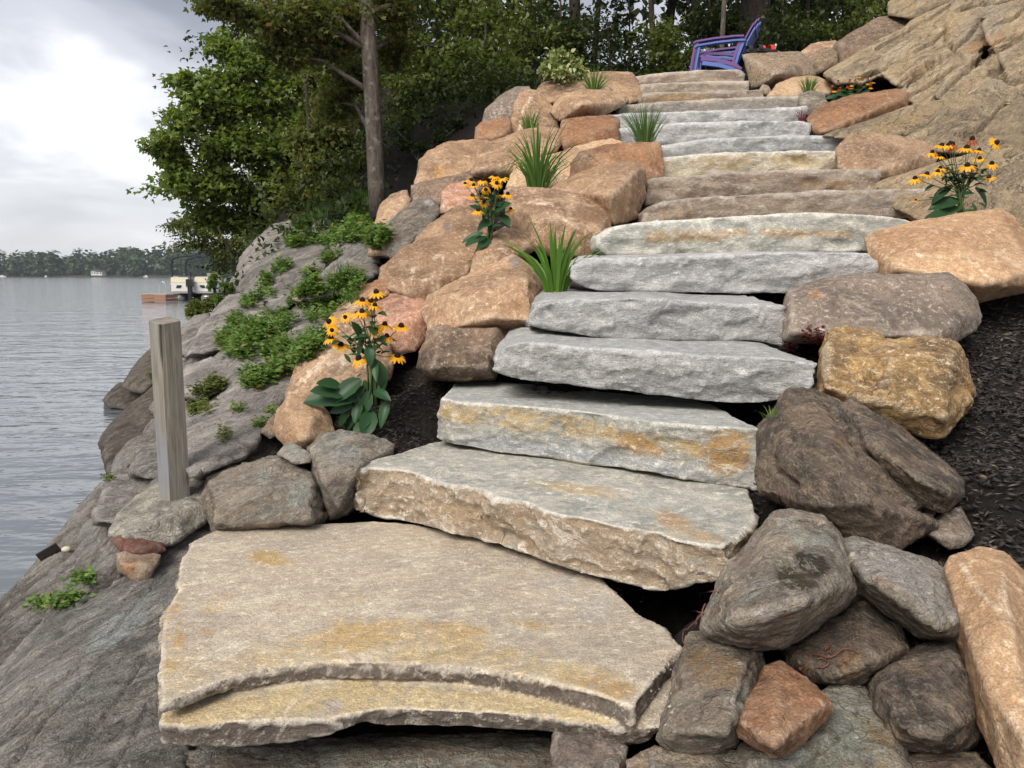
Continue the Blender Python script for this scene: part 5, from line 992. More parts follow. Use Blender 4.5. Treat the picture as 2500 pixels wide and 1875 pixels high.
def tree(name, label, trunk, rads, blobs, leafmat, barkmat, ntw=14, nlf=34, size=0.09, lobes=1, cat='tree', group=None, seed=1, twigs=True, limb_r=0.03, base=None):
    rng = np.random.RandomState(seed)
    base = Vector(base) if base is not None else Vector(trunk[0])
    t = empty(name, base)
    mb = MB(); mb.tube([Vector(p) - base for p in trunk], rads, 10)
    lm = MB(); parts = []
    for (c, r) in blobs:
        c = Vector(c); 
        # limb leaves the trunk below the blob
        best = min(trunk, key=lambda p: (Vector(p) - c).length + 1.2 * max(0, Vector(p).z - c.z + 0.2))
        o = Vector(best); mid = o.lerp(c, 0.5) + Vector((rng.uniform(-.1, .1), rng.uniform(-.1, .1), 0.12 * (c - o).length))
        lm.tube([o - base, mid - base, c - base], [limb_r, limb_r * 0.6, limb_r * 0.2], 5, False)
        parts += blob_leaves(rng, c - base, r, ntw, nlf, size, lobes, o - base, lm if twigs else None)
    mb.build('trunk', M[barkmat], t, True)
    lm.build('branches', M[barkmat], t, True)['kind'] = 'stuff'
    link('crown', leaf_mesh('crown', parts, M[leafmat]), t)
    tag(t, label, cat, group)
    return t
TG = 'trees standing at the edge of the wood'
# the slender tree at the left edge of the boulders
tp = [U(*P('X', (x, y))[0], Y) for x, y, Y in ((818, 470, 8.2), (813, 400, 8.2), (808, 300, 8.2), (803, 200, 8.22), (797, 110, 8.25), (792, 30, 8.3), (786, -60, 8.4), (775, -250, 8.5), (770, -500, 8.6))]
bl = [px_blob('X', *b) for b in ((470, 6, 62, 20, 7.6), (560, 40, 85, 36, 7.8), (650, 20, 90, 45, 8.0), (690, 90, 80, 50, 8.3), (740, 30, 80, 45, 8.4), (610, 110, 55, 35, 8.0), (760, 160, 50, 45, 8.8), (720, 220, 60, 50, 9.0), (860, 30, 70, 45, 8.8), (850, 110, 45, 40, 9.2), (600, -90, 200, 70, 8.5), (800, -120, 200, 80, 8.6), (1000, -150, 200, 80, 9.0))]  # the topmost lobes lie overhead out of view, added to cast shade
tree('slender_tree', 'slender grey trunked tree rising beside the leftmost boulders, branches over the lake', tp, [0.095, 0.085, 0.08, 0.078, 0.078, 0.075, 0.07, 0.05, 0.02], bl, 'olive', 'bark', 30, 50, 0.048, 3, group=TG, seed=3)
# bright maple leaning over the water
tb = U(*P('A', (1680, 1290))[0], 11.6)
tp = [tb, U(*P('X', (675, 470))[0], 11.7), U(*P('X', (655, 380))[0], 11.8), U(*P('X', (640, 280))[0], 12.0), U(*P('X', (620, 180))[0], 12.1), U(*P('X', (600, 60))[0], 12.2)]
bl = [px_blob('X', *b) for b in ((345, 303, 42, 22, 10.8), (395, 262, 55, 26, 11.0), (370, 345, 40, 20, 11.0), (430, 205, 60, 28, 11.2), (400, 175, 40, 16, 11.2), (500, 130, 55, 35, 11.6), (475, 95, 35, 25, 11.6), (480, 235, 75, 45, 11.4), (560, 185, 75, 50, 11.8), (545, 305, 85, 50, 11.6), (455, 320, 70, 40, 11.2), (365, 392, 62, 26, 10.9), (440, 405, 75, 34, 11.2), (540, 405, 85, 50, 11.6), (620, 330, 80, 60, 12.0), (630, 240, 80, 60, 12.0), (430, 465, 55, 30, 11.3), (520, 480, 70, 38, 11.7), (600, 470, 65, 42, 12.0), (560, 90, 60, 45, 12.0), (660, 150, 70, 60, 12.3))]
bl += [(Vector(bl[i][0]).lerp(Vector(bl[j][0]), 0.5) + Vector((0, 0.2, 0)), tuple(0.85 * q for q in bl[i][1])) for i, j in ((0, 2), (1, 3), (3, 5), (5, 7), (7, 8), (9, 10), (11, 12), (12, 13), (13, 14), (14, 15), (16, 17), (17, 18), (8, 19), (10, 12), (7, 10))]
bl = [(c, (r[0], r[1], r[2] * 1.35)) for c, r in bl]
tree('maple_tree', 'bright green maple reaching left over the lake', tp, [0.06, 0.05, 0.045, 0.04, 0.03, 0.015], bl, 'maple', 'bark_dark', 19, 36, 0.074, 3, group=TG, seed=5, limb_r=0.016)
# small fine leaved tree on the shore
tb = U(*P('D', (1365, 150))[0], 10.6)
tp = [tb, U(*P('X', (503, 560))[0], 10.6), U(*P('X', (490, 530))[0], 10.6), U(*P('X', (470, 490))[0], 10.7)]
bl = [px_blob('X', *b) for b in ((378, 485, 42, 16, 10.4), (420, 505, 48, 18, 10.5), (412, 528, 46, 12, 10.5), (475, 522, 50, 26, 10.7), (470, 548, 34, 12, 10.6), (520, 530, 45, 30, 10.8))]
tree('small_shore_tree', 'small fine leaved tree hanging above the pontoon boat', tp, [0.03, 0.028, 0.022, 0.01], bl, 'bush', 'bark_dark', 18, 28, 0.045, 1, group=TG, seed=7, limb_r=0.012)
# olive trees left of the slender trunk
def olive(label, bx, by, Y, pts, blobs, seed, mat='olive', size=0.085, r0=0.05, ntw=16):
    tp = [U(*P('X', (bx, by))[0], Y)] + [U(*P('X', (x, y))[0], Y) for x, y in pts]
    n = len(tp)
    return tree('young_tree', label, tp, [r0 * (1 - 0.7 * i / (n - 1)) for i in range(n)], [px_blob('X', *b) for b in blobs], mat, 'bark_dark', ntw, 34, size, 1, group=TG, seed=seed, limb_r=0.02)
olive('olive leaved young tree between maple and slender trunk', 690, 470, 10.2, ((680, 380), (668, 280), (660, 180)), ((700, 350, 75, 45, 10.2), (640, 400, 60, 40, 10.0), (760, 390, 60, 45, 10.5), (690, 430, 70, 30, 10.0), (720, 270, 70, 50, 10.4), (650, 300, 55, 45, 10.3), (760, 310, 50, 50, 10.6), (690, 180, 70, 50, 10.8), (600, 440, 45, 35, 10.2)), 21)
olive('low leafy sapling at the foot of the wood, left of the slender trunk', 760, 430, 9.6, ((755, 400), (750, 360)), ((740, 400, 45, 30, 9.6), (780, 350, 40, 40, 9.9), (700, 420, 45, 25, 9.8), (640, 470, 40, 25, 10.4)), 22, 'bush', 0.07, 0.02)
olive('broad bushy tree just right of the slender trunk', 900, 400, 10.6, ((905, 300), (915, 200), (925, 100)), ((885, 180, 55, 45, 10.4), (940, 130, 60, 45, 10.6), (900, 250, 65, 45, 10.3), (970, 190, 60, 45, 10.6), (860, 300, 40, 40, 10.3), (930, 300, 60, 35, 10.4), (1010, 230, 50, 40, 10.8), (990, 120, 60, 45, 11.0), (880, 90, 50, 40, 10.8)), 23, 'bush', 0.085, 0.05, 20)
olive('yellowish green young tree left of the variegated shrub', 1040, 330, 11.4, ((1040, 250), (1045, 150), (1050, 50)), ((1040, 200, 55, 40, 11.2), (1085, 150, 50, 40, 11.4), (1020, 270, 45, 30, 11.0), (1060, 100, 55, 45, 11.6), (1090, 230, 40, 35, 11.5), (1030, 50, 60, 40, 11.8)), 24, 'bush', 0.085, 0.04)
# deeper wood: standing trunks with high crowns, and leafy undergrowth between
def forest_proto(seed, h, lean, leafy):
    rng = np.random.RandomState(seed)
    tp = [Vector((lean * (k / 6) ** 1.5 + rng.uniform(-.05, .05), rng.uniform(-.05, .05), h * k / 6)) for k in range(7)]
    tp[0] = Vector((0, 0, -0.3))
    bl = []
    for k in range(leafy):
        z = rng.uniform(0.33, 1.05) * h; a = rng.uniform(0, 6.28); d = rng.uniform(0.3, 1.5)
        bl.append((Vector((lean * (z / h) + math.cos(a) * d, math.sin(a) * d, z)), (rng.uniform(.6, 1.0), rng.uniform(.6, 1.0), rng.uniform(.4, .7))))
    return tp, bl
def forest_tree(label, px, Y, r, h, lean, leafy, seed, leaf='forest', barkm='bark_dark', low=()):
    x = (px * 1.1302 - CX) / F * (Y * 1.02)
    z = soil_z(x, Y)
    tp, bl = forest_proto(seed, h, lean, leafy)
    off = Vector((x, Y, z))
    bl += [(Vector(c), q_) for c, q_ in low]
    return tree('forest_tree', label, [p + off for p in tp], [r * (1.25 if k == 0 else 1 - 0.12 * k) for k in range(7)], [(Vector(c) + off, q_) for c, q_ in bl], leaf, barkm, 14, 30, 0.12, 1, group='trees deeper in the wood', seed=seed, twigs=False, base=off)
forest_tree('thick dark tree trunk directly behind the stacked chairs', 1592, 13.2, 0.27, 11, 0.15, 8, 31)
forest_tree('thin pale trunk just left of the thick dark trunk', 1531, 12.2, 0.042, 7, 0.02, 6, 32, 'bush', 'bark')
forest_tree('dark trunk behind the bushy tree, right of the slender trunk', 1000, 13.2, 0.10, 10, 0.2, 9, 33)
forest_tree('straight dark trunk above the variegated shrub', 1240, 14.0, 0.11, 10, -0.2, 8, 34)
forest_tree('leaning twin of the trunk above the variegated shrub', 1270, 15.0, 0.06, 9, 0.5, 8, 35)
forest_tree('thin leaning trunk midway between shrub and chairs', 1390, 13.6, 0.055, 9, -0.7, 8, 36)
forest_tree('dark leaning trunk a little left of the chairs', 1420, 15.0, 0.09, 10, 0.6, 8, 37)
forest_tree('slim trunk above the second step from the top', 1475, 14.4, 0.05, 8, -0.3, 8, 38)
forest_tree('dark trunk right of the chairs, above the sandals boulder', 1690, 15.5, 0.08, 9, 0.3, 9, 39)
forest_tree('dark trunk behind the long leaning boulder', 1780, 16.0, 0.10, 10, -0.3, 9, 40)
forest_tree('rightmost forest trunk beside the highest boulder', 1860, 15.0, 0.08, 9, 0.2, 9, 41)
forest_tree('thin trunk between dark trunk and variegated shrub', 1140, 14.5, 0.07, 9, 0.3, 9, 42)
forest_tree('dark trunk in the gap behind the maple', 720, 15.5, 0.09, 9, 0.2, 12, 43)
forest_tree('dark trunk farther left behind the maple', 620, 17, 0.09, 9, -0.2, 12, 44)
forest_tree('shaded tree right behind the slender trunk', 850, 14.5, 0.09, 10, 0.2, 12, 45)
def sapling(label, px, Y, h, wd, seed, leaf='forest', n=9):
    rng = np.random.RandomState(seed); x = (px * 1.1302 - CX) / F * (Y * 1.02); z = soil_z(x, Y); off = Vector((x, Y, z))
    tp = [off + Vector((0, 0, -0.2)), off + Vector((0.05, 0, h * 0.4)), off + Vector((0.0, 0.05, h))]
    bl = [(off + Vector((rng.uniform(-wd, wd), rng.uniform(-wd, wd) * 0.7, rng.uniform(0.12, 1.0) * h)), (rng.uniform(.3, .55), rng.uniform(.3, .5), rng.uniform(.22, .4))) for _ in range(n)]
    return tree('sapling', label, tp, [0.03, 0.02, 0.008], bl, leaf, 'bark_dark', 10, 26, 0.085, 1, group='leafy undergrowth of the wood', seed=seed, twigs=False, limb_r=0.01, base=off)
SP = [(1130, 12.4, 2.2, .6, 'dense sapling behind the variegated shrub'), (1200, 13.6, 3.2, .7, 'tall leafy sapling above the variegated shrub'), (1300, 12.6, 1.5, .6, 'low sapling right of the variegated shrub'), (1340, 14.6, 3.0, .5, 'airy sapling against the sky gap'),
      (1440, 13.0, 1.6, .6, 'low sapling left of the chair legs'), (1500, 14.2, 3.4, .8, 'leafy sapling left of the thin pale trunk'), (1650, 12.6, 2.4, .7, 'leafy sapling right of the chair backs'), (1700, 13.8, 3.2, .8, 'tall sapling above the sandals'),
      (1760, 13.0, 2.6, .7, 'sapling above the brown block'), (1820, 14.2, 3.4, .8, 'sapling above the long leaning boulder'), (1900, 13.6, 3.2, .8, 'rightmost sapling near the highest boulder'), (1060, 13.4, 3.0, .9, 'dark sapling behind the yellowish tree'),
      (950, 13.0, 3.2, .9, 'dark sapling behind the bushy tree'), (870, 12.4, 2.6, .9, 'dark sapling right of the slender trunk'), (780, 12.6, 2.8, .9, 'dark sapling left of the slender trunk'), (700, 13.4, 3.0, .9, 'dark sapling behind the olive tree'), (620, 14.0, 2.6, .9, 'dark sapling behind the maple trunk'), (560, 15.0, 2.6, .8, 'outermost sapling toward the lake'), (1560, 15.5, 3.6, .9, 'tall sapling behind the thick trunk')]
for i, (px, Y, h, wd, lb) in enumerate(SP): sapling(lb, px, Y, h, wd, 60 + i, 'forest' if i % 4 else 'bush', 12)
# the wood behind, one mass
rng = np.random.RandomState(5); n = 44000
pos = np.stack([rng.uniform(-8, 14, n), rng.uniform(17, 27, n), rng.uniform(0, 1, n) ** 1.1 * 9], 1)
gz = np.array([soil_z(x, y) for x, y in pos[:400, :2]]); pos[:, 2] += top_z - 0.4 - np.clip((-pos[:, 0] - 1.5) * 0.5, 0, 3)
keep = fbm(pos * np.array([0.55, 0.3, 0.5]) + 3, 3) > -0.17
keep &= ~((np.abs(pos[:, 0] / pos[:, 1] * 1736 + 1106 - 1370) < 130) & (fbm(pos * np.array([1.3, 0.2, 1.3]) + 30, 3) > -0.08))
keep &= (pos[:, 0] / pos[:, 1] * 1736 + 1106) > 600
pos = pos[keep]; n = len(pos)
link('background_wood', leaf_mesh('background_wood', [leaf_arrays(pos, rdir(rng, n), rdir(rng, n), rng.uniform(0.16, 0.34, n), 1, rng, 0.7)], M['forest']))['kind'] = 'stuff'
# ------------------------------------------------------------------ grasses, weeds
def blades(rng, n, h, spread, width, droop, lean=(0, 0), seg=5, r0=0.03, tipdirs=None):
    """curved tapering blades -> verts, quads, lv"""
    V = []; Q = []; C = []; k = 0
    for i in range(n):
        a = rng.uniform(0, 6.283); o = rng.uniform(0, 1) ** 0.7
        dx, dy = math.cos(a), math.sin(a)
        hh = h * rng.uniform(0.55, 1.08); out_ = spread * o * rng.uniform(0.7, 1.1); dr = droop * rng.uniform(0.4, 1.3) * o
        b = np.array([dx * r0 * o, dy * r0 * o, -0.02]); w_ = width * rng.uniform(0.7, 1.2)
        sx, sy = -dy, dx
        if rng.uniform() < 0.6: sx, sy = 1.0, rng.uniform(-.4, .4)
        for j in range(seg + 1):
            t = j / seg
            c = b + np.array([dx * out_ * t ** 1.6 + lean[0] * t, dy * out_ * t ** 1.6 + lean[1] * t, hh * t - dr * hh * t ** 3])
            ww = w_ * (1 - t ** 2.2) * (0.55 + 0.9 * min(t * 2.5, 1) * 0.5) + 0.0004
            V += [c + np.array([sx, sy, 0]) * ww / 2, c - np.array([sx, sy, 0]) * ww / 2]
        for j in range(seg): Q.append([k + 2 * j, k + 2 * j + 1, k + 2 * j + 3, k + 2 * j + 2])
        C += [[rng.uniform(0, 1), rng.uniform(0, 1) if rng.uniform() else 0, 0, 1]] * (2 * (seg + 1)); k += 2 * (seg + 1)
    C = np.array(C)
    return np.array(V), np.array(Q), C
GG = 'ornamental grasses planted among the boulders'
def grass(label, reg, x, y, Y, h, n, spread, width, droop, mat, seed, name='grass_tuft', r0=0.04, cat='grass', split=False, lean=(0, 0), group=GG, nblades=0):
    (a, b), = P(reg, (x, y)); base = U(a, b, Y); rng = np.random.RandomState(seed)
    if split:                                   # broad blades stand apart: each is a part
        t = empty(name, base)
        for i in range(n):
            v, q_, c = blades(rng, 1, h, spread, width, droop, lean, 7, r0)
            me = leaf_mesh('blade', [(v, q_, c)], M[mat]); link('blade', me, t)
        return tag(t, label, cat, group)
    v, q_, c = blades(rng, n, h, spread, width, droop, lean, 5, r0)
    o = link(name, leaf_mesh(name, [(v, q_, c)], M[mat]), loc=base)
    return tag(o, label, cat, group)
grass('broad bladed daylily clump between tan boulders and the grey fifth step', 'E', 1555, 262, 3.98, 0.40, 46, 0.30, 0.021, 0.35, 'lily', 1, 'daylily', 0.05, 'daylily', True)
grass('tall arching grass clump in front of the long smooth tan boulder', 'B', 1215, 1105, 5.55, 0.60, 130, 0.46, 0.011, 0.85, 'grassy', 2, 'arching_grass', 0.06)
grass('fine green grass tuft standing in front of the bluish upper steps', 'B', 1838, 840, 6.2, 0.36, 190, 0.20, 0.0055, 0.18, 'blue', 3, r0=0.06)
grass('small dark grass tuft on the tan boulders left of the wedge', 'B', 1168, 765, 7.35, 0.24, 120, 0.13, 0.005, 0.3, 'grassy', 4)
grass('bright arching grass at the foot of the variegated shrub', 'B', 1540, 545, 8.25, 0.34, 100, 0.30, 0.008, 0.5, 'grassy', 5)
grass('small yellowish grass tuft on the pale rounded boulder', 'C', 885, 545, 8.35, 0.24, 90, 0.14, 0.006, 0.3, 'grassy', 6)
grass('wiry reddish dry tuft at the end of the white edged step', 'C', 850, 690, 7.4, 0.14, 60, 0.08, 0.003, 0.5, 'redleaf', 7)
grass('tiny grass sprig in the mulch left of the big dark boulder', 'F', 690, 968, 2.62, 0.05, 26, 0.05, 0.0035, 0.4, 'grassy', 8)

def scatter_px(reg, x, y, rx, ry, n, ang, rng):
    """points on the real surfaces inside an oval of the view"""
    a = math.radians(ang); r = []
    (cx, cy), = P(reg, (x, y)); sc = 1.1302 if reg == 'X' else KZ
    for _ in range(n):
        th = rng.uniform(0, 6.283); d = math.sqrt(rng.uniform(0, 1)); u = rx * sc * d * math.cos(th); v = ry * sc * d * math.sin(th)
        loc, nor, ob = hit(cx + u * math.cos(a) - v * math.sin(a), cy + u * math.sin(a) + v * math.cos(a))
        if loc is not None and loc.y < 14: r.append((np.array(loc), np.array(nor)))
    return r
WG = 'weeds rooted in the cracks of the shore bedrock'
def weeds(label, reg, ovals, n, size, h, seed, mat='weed', kind='leaf', name='weed_patch', cat='weeds', group=WG):
    rng = np.random.RandomState(seed); parts = []; pts = []
    for x, y, rx, ry, ang in ovals: pts += scatter_px(reg, x, y, rx, ry, n, ang, rng)
    if not pts: return
    base = np.mean([p for p, _ in pts], 0)
    if kind == 'leaf':
        for p, no in pts:
            k = rng.randint(9, 16); hh = h * rng.uniform(0.3, 0.95)
            top = p + np.array([rng.normal() * 0.02, rng.normal() * 0.02 - 0.01, hh])
            ts = rng.uniform(0.15, 1, k)[:, None]; pp = p + (top - p) * ts + rng.normal(size=(k, 3)) * 0.4 * size - base
            dr = rdir(rng, k); dr[:, 2] = np.abs(dr[:, 2]) * 0.2; nn = rng.normal(size=(k, 3)) * 0.5; nn[:, 2] += 1; nn[:, 1] -= 0.4
            parts.append(leaf_arrays(pp, dr, nn, size * rng.uniform(0.6, 1.3, k), 1, rng, 0.5))
    else:
        for p, no in pts:
            v, q_, c = blades(rng, 5, h, h * 0.7, 0.006, 0.5, seg=3, r0=0.02); parts.append((v + p - base, q_, c))
    o = link(name, leaf_mesh(name, parts, M[mat]), loc=base)
    return tag(o, label, cat, group, 'stuff')
weeds('wide fern like green patch on bedrock right of the post top', 'D', [(1420, 550, 140, 70, -25), (1560, 480, 150, 60, -15), (1330, 560, 60, 60, 0), (1390, 620, 60, 40, 20)], 95, 0.036, 0.10, 1)
weeds('long green strip of weeds running diagonally up the grey bedrock', 'D', [(1560, 760, 150, 40, -30), (1680, 680, 120, 45, -30), (1600, 610, 80, 40, -20), (1480, 790, 50, 35, 0), (1790, 600, 110, 45, -40)], 90, 0.032, 0.08, 2)
weeds('thick grassy tangle left of the long sloping tan boulder', 'D', [(1900, 330, 170, 60, -15), (1800, 290, 80, 50, 0), (2010, 240, 110, 60, -20)], 80, 0.03, 0.09, 3)
weeds('long grass blades standing above the weed tangle', 'D', [(1950, 300, 150, 70, -15), (2010, 200, 90, 40, 0)], 40, 0.03, 0.14, 4, 'grassy', 'blade')
weeds('small yellowish weeds right behind the middle of the post', 'D', [(1200, 850, 70, 40, -30), (1150, 950, 40, 40, 0), (1250, 830, 40, 30, 0)], 45, 0.028, 0.07, 5, 'bush')
weeds('leafy sprig under the dark rock hollow', 'D', [(1545, 250, 40, 70, 0), (1790, 190, 40, 50, 0)], 26, 0.045, 0.10, 6)
weeds('bright weeds covering the grassy bank by the pale stone block', 'A', [(1830, 1380, 140, 45, -15), (1700, 1400, 40, 40, 0), (1990, 1380, 150, 50, -10), (1750, 1300, 50, 30, 0), (2080, 1290, 70, 40, -20), (2180, 1400, 80, 40, 0)], 85, 0.045, 0.10, 7)
weeds('tall grass along the upper grassy bank below the wood', 'A', [(1800, 1270, 90, 30, -25), (1950, 1230, 120, 50, -20), (2080, 1180, 80, 50, -25), (2160, 1150, 60, 50, -20)], 60, 0.03, 0.18, 8, 'grassy', 'blade')
weeds('loose green trail of weeds on the upper shore rocks below the bank', 'D', [(1640, 130, 70, 30, -20), (1912, 68, 60, 34, -30), (1730, 330, 60, 40, 0), (1450, 330, 60, 30, -30), (1360, 440, 50, 25, -20), (1870, 400, 80, 40, -30)], 34, 0.035, 0.08, 14)
weeds('small clover like sprig high on the dark left rock face', 'G', [(490, 565, 55, 30, -10)], 14, 0.03, 0.02, 9)
weeds('trailing green vine with round leaves low on the dark left rock face', 'G', [(330, 710, 110, 20, -12), (250, 705, 40, 20, 0), (440, 680, 20, 20, 0)], 12, 0.028, 0.02, 10)
weeds('pair of tiny sprouts on the smooth bedrock right of the post', 'D', [(1510, 1040, 25, 25, 0), (1580, 965, 20, 12, 0), (1380, 950, 15, 12, 0)], 7, 0.022, 0.03, 11)
weeds('yellow tipped weed stalks by the foot of the post', 'D', [(1290, 1110, 20, 40, 0), (640, 1355, 14, 14, 0), (880, 740, 16, 26, 0)], 8, 0.022, 0.05, 12, 'bush')
weeds('dark red sedum cluster between fourth step end and golden boulder', 'F', [(850, 590, 90, 40, -15), (910, 560, 60, 50, 0)], 34, 0.026, 0.05, 13, 'redleaf', name='red_sedum', cat='plant', group=None)

def shrub(name, label, reg, x, y, Y, blobs, mat, size, ntw, nlf, seed, cat='shrub', group=None):
    (a, b), = P(reg, (x, y)); base = U(a, b, Y); rng = np.random.RandomState(seed); t = empty(name, base); mb = MB(); parts = []
    for bb in blobs:
        c, r = px_blob(*bb); mb.tube([(0, 0, -0.05), (c - base) * 0.5, c - base], [0.012, 0.008, 0.004], 5, False)
        parts += blob_leaves(rng, c - base, r, ntw, nlf, size, 1, (0, 0, 0), None, 0.8, 0.1, 0.2)
    mb.build('stems', M['twig'], t, True)['kind'] = 'stuff'; link('foliage', leaf_mesh('foliage', parts, M[mat]), t)
    return tag(t, label, cat, group)
shrub('variegated_shrub', 'cream edged variegated shrub at the top of the left boulders', 'B', 1330, 490, 8.9, [('B', 1330, 320, 75, 50, 8.9), ('B', 1410, 370, 75, 60, 8.9), ('B', 1280, 390, 60, 60, 8.8), ('B', 1360, 430, 90, 45, 8.7), ('B', 1460, 410, 45, 50, 8.9)], 'varieg', 0.062, 16, 14, 71)
shrub('shore_bush', 'round leaved green bush at the waterline right below the pontoon boat', 'D', 1150, 430, 8.0, [('D', 1125, 345, 40, 45, 8.0), ('D', 1195, 340, 45, 45, 8.2), ('D', 1110, 385, 32, 28, 7.9), ('D', 1175, 390, 50, 30, 8.0)], 'bush', 0.05, 14, 16, 72)
shrub('shore_bush', 'tall sprigged bush covering the right side of the pontoon boat', 'D', 1255, 330, 8.6, [('D', 1226, 220, 20, 34, 8.6), ('D', 1240, 180, 14, 20, 8.7), ('D', 1300, 240, 26, 34, 8.8), ('D', 1340, 250, 26, 44, 8.8), ('D', 1250, 300, 34, 26, 8.5)], 'weed', 0.045, 12, 14, 73)
shrub('shade_shrub', 'low shrub in deep shade right of the slender trunk base', 'B', 520, 900, 9.2, [('B', 540, 850, 60, 40, 9.2), ('B', 640, 810, 60, 40, 9.4), ('B', 450, 830, 50, 30, 9.4), ('B', 700, 760, 70, 50, 9.6), ('B', 400, 750, 60, 60, 9.8), ('B', 780, 720, 60, 60, 9.6)], 'forest', 0.06, 12, 16, 74)

# creeping red brown stems
def stems(label, reg, lines, Y, seed):
    rng = np.random.RandomState(seed); first = None; mb = MB()
    for pl in lines:
        pts = []
        for x, y in P(reg, *pl):
            loc, nor, ob = hit(x, y)
            if loc is not None: pts.append(loc + nor * 0.006)
        if len(pts) > 1:
            # smooth in-between points
            sm = []
            for i in range(len(pts) - 1):
                for k in range(4):
                    p0, p1, p2, p3 = pts[max(i - 1, 0)], pts[i], pts[i + 1], pts[min(i + 2, len(pts) - 1)]; u = k / 4
                    sm.append(0.5 * (2 * p1 + (p2 - p0) * u + (2 * p0 - 5 * p1 + 4 * p2 - p3) * u * u + (3 * p1 - p0 - 3 * p2 + p3) * u ** 3) + Vector((rng.uniform(-.002, .002), 0, 0.006 * rng.uniform(0, 1))))
            sm.append(pts[-1]); mb.tube(sm, 0.0019, 5)
    if mb.v:
        o = mb.build('creeping_stem', M['redstem'], None, True, loc=mb.v[0]); tag(o, label, 'plant', 'bare reddish sedum stems'); o['kind'] = 'thing'
stems('tangled reddish stems in the dark gap under the brown faced step', 'I', [[(160, 620), (260, 660), (370, 640)], [(240, 590), (260, 670), (280, 720), (240, 840)], [(150, 750), (220, 760), (290, 770)], [(300, 720), (270, 800), (180, 880), (165, 930), (185, 970)], [(210, 640), (300, 620), (310, 680)]], 1.9, 1)
stems('branching reddish stems lying on the dark stone with orange corner', 'I', [[(815, 1150), (810, 1070), (835, 1000)], [(850, 1090), (920, 1020), (1020, 1030), (1100, 990), (1180, 1010)], [(830, 1110), (880, 1080), (960, 1090), (1005, 1070), (980, 1040), (940, 1045)], [(880, 1080), (870, 1010)], [(985, 1000), (1015, 970), (1020, 1010)]], 1.7, 2)
stems('short bare red stalks in the mulch below the big dark boulder', 'I', [[(730, 150), (725, 90), (705, 60)], [(770, 150), (790, 110), (780, 60)]], 2.3, 3)

# ------------------------------------------------------------------ black eyed susans
def petal_mesh(n, L, w_, droop, cup, seed, ragged=0.12):
    rng = np.random.RandomState(seed); V = []; Q = []; C = []; k = 0
    for i in range(n):
        a = 2 * math.pi * i / n + rng.uniform(-.12, .12); l = L * rng.uniform(1 - ragged, 1 + ragged); dr = droop * rng.uniform(0.75, 1.25); ww = w_ * rng.uniform(.85, 1.1)
        ca_, sa = math.cos(a), math.sin(a)
        for j in range(5):
            t = j / 4; r = 0.006 + l * (t - 0.16 * dr * t * t); z = cup * t * L - dr * l * t ** 1.7 * 0.62
            w2 = ww * (0.45, 0.85, 1.0, 0.85, 0.22)[j] / 2
            for s_ in (-1, 0, 1): V.append([ca_ * r - sa * w2 * s_, sa * r + ca_ * w2 * s_, z + (0.0018 if s_ == 0 else 0) * (1 if j else 0)])
        for j in range(4):
            for s_ in (0, 1): b = k + j * 3 + s_; Q.append([b, b + 1, b + 4, b + 3])
        C += [[rng.uniform(0, 1), 0, 0, 1]] * 15; k += 15
    return np.array(V), np.array(Q), np.array(C)
M['petal'] = leaf_mat('yellow_petals', (0.80, 0.36, 0.010), (0.90, 0.47, 0.02), trans=0.25, rough=0.5)
M['petal_old'] = leaf_mat('withered_orange_petals', (0.45, 0.10, 0.012), (0.30, 0.07, 0.015), trans=0.2)
M['cone'] = plain('dark_flower_cone', (0.030, 0.014, 0.011), 0.85, 0.2, (400, 0.8))
PET = [leaf_mesh('petals', [petal_mesh(13, 0.033, 0.0115, d, c_, s_)], M['petal']) for s_, (d, c_) in enumerate(((0.75, 0.05), (0.95, 0.05), (0.5, 0.02), (1.15, 0.1)))]
PET_OLD = leaf_mesh('petals', [petal_mesh(10, 0.024, 0.007, 1.9, 0.0, 9, 0.25)], M['petal_old'])
cb = MB()
V = []; Q = []
for j in range(6):
    t = j / 5; r = 0.0098 * math.sqrt(max(1 - t ** 2.2, 0.0)) + 0.0003
    for k in range(10): V.append((math.cos(k * .6283) * r, math.sin(k * .6283) * r, -0.002 + 0.0165 * t))
for j in range(5):
    for k in range(10): Q.append((j * 10 + k, j * 10 + (k + 1) % 10, (j + 1) * 10 + (k + 1) % 10, (j + 1) * 10 + k))
cb.add(V, Q); cone_me = cb.build('cone', M['cone'], None, True); CONE = cone_me.data; bpy.data.objects.remove(cone_me)
def ovate(L, w_, curl, fold, seed, nl=8, nw=4):
    rng = np.random.RandomState(seed); V = []; Q = []
    for j in range(nl + 1):
        t = j / nl; half = w_ * 0.5 * (math.sin(math.pi * min(t * 0.92 + 0.05, 1)) ** 0.8) * (1.25 - 0.55 * t) + (0.0006)
        if j == nl: half = 0.0006
        half *= 1 + (0.05 if j % 2 else -0.03)
        for i in range(nw + 1):
            s_ = (i / nw) * 2 - 1
            V.append([s_ * half, L * t * (1 - 0.15 * curl * t), -curl * L * t * t * 0.6 + fold * abs(s_) * half + 0.004 * math.sin(t * 22 + abs(s_) * 3) * (1 - abs(s_) * 0.3)])
    for j in range(nl):
        for i in range(nw): b = j * (nw + 1) + i; Q.append([b, b + 1, b + nw + 2, b + nw + 1])
    C = np.tile(np.array([[rng.uniform(0, 1), 0, 0, 1]]), (len(V), 1))
    me = leaf_mesh('leaf', [(np.array(V), np.array(Q), C)], M['susan_leaf']); me.polygons.foreach_set('use_smooth', np.ones(len(me.polygons), bool)); return me
LEAF = [ovate(1.0, 0.52, 0.35, 0.35, 1), ovate(1.0, 0.46, 0.6, 0.3, 2), ovate(1.0, 0.58, 0.2, 0.25, 3), ovate(1.0, 0.36, 0.5, 0.4, 4)]
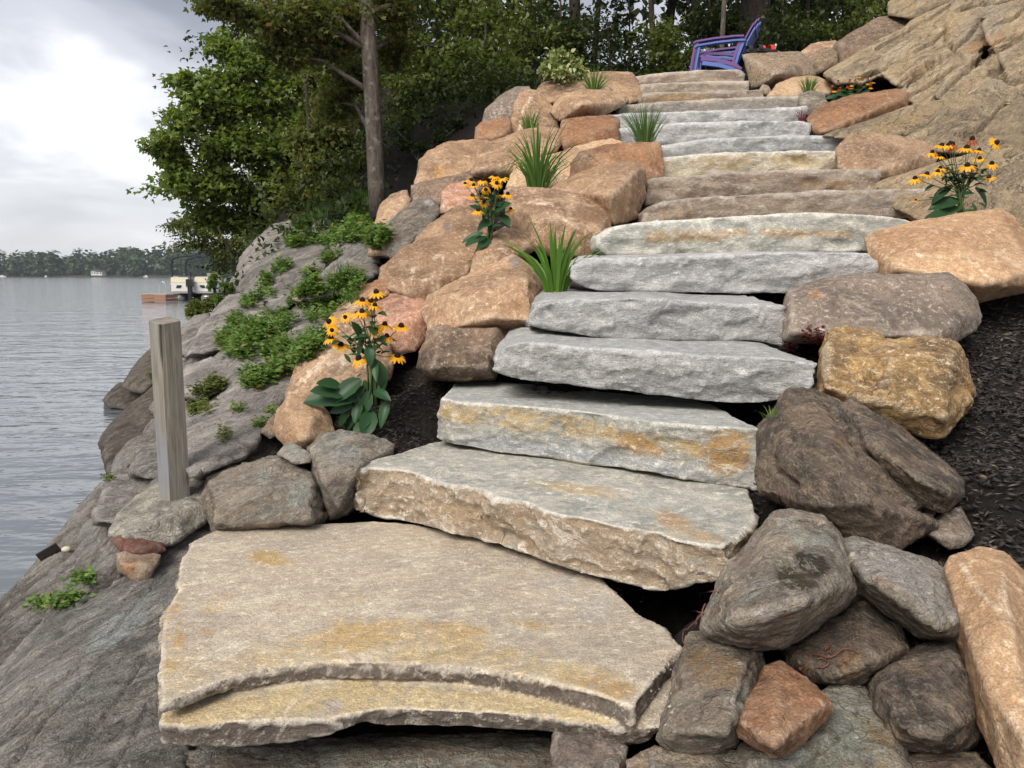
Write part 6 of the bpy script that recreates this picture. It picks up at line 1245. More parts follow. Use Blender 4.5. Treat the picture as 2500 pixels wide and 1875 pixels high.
def susan(label, base, heads, leaves, Y, seed, stem_r=0.0032, hs=1.0, group='black eyed flower clumps beside the stairs', name='coneflower_clump', hub=None):
    """heads: (px, py, scale, facing, old)   leaves: (base px, tip px, kind)"""
    rng = random.Random(seed); b0 = U(*base, Y); t = empty(name, b0)
    hubp = U(*hub, Y) - b0 if hub else Vector((0, 0, 0.12))
    for i, (px, py, sc, fx, old) in enumerate(heads):
        yy = Y + rng.uniform(-0.07, 0.05); p = U(px, py, yy) - b0
        st = Vector((rng.uniform(-.018, .018), rng.uniform(-.02, .02), 0))
        m1 = hubp + Vector((rng.uniform(-.02, .02), rng.uniform(-.02, .02), 0)); m2 = m1.lerp(p, 0.6) + Vector((-(p.x - m1.x) * 0.08, 0, -0.01))
        sm = MB(); pts = [st, st.lerp(m1, 0.5), m1, m1.lerp(m2, 0.5), m2, m2.lerp(p, 0.6), p - Vector((0, 0, 0.002))]
        sm.tube(pts, [stem_r * 1.3, stem_r * 1.2, stem_r, stem_r * .85, stem_r * .7, stem_r * .6, stem_r * .6], 6)
        sm.build('stem', M['stem'], t, True)
        for lf in range(2 if hs > 1 else 1):
            u = rng.uniform(0.15, 0.75); a = m1.lerp(p, u); L = rng.uniform(0.035, 0.075) * hs; an = rng.uniform(0, 6.283)
            yv = Vector((math.cos(an), math.sin(an) * 0.7, rng.uniform(-.3, .5))).normalized(); xv = yv.cross(Vector((0, -.4, 1))).normalized(); zv = xv.cross(yv)
            lo = link('leaf', LEAF[3 if lf else rng.randrange(4)], t); mm = Matrix((xv, yv, zv)).transposed().to_4x4(); mm.translation = a; lo.matrix_local = mm @ Matrix.Diagonal((L, L, L, 1))
        f = link('flower', PET_OLD if old else PET[i % 4], t, loc=p, scale=sc * hs)
        tilt = (R(rng.uniform(8, 24)) if fx == 0 else R(58), R(rng.uniform(-14, 14)) + R(fx * 12 if abs(fx) > 1 else 0), rng.uniform(0, 6.28))
        f.rotation_euler = (Euler((tilt[0], 0, 0)).to_matrix() @ Euler((0, tilt[1], 0)).to_matrix() @ Euler((0, 0, tilt[2])).to_matrix()).to_euler()
        link('cone', CONE, f, loc=(0, 0, 0), scale=1.15)
    for i, (bp, tp_, kd) in enumerate(leaves):
        yo = rng.uniform(-0.10, 0.0) if kd != 2 else rng.uniform(-.16, -.06)
        a = U(*bp, Y - 0.01) - b0; e_ = U(*tp_, Y + yo) - b0
        d = e_ - a; L = d.length; yv = d.normalized()
        up = Vector((rng.uniform(-.5, .5), -0.75, 0.75)); xv = yv.cross(up).normalized(); zv = xv.cross(yv)
        o = link('leaf', LEAF[(i + kd) % 4], t); mat = Matrix((xv, yv, zv)).transposed().to_4x4()
        mat.translation = a; o.matrix_local = mat @ Matrix.Diagonal((L, L * 1.08, L, 1))
    return tag(t, label, 'flowers', group)
def Qz(*pts): return [(740 + x * 0.2351, 690 + y * 0.2351) for x, y in pts]
def Vz(*pts): return [(2180 + x * 0.14467, 320 + y * 0.14467) for x, y in pts]
h1 = [(762, 105, 1, 0, 0), (615, 190, 1, 0, 0), (700, 200, 1, 0, 0), (745, 240, .85, 0, 0), (612, 305, .95, 0, 0), (560, 325, .8, 0, 0), (440, 360, .75, -1.5, 0), (272, 405, 1, -1.2, 0), (300, 495, .75, 1, 0), (290, 580, 1, 0, 0), (392, 650, 1.05, 0, 0), (578, 795, 1.1, 0, 0), (755, 490, .85, 1, 0), (848, 440, 1, 0, 0), (1018, 455, 1.05, 0, 0), (868, 560, .9, 0, 0), (978, 765, 1.1, 0, 0)]
l1 = [((600, 1010), (290, 1220), 0), ((640, 1080), (470, 1260), 0), ((690, 1130), (600, 1380), 0), ((740, 1130), (890, 1190), 1), ((560, 1200), (10, 1180), 0), ((480, 1150), (100, 1100), 1), ((520, 1280), (270, 1330), 0), ((500, 1290), (340, 1490), 0), ((560, 1380), (380, 1550), 1), ((720, 1380), (480, 1590), 2), ((700, 1330), (640, 1600), 2), ((640, 560), (530, 780), 0), ((690, 640), (690, 850), 1), ((735, 800), (870, 1110), 0), ((770, 830), (730, 1000), 1), ((800, 640), (730, 680), 3), ((690, 560), (520, 540), 3), ((720, 370), (700, 300), 3), ((760, 330), (840, 285), 3), ((600, 560), (520, 410), 3), ((880, 1220), (790, 1480), 3), ((640, 1010), (660, 1120), 3), ((560, 980), (600, 940), 3), ((860, 560), (770, 600), 3), ((430, 740), (500, 830), 3), ((390, 1070), (160, 1030), 1), ((600, 1240), (520, 1440), 2), ((760, 1180), (860, 1010), 3)]
susan('tall black eyed flower clump with big basal leaves, front left in mulch', Qz((720, 1290))[0], [(*Qz((x, y))[0], s, f, o) for x, y, s, f, o in h1], [(Qz(a)[0], Qz(b)[0], k) for a, b, k in l1], 3.5, 1, hub=Qz((700, 720))[0], hs=1.12)
h2 = [(830, 1045, 1, 0, 0), (795, 1065, .8, 0, 0), (845, 1075, .9, 0, 0), (898, 1045, 1, 0, 0), (968, 1020, 1, 0, 0), (1012, 1030, 1, 0, 0), (978, 1060, 1, 1, 0), (915, 1098, .9, 1, 0), (838, 1135, 1, 0, 0), (905, 1170, 1, 1, 0), (912, 1140, .9, 0, 0), (985, 1130, .8, 0, 0), (1042, 1125, 1, 0, 0), (870, 1220, 1, 0, 0), (978, 1200, .8, 0, 0), (1060, 1212, .85, 0, 0)]
l2 = [((930, 1270), (860, 1330), 0), ((960, 1230), (1050, 1170), 1), ((1000, 1240), (1050, 1300), 0), ((900, 1350), (770, 1380), 0), ((910, 1370), (800, 1410), 2), ((900, 1230), (830, 1180), 3), ((960, 1170), (950, 1110), 3), ((990, 1200), (1040, 1180), 3), ((930, 1330), (990, 1290), 0), ((950, 1280), (900, 1310), 1), ((930, 1380), (880, 1420), 2), ((1000, 1290), (1060, 1310), 1)]
susan('dense black eyed flower clump in front of the pink granite stone', P('B', (935, 1400))[0], [(*P('B', (x, y))[0], s, f, o) for x, y, s, f, o in h2], [(P('B', a)[0], P('B', b)[0], k) for a, b, k in l2], 4.62, 2, hub=P('B', (945, 1260))[0], hs=1.05)
h3 = [(818, 250, 1, 0, 0), (930, 240, .8, 0, 0), (965, 215, .9, 0, 1), (1010, 230, 1, 0, 1), (1340, 140, 1.1, 0, 1), (1240, 290, 1.1, 0, 0), (1740, 200, 1.1, 1.6, 0), (665, 365, .9, 0, 0), (787, 430, .8, 0, 0), (1450, 330, .9, 0, 0), (1465, 470, .9, 0, 0), (1668, 555, 1, 0, 0), (1255, 590, 1.15, 0, 0), (920, 650, .8, 0, 0), (800, 630, .8, 0, 0), (755, 690, .9, 0, 0), (570, 735, 1, 0, 0), (375, 805, 1, 0, 0), (1620, 785, .95, 0, 0), (1390, 610, .8, 0, 0), (385, 1170, .5, 0, 0)]
l3 = [((1120, 1180), (620, 1260), 0), ((980, 940), (640, 1150), 0), ((1150, 1300), (560, 1440), 1), ((1000, 1400), (520, 1560), 2), ((1150, 1080), (1400, 1000), 3), ((1380, 960), (1640, 1230), 3), ((1300, 960), (1180, 880), 1), ((1200, 1350), (1500, 1330), 0), ((1400, 1360), (1360, 1200), 3), ((1420, 1210), (1590, 1270), 3), ((1490, 720), (1460, 570), 3), ((1080, 740), (1000, 660), 3), ((900, 750), (820, 830), 1), ((1000, 880), (960, 780), 1), ((1150, 880), (1090, 760), 0), ((1250, 900), (1330, 760), 0), ((1520, 800), (1500, 760), 3), ((1470, 1030), (1630, 990), 3), ((1050, 1420), (1300, 1400), 2)]
susan('black eyed flower clump with a few withered heads, behind the peach boulder', Vz((1150, 1420))[0], [(*Vz((x, y))[0], s, f, o) for x, y, s, f, o in h3], [(Vz(a)[0], Vz(b)[0], k) for a, b, k in l3], 4.48, 3, hub=Vz((1150, 1050))[0], hs=1.15)
rr = random.Random(8)
h4 = [(rr.uniform(1010, 1260), 0, rr.uniform(.55, .75), 0, rr.random() < .6) for _ in range(22)]
h4 = [(x, 545 - (x - 1000) * 0.15 - rr.uniform(0, 75), s, f, o) for x, _, s, f, o in h4]
l4 = [((rr.uniform(1080, 1200), 585 - rr.uniform(0, 20)), (rr.uniform(1000, 1260), 555 - rr.uniform(-10, 50)), 3) for _ in range(18)]
susan('faded straggly little flowers above the long orange slab stone', P('C', (1130, 600))[0], [(*P('C', (x, y))[0], s, f, o) for x, y, s, f, o in h4], [(P('C', a)[0], P('C', b)[0], k) for a, b, k in l4], 7.55, 4, 0.002, hub=P('C', (1130, 560))[0])

rng = np.random.RandomState(31); parts = []
for i in range(1500):
    x, y = rng.uniform(-3.6, 2.2), rng.uniform(8.2, 15)
    if y < (8.3 if x < -1.3 else 9.6 + max(0, x + 0.6) * 1.2): continue
    z = soil_z(x, y); k = 16; p = np.array([x, y, z]) + np.stack([rng.normal(0, .14, k), rng.normal(0, .14, k), rng.uniform(0, .42, k)], 1)
    nn_ = rng.normal(size=(k, 3)) * .5; nn_[:, 2] += 1; parts.append(leaf_arrays(p, rdir(rng, k), nn_, rng.uniform(.05, .11, k), 1, rng))
link('forest_floor_plants', leaf_mesh('forest_floor_plants', parts, M['forest']))['kind'] = 'stuff'  # undergrowth added so the sunlit soil behind the boulders looks dark
# ------------------------------------------------------------------ mulch
rng = np.random.RandomState(3)
def shards(n, x0, x1, y0, y1, lo=0.012, hi=0.05):
    x = rng.uniform(x0, x1, n); y = rng.uniform(y0, y1, n); qx = np.stack([x, y], 1)
    z = soil_f(qx); c3 = np.concatenate([qx, z[:, None]], 1); z = z + fbm(c3 * 3.0, 3) * 0.02
    p = np.stack([x, y, z + rng.uniform(0.0, 0.014, n)], 1)
    L = rng.uniform(lo, hi, n)[:, None]; a = rng.uniform(0, 6.283, n); d = np.stack([np.cos(a), np.sin(a), rng.normal(0, 0.28, n)], 1)
    s = np.stack([-np.sin(a), np.cos(a), rng.normal(0, 0.4, n)], 1); u = np.cross(d, s)
    w_ = L * rng.uniform(0.10, 0.30, n)[:, None]; h_ = w_ * 0.6
    v = np.stack([p - d * L / 2 + s * w_ / 3, p + d * L / 2, p - d * L / 3 - s * w_ / 2, p + u * h_], 1).reshape(-1, 3)
    f = np.array([[0, 1, 3], [1, 2, 3], [2, 0, 3], [0, 2, 1]])
    F_ = (np.arange(n)[:, None, None] * 4 + f[None]).reshape(-1, 3)
    c = np.repeat(np.stack([rng.uniform(0, 1, n), rng.uniform(0, 1, n), np.zeros(n), np.ones(n)], 1), 4, 0)
    return v, F_, c
m, t = new_mat('shredded_mulch'); N = NT(t)
at = N.n('ShaderNodeAttribute', attribute_name='lv'); sp2 = N.n('ShaderNodeSeparateColor'); N.l(at.outputs['Color'], sp2.inputs[0])
col = N.mix(sp2.outputs[0], (0.014, 0.011, 0.010), (0.062, 0.050, 0.043)); col = N.mix(N.math('MULTIPLY', N.rng(sp2.outputs[1], 0.93, 0.95), 0.8), col, (0.17, 0.13, 0.10))
N.out(N.bsdf(col, 0.75, 0.35)); M['mulch'] = m
sh = [shards(32000, 0.75, 2.9, 1.5, 4.5, 0.012, 0.06), shards(13000, -1.2, 0.6, 2.5, 4.8), shards(5000, -0.3, 2.4, 4.4, 10.2, 0.02, 0.06)]
V = np.concatenate([a for a, _, _ in sh]); k = 0; Fs = []
for a, b, _ in sh: Fs.append(b + k); k += len(a)
me = big_mesh('mulch', V, np.concatenate(Fs), M['mulch']); ca = me.color_attributes.new('lv', 'FLOAT_COLOR', 'POINT'); ca.data.foreach_set('color', np.concatenate([c for _, _, c in sh]).astype(np.float32).ravel())
link('mulch', me)['kind'] = 'stuff'
# crumbs of stone lying along the back of the landing and in the gaps
rg = random.Random(4); gm = MB()
for i in range(110):
    if i < 70:
        t_ = rg.random(); (x, y), = P('H', (700 + 1400 * t_ + rg.uniform(-40, 40), 290 + 380 * t_ + rg.uniform(-10, 60)))
    elif i < 110: (x, y), = P('I', (rg.uniform(-40, 120), rg.uniform(900, 1500)))
    else: (x, y), = P('I', (rg.uniform(300, 560), rg.uniform(1500, 1600)))
    loc, nor, ob = hit(x, y)
    if loc is None: continue
    r = rg.uniform(0.002, 0.007)
    v = [Vector((rg.uniform(.6, 1) * a, rg.uniform(.6, 1) * b, rg.uniform(.6, 1) * c)) * r + loc for a, b, c in ((1, 0, 0), (-1, 0, 0), (0, 1, 0), (0, -1, 0), (0, 0, 1), (0, 0, -.5))]
    gm.add(v, [(0, 2, 4), (2, 1, 4), (1, 3, 4), (3, 0, 4), (2, 0, 5), (1, 2, 5), (3, 1, 5), (0, 3, 5)])
o = gm.build('stone_crumbs', M['step_pale']); o['kind'] = 'stuff'

# ------------------------------------------------------------------ wooden post
m, t = new_mat('weathered_post_wood'); N = NT(t)
v = N.coords(False, (1, 1, 0.06)); n_ = N.noise(v, 55, 6, 0.65, 1.2); n2 = N.noise(N.coords(False, (1, 1, 0.25)), 9, 4, 0.6, 0.6)
geo = N.n('ShaderNodeNewGeometry'); sx = N.n('ShaderNodeSeparateXYZ')
col = N.mix(N.rng(n_, 0.3, 0.72), (0.17, 0.148, 0.115), (0.33, 0.305, 0.25))
col = N.mix(N.rng(n2, 0.42, 0.62, 0, 0.65, True), col, (0.30, 0.29, 0.27))
wv = N.n('ShaderNodeTexWave', wave_type='RINGS'); N.l(N.coords(False, (6, 9, 0.8)), wv.inputs[0]); wv.inputs['Scale'].default_value = 1.2; wv.inputs['Distortion'].default_value = 5; wv.inputs['Detail'].default_value = 3
col = N.mix(N.math('MULTIPLY', N.rng(wv.outputs['Fac'], 0.75, 1.0), 0.35), col, (0.13, 0.105, 0.075))
chk = N.rng(N.noise(N.coords(False, (1, 1, 0.03)), 38, 3, 0.5, 0.3), 0.645, 0.675)
col = N.mix(N.math('MULTIPLY', chk, 0.8), col, (0.045, 0.036, 0.028))
at = N.n('ShaderNodeAttribute', attribute_name='tint'); ka = N.math('ADD', at.outputs['Alpha'], N.math('MULTIPLY', N.math('SUBTRACT', n2, 0.5), 0.9))
col = N.mix(N.math('MULTIPLY', N.rng(ka, 0.35, 0.65, smooth=True), N.rng(at.outputs['Alpha'], 0.02, 0.2)), col, at.outputs['Color'])
N.out(N.bsdf(col, 0.8, 0.25, N.bump(N.math('SUBTRACT', n_, N.math('MULTIPLY', chk, 0.6)), 0.7, 0.012))); M['post'] = m
pb = U(*P('D', (1012, 1462))[0], 3.08); s2 = 0.0445; th = R(51)
bm = bmesh.new(); bmesh.ops.create_grid(bm, x_segments=2, y_segments=2, size=s2)
nz = 60; hp = 0.70; bm.clear()
ringv = []
for j in range(nz + 1):
    z = -0.12 + (hp + 0.12) * j / nz; rw = []
    prof = [(-1, -1), (-.5, -1), (0, -1), (.5, -1), (1, -1), (1, -.5), (1, 0), (1, .5), (1, 1), (.5, 1), (0, 1), (-.5, 1), (-1, 1), (-1, .5), (-1, 0), (-1, -.5)]
    for i, (a, b) in enumerate(prof):
        ch = 0.93 if abs(a) == 1 and abs(b) == 1 else 1.0
        zz = z + (0.007 * b + 0.006 * a) * (1 if j == nz else 0) * 1.0 + (0.0 if j < nz else 0.0)
        wob = 0.0006 * math.sin(z * 17 + i) + 0.0008 * math.sin(z * 5 + i * 2)
        rw.append(bm.verts.new((a * s2 * ch + wob, b * s2 * ch + wob, zz)))
    ringv.append(rw)
for j in range(nz):
    for i in range(16): bm.faces.new((ringv[j][i], ringv[j][(i + 1) % 16], ringv[j + 1][(i + 1) % 16], ringv[j + 1][i]))
bm.faces.new(ringv[-1]); bm.faces.new(ringv[0][::-1]); bmesh.ops.recalc_face_normals(bm, faces=bm.faces)
me = bpy.data.meshes.new('wooden_post'); bm.to_mesh(me); bm.free()
tt = np.zeros((len(me.vertices), 4), np.float32)
for i, vv in enumerate(me.vertices):
    x, y, z = vv.co
    if x < -s2 * 0.7: tt[i] = (0.235, 0.238, 0.255, 0.42 + 0.22 * math.sin(z * 9))
    if z > hp - 0.004: tt[i] = (0.22, 0.165, 0.105, 0.5)
ca = me.color_attributes.new('tint', 'FLOAT_COLOR', 'POINT'); ca.data.foreach_set('color', tt.ravel()); me.materials.append(M['post'])
po = link('wooden_post', me, loc=pb, rot=(0, 0, th)); tag(po, 'weathered square wooden post standing in a concrete footing by the lake', 'post')

# ------------------------------------------------------------------ stacked chairs
M['purple'] = plain('purple_plastic', (0.125, 0.045, 0.20), 0.45, 0.5); M['bluep'] = plain('blue_plastic', (0.065, 0.135, 0.40), 0.45, 0.5)
def chair(label, mat, dz, dx, base, rz):
    t = empty('adirondack_chair', base, rz); t.scale = (0.77,) * 3; m = M[mat]
    def off(p): return Vector((p[0] + dx, p[1], p[2] + dz))
    def slab(name, pts, y0, y1, th=0.022, parent=t):
        """side profile polyline (x, z) given thickness and width y0..y1"""
        mb = MB(); n = len(pts); V = []
        for i, (x, z) in enumerate(pts):
            a = pts[max(i - 1, 0)]; b = pts[min(i + 1, n - 1)]; d = Vector((b[0] - a[0], b[1] - a[1])).normalized(); nx, nz_ = -d.y * th / 2, d.x * th / 2
            for sg in (1, -1):
                for y in (y0, y1): V.append(off((x + nx * sg, y, z + nz_ * sg)))
        Fq = []
        for i in range(n - 1):
            a, b = i * 4, i * 4 + 4
            Fq += [(a, a + 1, b + 1, b), (a + 2, b + 2, b + 3, a + 3), (a, b, b + 2, a + 2), (a + 1, a + 3, b + 3, b + 1)]
        Fq += [(0, 2, 3, 1), (n * 4 - 4, n * 4 - 3, n * 4 - 1, n * 4 - 2)]
        mb.add(V, Fq); return mb.build(name, m, parent)
    # +x is forward (the way a sitter looks)
    bk = [(-0.22, 0.26), (-0.30, 0.45), (-0.38, 0.65), (-0.47, 0.82), (-0.52, 0.90)]
    tops = [0.80, 0.92, 1.0, 0.92, 0.80]
    for i in range(5):
        y0 = -0.27 + i * 0.11; k = tops[i]
        slab('back_slat', [(-0.22 + (x + 0.22) * (k if z > 0.5 else 1), 0.26 + (z - 0.26) * (k if z > 0.5 else 1)) for x, z in bk], y0, y0 + 0.095)
    for i in range(6):
        x = 0.30 - i * 0.092; slab('seat_slat', [(x, 0.345 - i * 0.017), (x - 0.08, 0.33 - i * 0.017)], -0.27, 0.27)
    slab('apron', [(0.33, 0.35), (0.345, 0.20)], -0.27, 0.27)
    for sy in (-1, 1):
        a, b = (0.27, 0.38) if sy > 0 else (-0.38, -0.27)
        slab('arm', [(0.42, 0.53), (0.38, 0.555), (0.1, 0.575), (-0.2, 0.58), (-0.33, 0.57)], a, b, 0.026)
        slab('front_leg', [(0.37, 0.545), (0.42, 0.25), (0.45, 0.0)], a + 0.02, b - 0.02, 0.07)
        slab('rear_leg', [(0.30, 0.30), (0.05, 0.25), (-0.2, 0.16), (-0.30, 0.08)], a + 0.02, b - 0.02, 0.07)
        slab('arm_brace', [(-0.30, 0.56), (-0.22, 0.35), (-0.18, 0.18)], a + 0.03, b - 0.03, 0.05)
        slab('side_rail', [(0.28, 0.36), (0.24, 0.395), (-0.05, 0.36), (-0.2, 0.33)], (0.245 if sy > 0 else -0.27), (0.27 if sy > 0 else -0.245), 0.04)
    slab('crossbar', [(-0.335, 0.50), (-0.345, 0.54)], -0.30, 0.30, 0.03); slab('crossbar', [(-0.455, 0.74), (-0.465, 0.775)], -0.24, 0.24, 0.03)
    return tag(t, label, 'chair', 'two chairs stacked at the stair top')
(cx_, cy_), = P('C', (400, 400)); cpos = U(cx_, cy_, 10.15); gzc = drop(cpos.x, cpos.y).z
cpos.z = max(gzc, 3.82)
chair('blue plastic lounge chair, the lower of the stacked pair', 'bluep', 0.0, 0.0, cpos, R(180 - 20))
chair('purple plastic lounge chair stacked on top of the blue one', 'purple', 0.062, 0.022, cpos, R(180 - 20))

# ------------------------------------------------------------------ sandals
M['sole'] = plain('black_rubber', (0.02, 0.02, 0.022), 0.7); M['redstrap'] = plain('red_strap', (0.55, 0.045, 0.02), 0.6)
for i, (px, py, lb) in enumerate(((608, 318, 'left of the two black sandals with red straps on the square boulder'), (662, 316, 'right of the two black sandals with red straps on the square boulder'))):
    (x, y), = P('C', (px, py + 4)); loc, nor, ob = hit(x, y)
    lc = drop(loc.x, max(loc.y, 9.72) + 0.10); t = empty('sandal', lc + Vector((0, 0, 0.002)), R(8 + i * 6))
    pf = [(-.13, -.03), (-.1, -.042), (-.03, -.038), (.05, -.048), (.11, -.045), (.14, -.02), (.145, .015), (.11, .042), (.04, .045), (-.04, .035), (-.1, .036), (-.13, .02)]
    MB().prism(pf, 0.028).build('sole', M['sole'], t); MB().prism([(a * .94, b * .9) for a, b in pf], 0.008, Matrix.Translation((0, 0, 0.029))).build('footbed', M['sole'], t)
    for nm, x0, hh, mt in (('strap', 0.07, 0.062, 'redstrap'), ('strap', -0.085, 0.055, 'sole')):
        s_ = MB(); pts = [Vector((x0, 0.044 * math.cos(a), 0.022 + hh * math.sin(a))) for a in np.linspace(0, math.pi, 9)]
        V = [p + Vector((dx_, 0, 0)) for p in pts for dx_ in (-.026, .026)]; s_.add(V, [(2 * k, 2 * k + 1, 2 * k + 3, 2 * k + 2) for k in range(8)])
        so = s_.build(nm, M[mt], t); md = so.modifiers.new('s', 'SOLIDIFY'); md.thickness = 0.006
    tag(t, lb, 'sandal', 'pair of sandals')

# ------------------------------------------------------------------ black metal bracket on the rock
M['iron'] = plain('black_iron', (0.022, 0.018, 0.016), 0.55, 0.5, (60, 0.4)); M['pebble'] = plain('cream_pebble', (0.52, 0.47, 0.36), 0.8)
(x, y), = P('G', (330, 410)); loc, nor, ob = hit(x, y)
t = empty('metal_bracket', loc - Vector((0, 0, 0.02))); t.scale = (0.62,) * 3; t.rotation_euler = (R(10), R(-28), R(25))
MB().box((-0.03, 0, 0.05), (0.16, 0.02, 0.11)).build('plate', M['iron'], t); MB().box((0.0, 0.04, 0.0), (0.13, 0.09, 0.014)).build('foot', M['iron'], t)
for k in (-1, 1): MB().tube([(-0.03 + k * 0.045, -0.012, 0.06), (-0.03 + k * 0.045, -0.022, 0.06)], 0.009, 8).build('bolt', M['iron'], t)
tag(t, 'black iron bracket bolted to the rock at the water edge', 'bracket')
(x, y), = P('G', (385, 405)); loc, nor, ob = hit(x, y)
pm = MB(); V = []; Q = []
for j in range(6):
    for k in range(8):
        a = math.pi * j / 5; V.append(Vector((math.sin(a) * math.cos(k * .785) * 0.026, math.sin(a) * math.sin(k * .785) * 0.019, math.cos(a) * 0.015 * (1 + .1 * math.sin(k)))))
for j in range(5):
    for k in range(8): Q.append((j * 8 + k, j * 8 + (k + 1) % 8, (j + 1) * 8 + (k + 1) % 8, (j + 1) * 8 + k))
pm.add(V, Q); o = pm.build('pebble', M['pebble'], None, True); o.location = loc + Vector((0, 0, 0.01)); tag(o, 'cream pebble lying beside the iron bracket', 'pebble')

# ------------------------------------------------------------------ pontoon boat and raft
M['white'] = plain('white_gelcoat', (0.72, 0.71, 0.68), 0.35); M['cream'] = plain('cream_vinyl', (0.60, 0.55, 0.41), 0.55); M['black'] = plain('black_plastic', (0.018, 0.019, 0.022), 0.4); M['navy'] = plain('dark_teal_canvas', (0.018, 0.030, 0.038), 0.8)
M['alu'] = plain('dull_aluminium', (0.42, 0.41, 0.38), 0.4, 0.5, None, 0.6); M['raftwood'] = plain('raft_boards', (0.30, 0.155, 0.10), 0.8); M['raftdeck'] = plain('raft_deck_boards', (0.40, 0.30, 0.23), 0.8); M['steel'] = plain('steel_rail', (0.55, 0.56, 0.57), 0.3, 0.5, None, 0.7); M['grey_vinyl'] = plain('grey_vinyl', (0.34, 0.31, 0.27), 0.6)
(x, y), = P('D', (1110, 325)); b = UZ(x, y, 0.0); k = 49.0 / b.y; b = UZ(x, y, 0); b = U(x, y, 49.0); b.z = 0
t = empty('pontoon_boat', b, R(4))
for sx_ in (-0.86, 0.86):
    MB().tube([(sx_, 0, 0.12), (sx_, 5.2, 0.12), (sx_, 6.2, 0.2), (sx_, 6.7, 0.42)], [0.32, 0.32, 0.26, 0.05], 14).build('pontoon', M['alu'], t, True)
MB().box((0, 3.2, 0.50), (2.55, 6.6, 0.10)).build('deck', M['alu'], t)
for sx_ in (-1, 1):
    MB().box((sx_ * 0.66, 0.0, 0.80), (0.98, 0.10, 0.46)).build('stern_panel', M['white'], t)
    MB().box((sx_ * 0.70, 0.25, 1.22), (1.00, 0.34, 0.32), (R(-12), 0, 0)).build('stern_cushion', M['cream'], t)
    MB().box((sx_ * 0.70, 0.10, 1.04), (1.05, 0.22, 0.09)).build('cushion_edge', M['cream'], t)
    MB().box((sx_ * 1.24, 3.2, 0.86), (0.06, 5.8, 0.62)).build('side_panel', M['white'], t)
    MB().prism([(-.17, -.07), (.08, -.08), (.18, .05), (.14, .09), (-.10, .09)] if sx_ < 0 else [(.17, -.07), (-.08, -.08), (-.18, .05), (-.14, .09), (.10, .09)], 0.02, Matrix.Translation((sx_ * 0.70, -0.06, 0.85)) @ Matrix.Rotation(R(90), 4, 'X')).build('speaker', M['black'], t)
MB().box((-1.02, 1.4, 1.36), (0.32, 2.0, 0.24)).build('bench', M['grey_vinyl'], t); MB().box((0.70, 2.3, 1.36), (0.75, 0.16, 0.62)).build('helm_seat', M['grey_vinyl'], t); MB().box((-0.55, 4.4, 1.30), (0.9, 0.5, 0.3)).build('bow_bench', M['cream'], t)
MB().box((0, -0.14, 0.95), (0.42, 0.30, 0.30)).build('motor_cowl_base', M['alu'], t); MB().prism([(-.17, -.22), (.17, -.22), (.2, .1), (.14, .26), (-.14, .26), (-.2, .1)], 0.42, Matrix.Translation((0.04, -0.30, 0.88))).build('motor_cowl', M['black'], t); MB().box((0.04, -0.34, 0.45), (0.2, 0.3, 0.9)).build('motor_leg', M['black'], t)
MB().tube([(0, 0.05, 1.2), (0, 0.05, 1.75)], 0.03, 6).build('tow_post', M['black'], t)
for yy in (0.6, 3.2):
    pts = [(-1.27, yy, 0.9), (-1.28, yy, 2.2), (-1.20, yy, 2.52), (-0.9, yy, 2.62), (0, yy, 2.72), (0.9, yy, 2.62), (1.20, yy, 2.52), (1.28, yy, 2.2), (1.27, yy, 0.9)]
    MB().tube(pts, [0.045, 0.06, 0.06, 0.05, 0.05, 0.05, 0.06, 0.06, 0.045], 6).build('canopy_bow', M['navy'], t)
tag(t, 'white pontoon boat with cream stern seats and dark canopy frame, moored at shore', 'boat')
(x, y), = P('D', (918, 326)); b = U(x, y, 47.0); b.z = 0; t = empty('swim_raft', b, R(-9)); t.scale = (0.62, 0.42, 0.72)
for j in range(2): MB().box((-0.1, -0.9, 0.16 + j * 0.28), (2.45, 0.06, 0.255)).build('front_board', M['raftwood'], t); MB().box((1.12, 0.6, 0.16 + j * 0.28), (0.06, 2.9, 0.255)).build('side_board', M['raftwood'], t); MB().box((-1.32, 0.6, 0.16 + j * 0.28), (0.06, 2.9, 0.255)).build('side_board', M['raftwood'], t)
for j in range(8): MB().box((-0.1, -0.78 + j * 0.385, 0.62), (2.55, 0.365, 0.05)).build('deck_board', M['raftdeck'], t)
for sx_ in (-0.30, 0.30): pass
MB().tube([(-0.65, 2.0, 0.6), (-0.65, 2.0, 1.25), (-0.55, 2.0, 1.5), (-0.35, 2.0, 1.6), (-0.12, 2.0, 1.5), (0.0, 2.0, 1.25), (0.0, 2.0, 0.6)], 0.04, 6).build('ladder_rail', M['steel'], t)
tag(t, 'square brown wooden swim raft with a steel ladder hoop, beside the boat', 'raft')

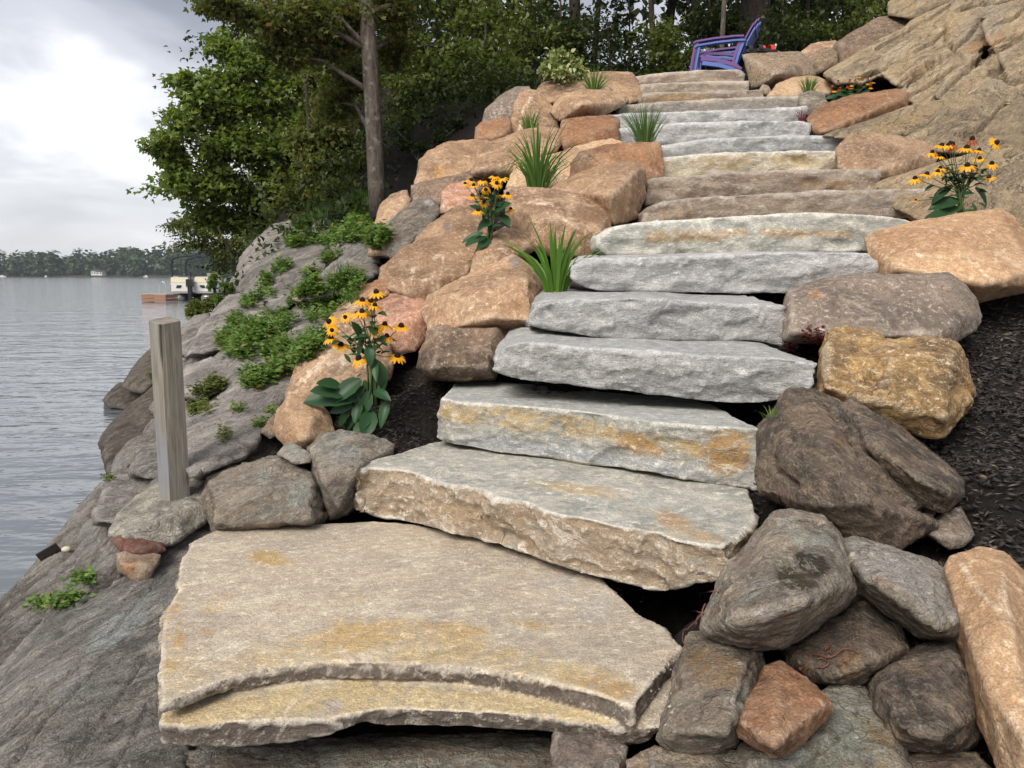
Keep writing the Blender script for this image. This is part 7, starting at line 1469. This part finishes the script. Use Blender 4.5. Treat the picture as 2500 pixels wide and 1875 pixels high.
# ------------------------------------------------------------------ far shore
mb = MB(); xs = np.linspace(-1500, 900, 90)
V = []; Q = []
for i, x in enumerate(xs):
    w0 = 590 + 22 * math.sin(x * 0.011) + 12 * math.sin(x * 0.037 + 1) + max(0, x) * 0.2
    V += [(x, w0 - 2, -0.5), (x, w0 + 3, 0.9), (x, w0 + 60, 4), (x, w0 + 400, 10)]
for i in range(len(xs) - 1):
    for j in range(3): a = i * 4 + j; Q.append((a, a + 4, a + 5, a + 1))
mb.add(V, Q); M['bank'] = plain('far_bank', (0.05, 0.052, 0.035), 0.9); mb.build('far_shore', M['bank'], None, True)['kind'] = 'structure'
rng = np.random.RandomState(12); parts = []
for i in range(620):
    x = rng.uniform(-620, 120); row = rng.randint(0, 3); w0 = 590 + 22 * math.sin(x * 0.011) + 12 * math.sin(x * 0.037 + 1) + max(0, x) * 0.2
    y = w0 + 5 + row * 11 + rng.uniform(-3, 5); h = (15.0 + row * 3.2) * rng.uniform(0.82, 1.15) * (1 + 0.12 * math.sin(x * 0.02)); r = rng.uniform(2.2, 4.2); n = 95
    if abs(x + 311) < 5 and row == 0: continue
    u = rdir(rng, n); p = u * np.array([r, r, h * 0.46]) * (rng.uniform(0.75, 1.0, n) ** 0.5)[:, None] + np.array([x, y, h * 0.54]); p[:, 2] = np.maximum(p[:, 2], 0.8)
    p[:, :2] += rng.normal(size=(n, 2)) * 0.5
    shade = rng.uniform(0, 1); q_ = leaf_arrays(p - np.array([0, 0, 0.6]), rdir(rng, n) * np.array([1, 1, .4]), u + np.array([0, 0, .5]), rng.uniform(2.0, 3.8, n), 1, rng, 0.9, 0.1)
    q_[2][:, 0] = np.clip(q_[2][:, 0] * 0.4 + shade * 0.6, 0, 1); parts.append(q_)
link('far_wood', leaf_mesh('far_wood', parts, M['farwood']))['kind'] = 'stuff'
M['roof'] = plain('dark_roof', (0.10, 0.09, 0.085), 0.8); M['pane'] = plain('dark_pane', (0.04, 0.05, 0.06), 0.2); M['housewall'] = plain('white_siding', (0.62, 0.61, 0.57), 0.7)
def house(label, px, wdt, hgt, z0, dep=6):
    (x, y), = P('A', (px, 1592)); b = U(x, y, 588); b.z = z0; t = empty('house', b)
    MB().box((0, dep / 2, hgt / 2), (wdt, dep, hgt)).build('wall', M['housewall'], t)
    MB().prism([(-wdt / 2 - .4, 0), (wdt / 2 + .4, 0), (0, 1.1)], dep + .8, Matrix.Translation((0, dep + .4, hgt)) @ Matrix.Rotation(R(90), 4, 'X')).build('roof', M['roof'], t)
    for sx_ in (-.25, .25): MB().box((wdt * sx_, -0.02, hgt * 0.55), (wdt * 0.2, 0.1, hgt * 0.35)).build('window', M['pane'], t)
    tag(t, label, 'house', 'small white houses on the far shore')
house('left of the two small white houses on the far lake shore', 541, 3.6, 3.2, 1.2); house('right of the two small white houses on the far lake shore', 574, 4.2, 2.6, 1.2)
def skiff(label, px, py, L):
    (x, y), = P('A', (px, py)); b = U(x, y, 575); b.z = 0; t = empty('small_boat', b)
    MB().add([(-L / 2, -.6, 0.7), (L / 2, -.6, .9), (L / 2, .6, .9), (-L / 2, .6, .7), (-L / 2 * .9, -.4, -.1), (L / 2 * .75, -.4, -.1), (L / 2 * .75, .4, -.1), (-L / 2 * .9, .4, -.1)], [(0, 1, 2, 3), (4, 7, 6, 5), (0, 4, 5, 1), (1, 5, 6, 2), (2, 6, 7, 3), (3, 7, 4, 0)]).build('hull', M['white'], t)
    MB().box((0, 0, 1.1), (L * .25, .9, .6)).build('windscreen', M['white'], t); tag(t, label, 'boat', 'tiny boats off the far shore')
skiff('tiny white boat at the far left of the lake', 12, 1600, 6.5); skiff('tiny white speck of a boat left of the far houses', 266, 1598, 1.6); skiff('tiny pale boat right of the far houses', 845, 1596, 3.5)
# ------------------------------------------------------------------ haze over the lake
m = bpy.data.materials.new('haze'); m.use_nodes = True; t = m.node_tree; t.nodes.clear()
pv = t.nodes.new('ShaderNodeVolumePrincipled'); pv.inputs['Color'].default_value = (0.80, 0.87, 0.95, 1); pv.inputs['Density'].default_value = 0.00022; pv.inputs['Anisotropy'].default_value = 0.2
oo = t.nodes.new('ShaderNodeOutputMaterial'); t.links.new(pv.outputs[0], oo.inputs['Volume'])
hb = MB(); hb.box((-350, 1290, 17.8), (3340, 3320, 38.4))
o = hb.build('haze', m); o['kind'] = 'stuff'
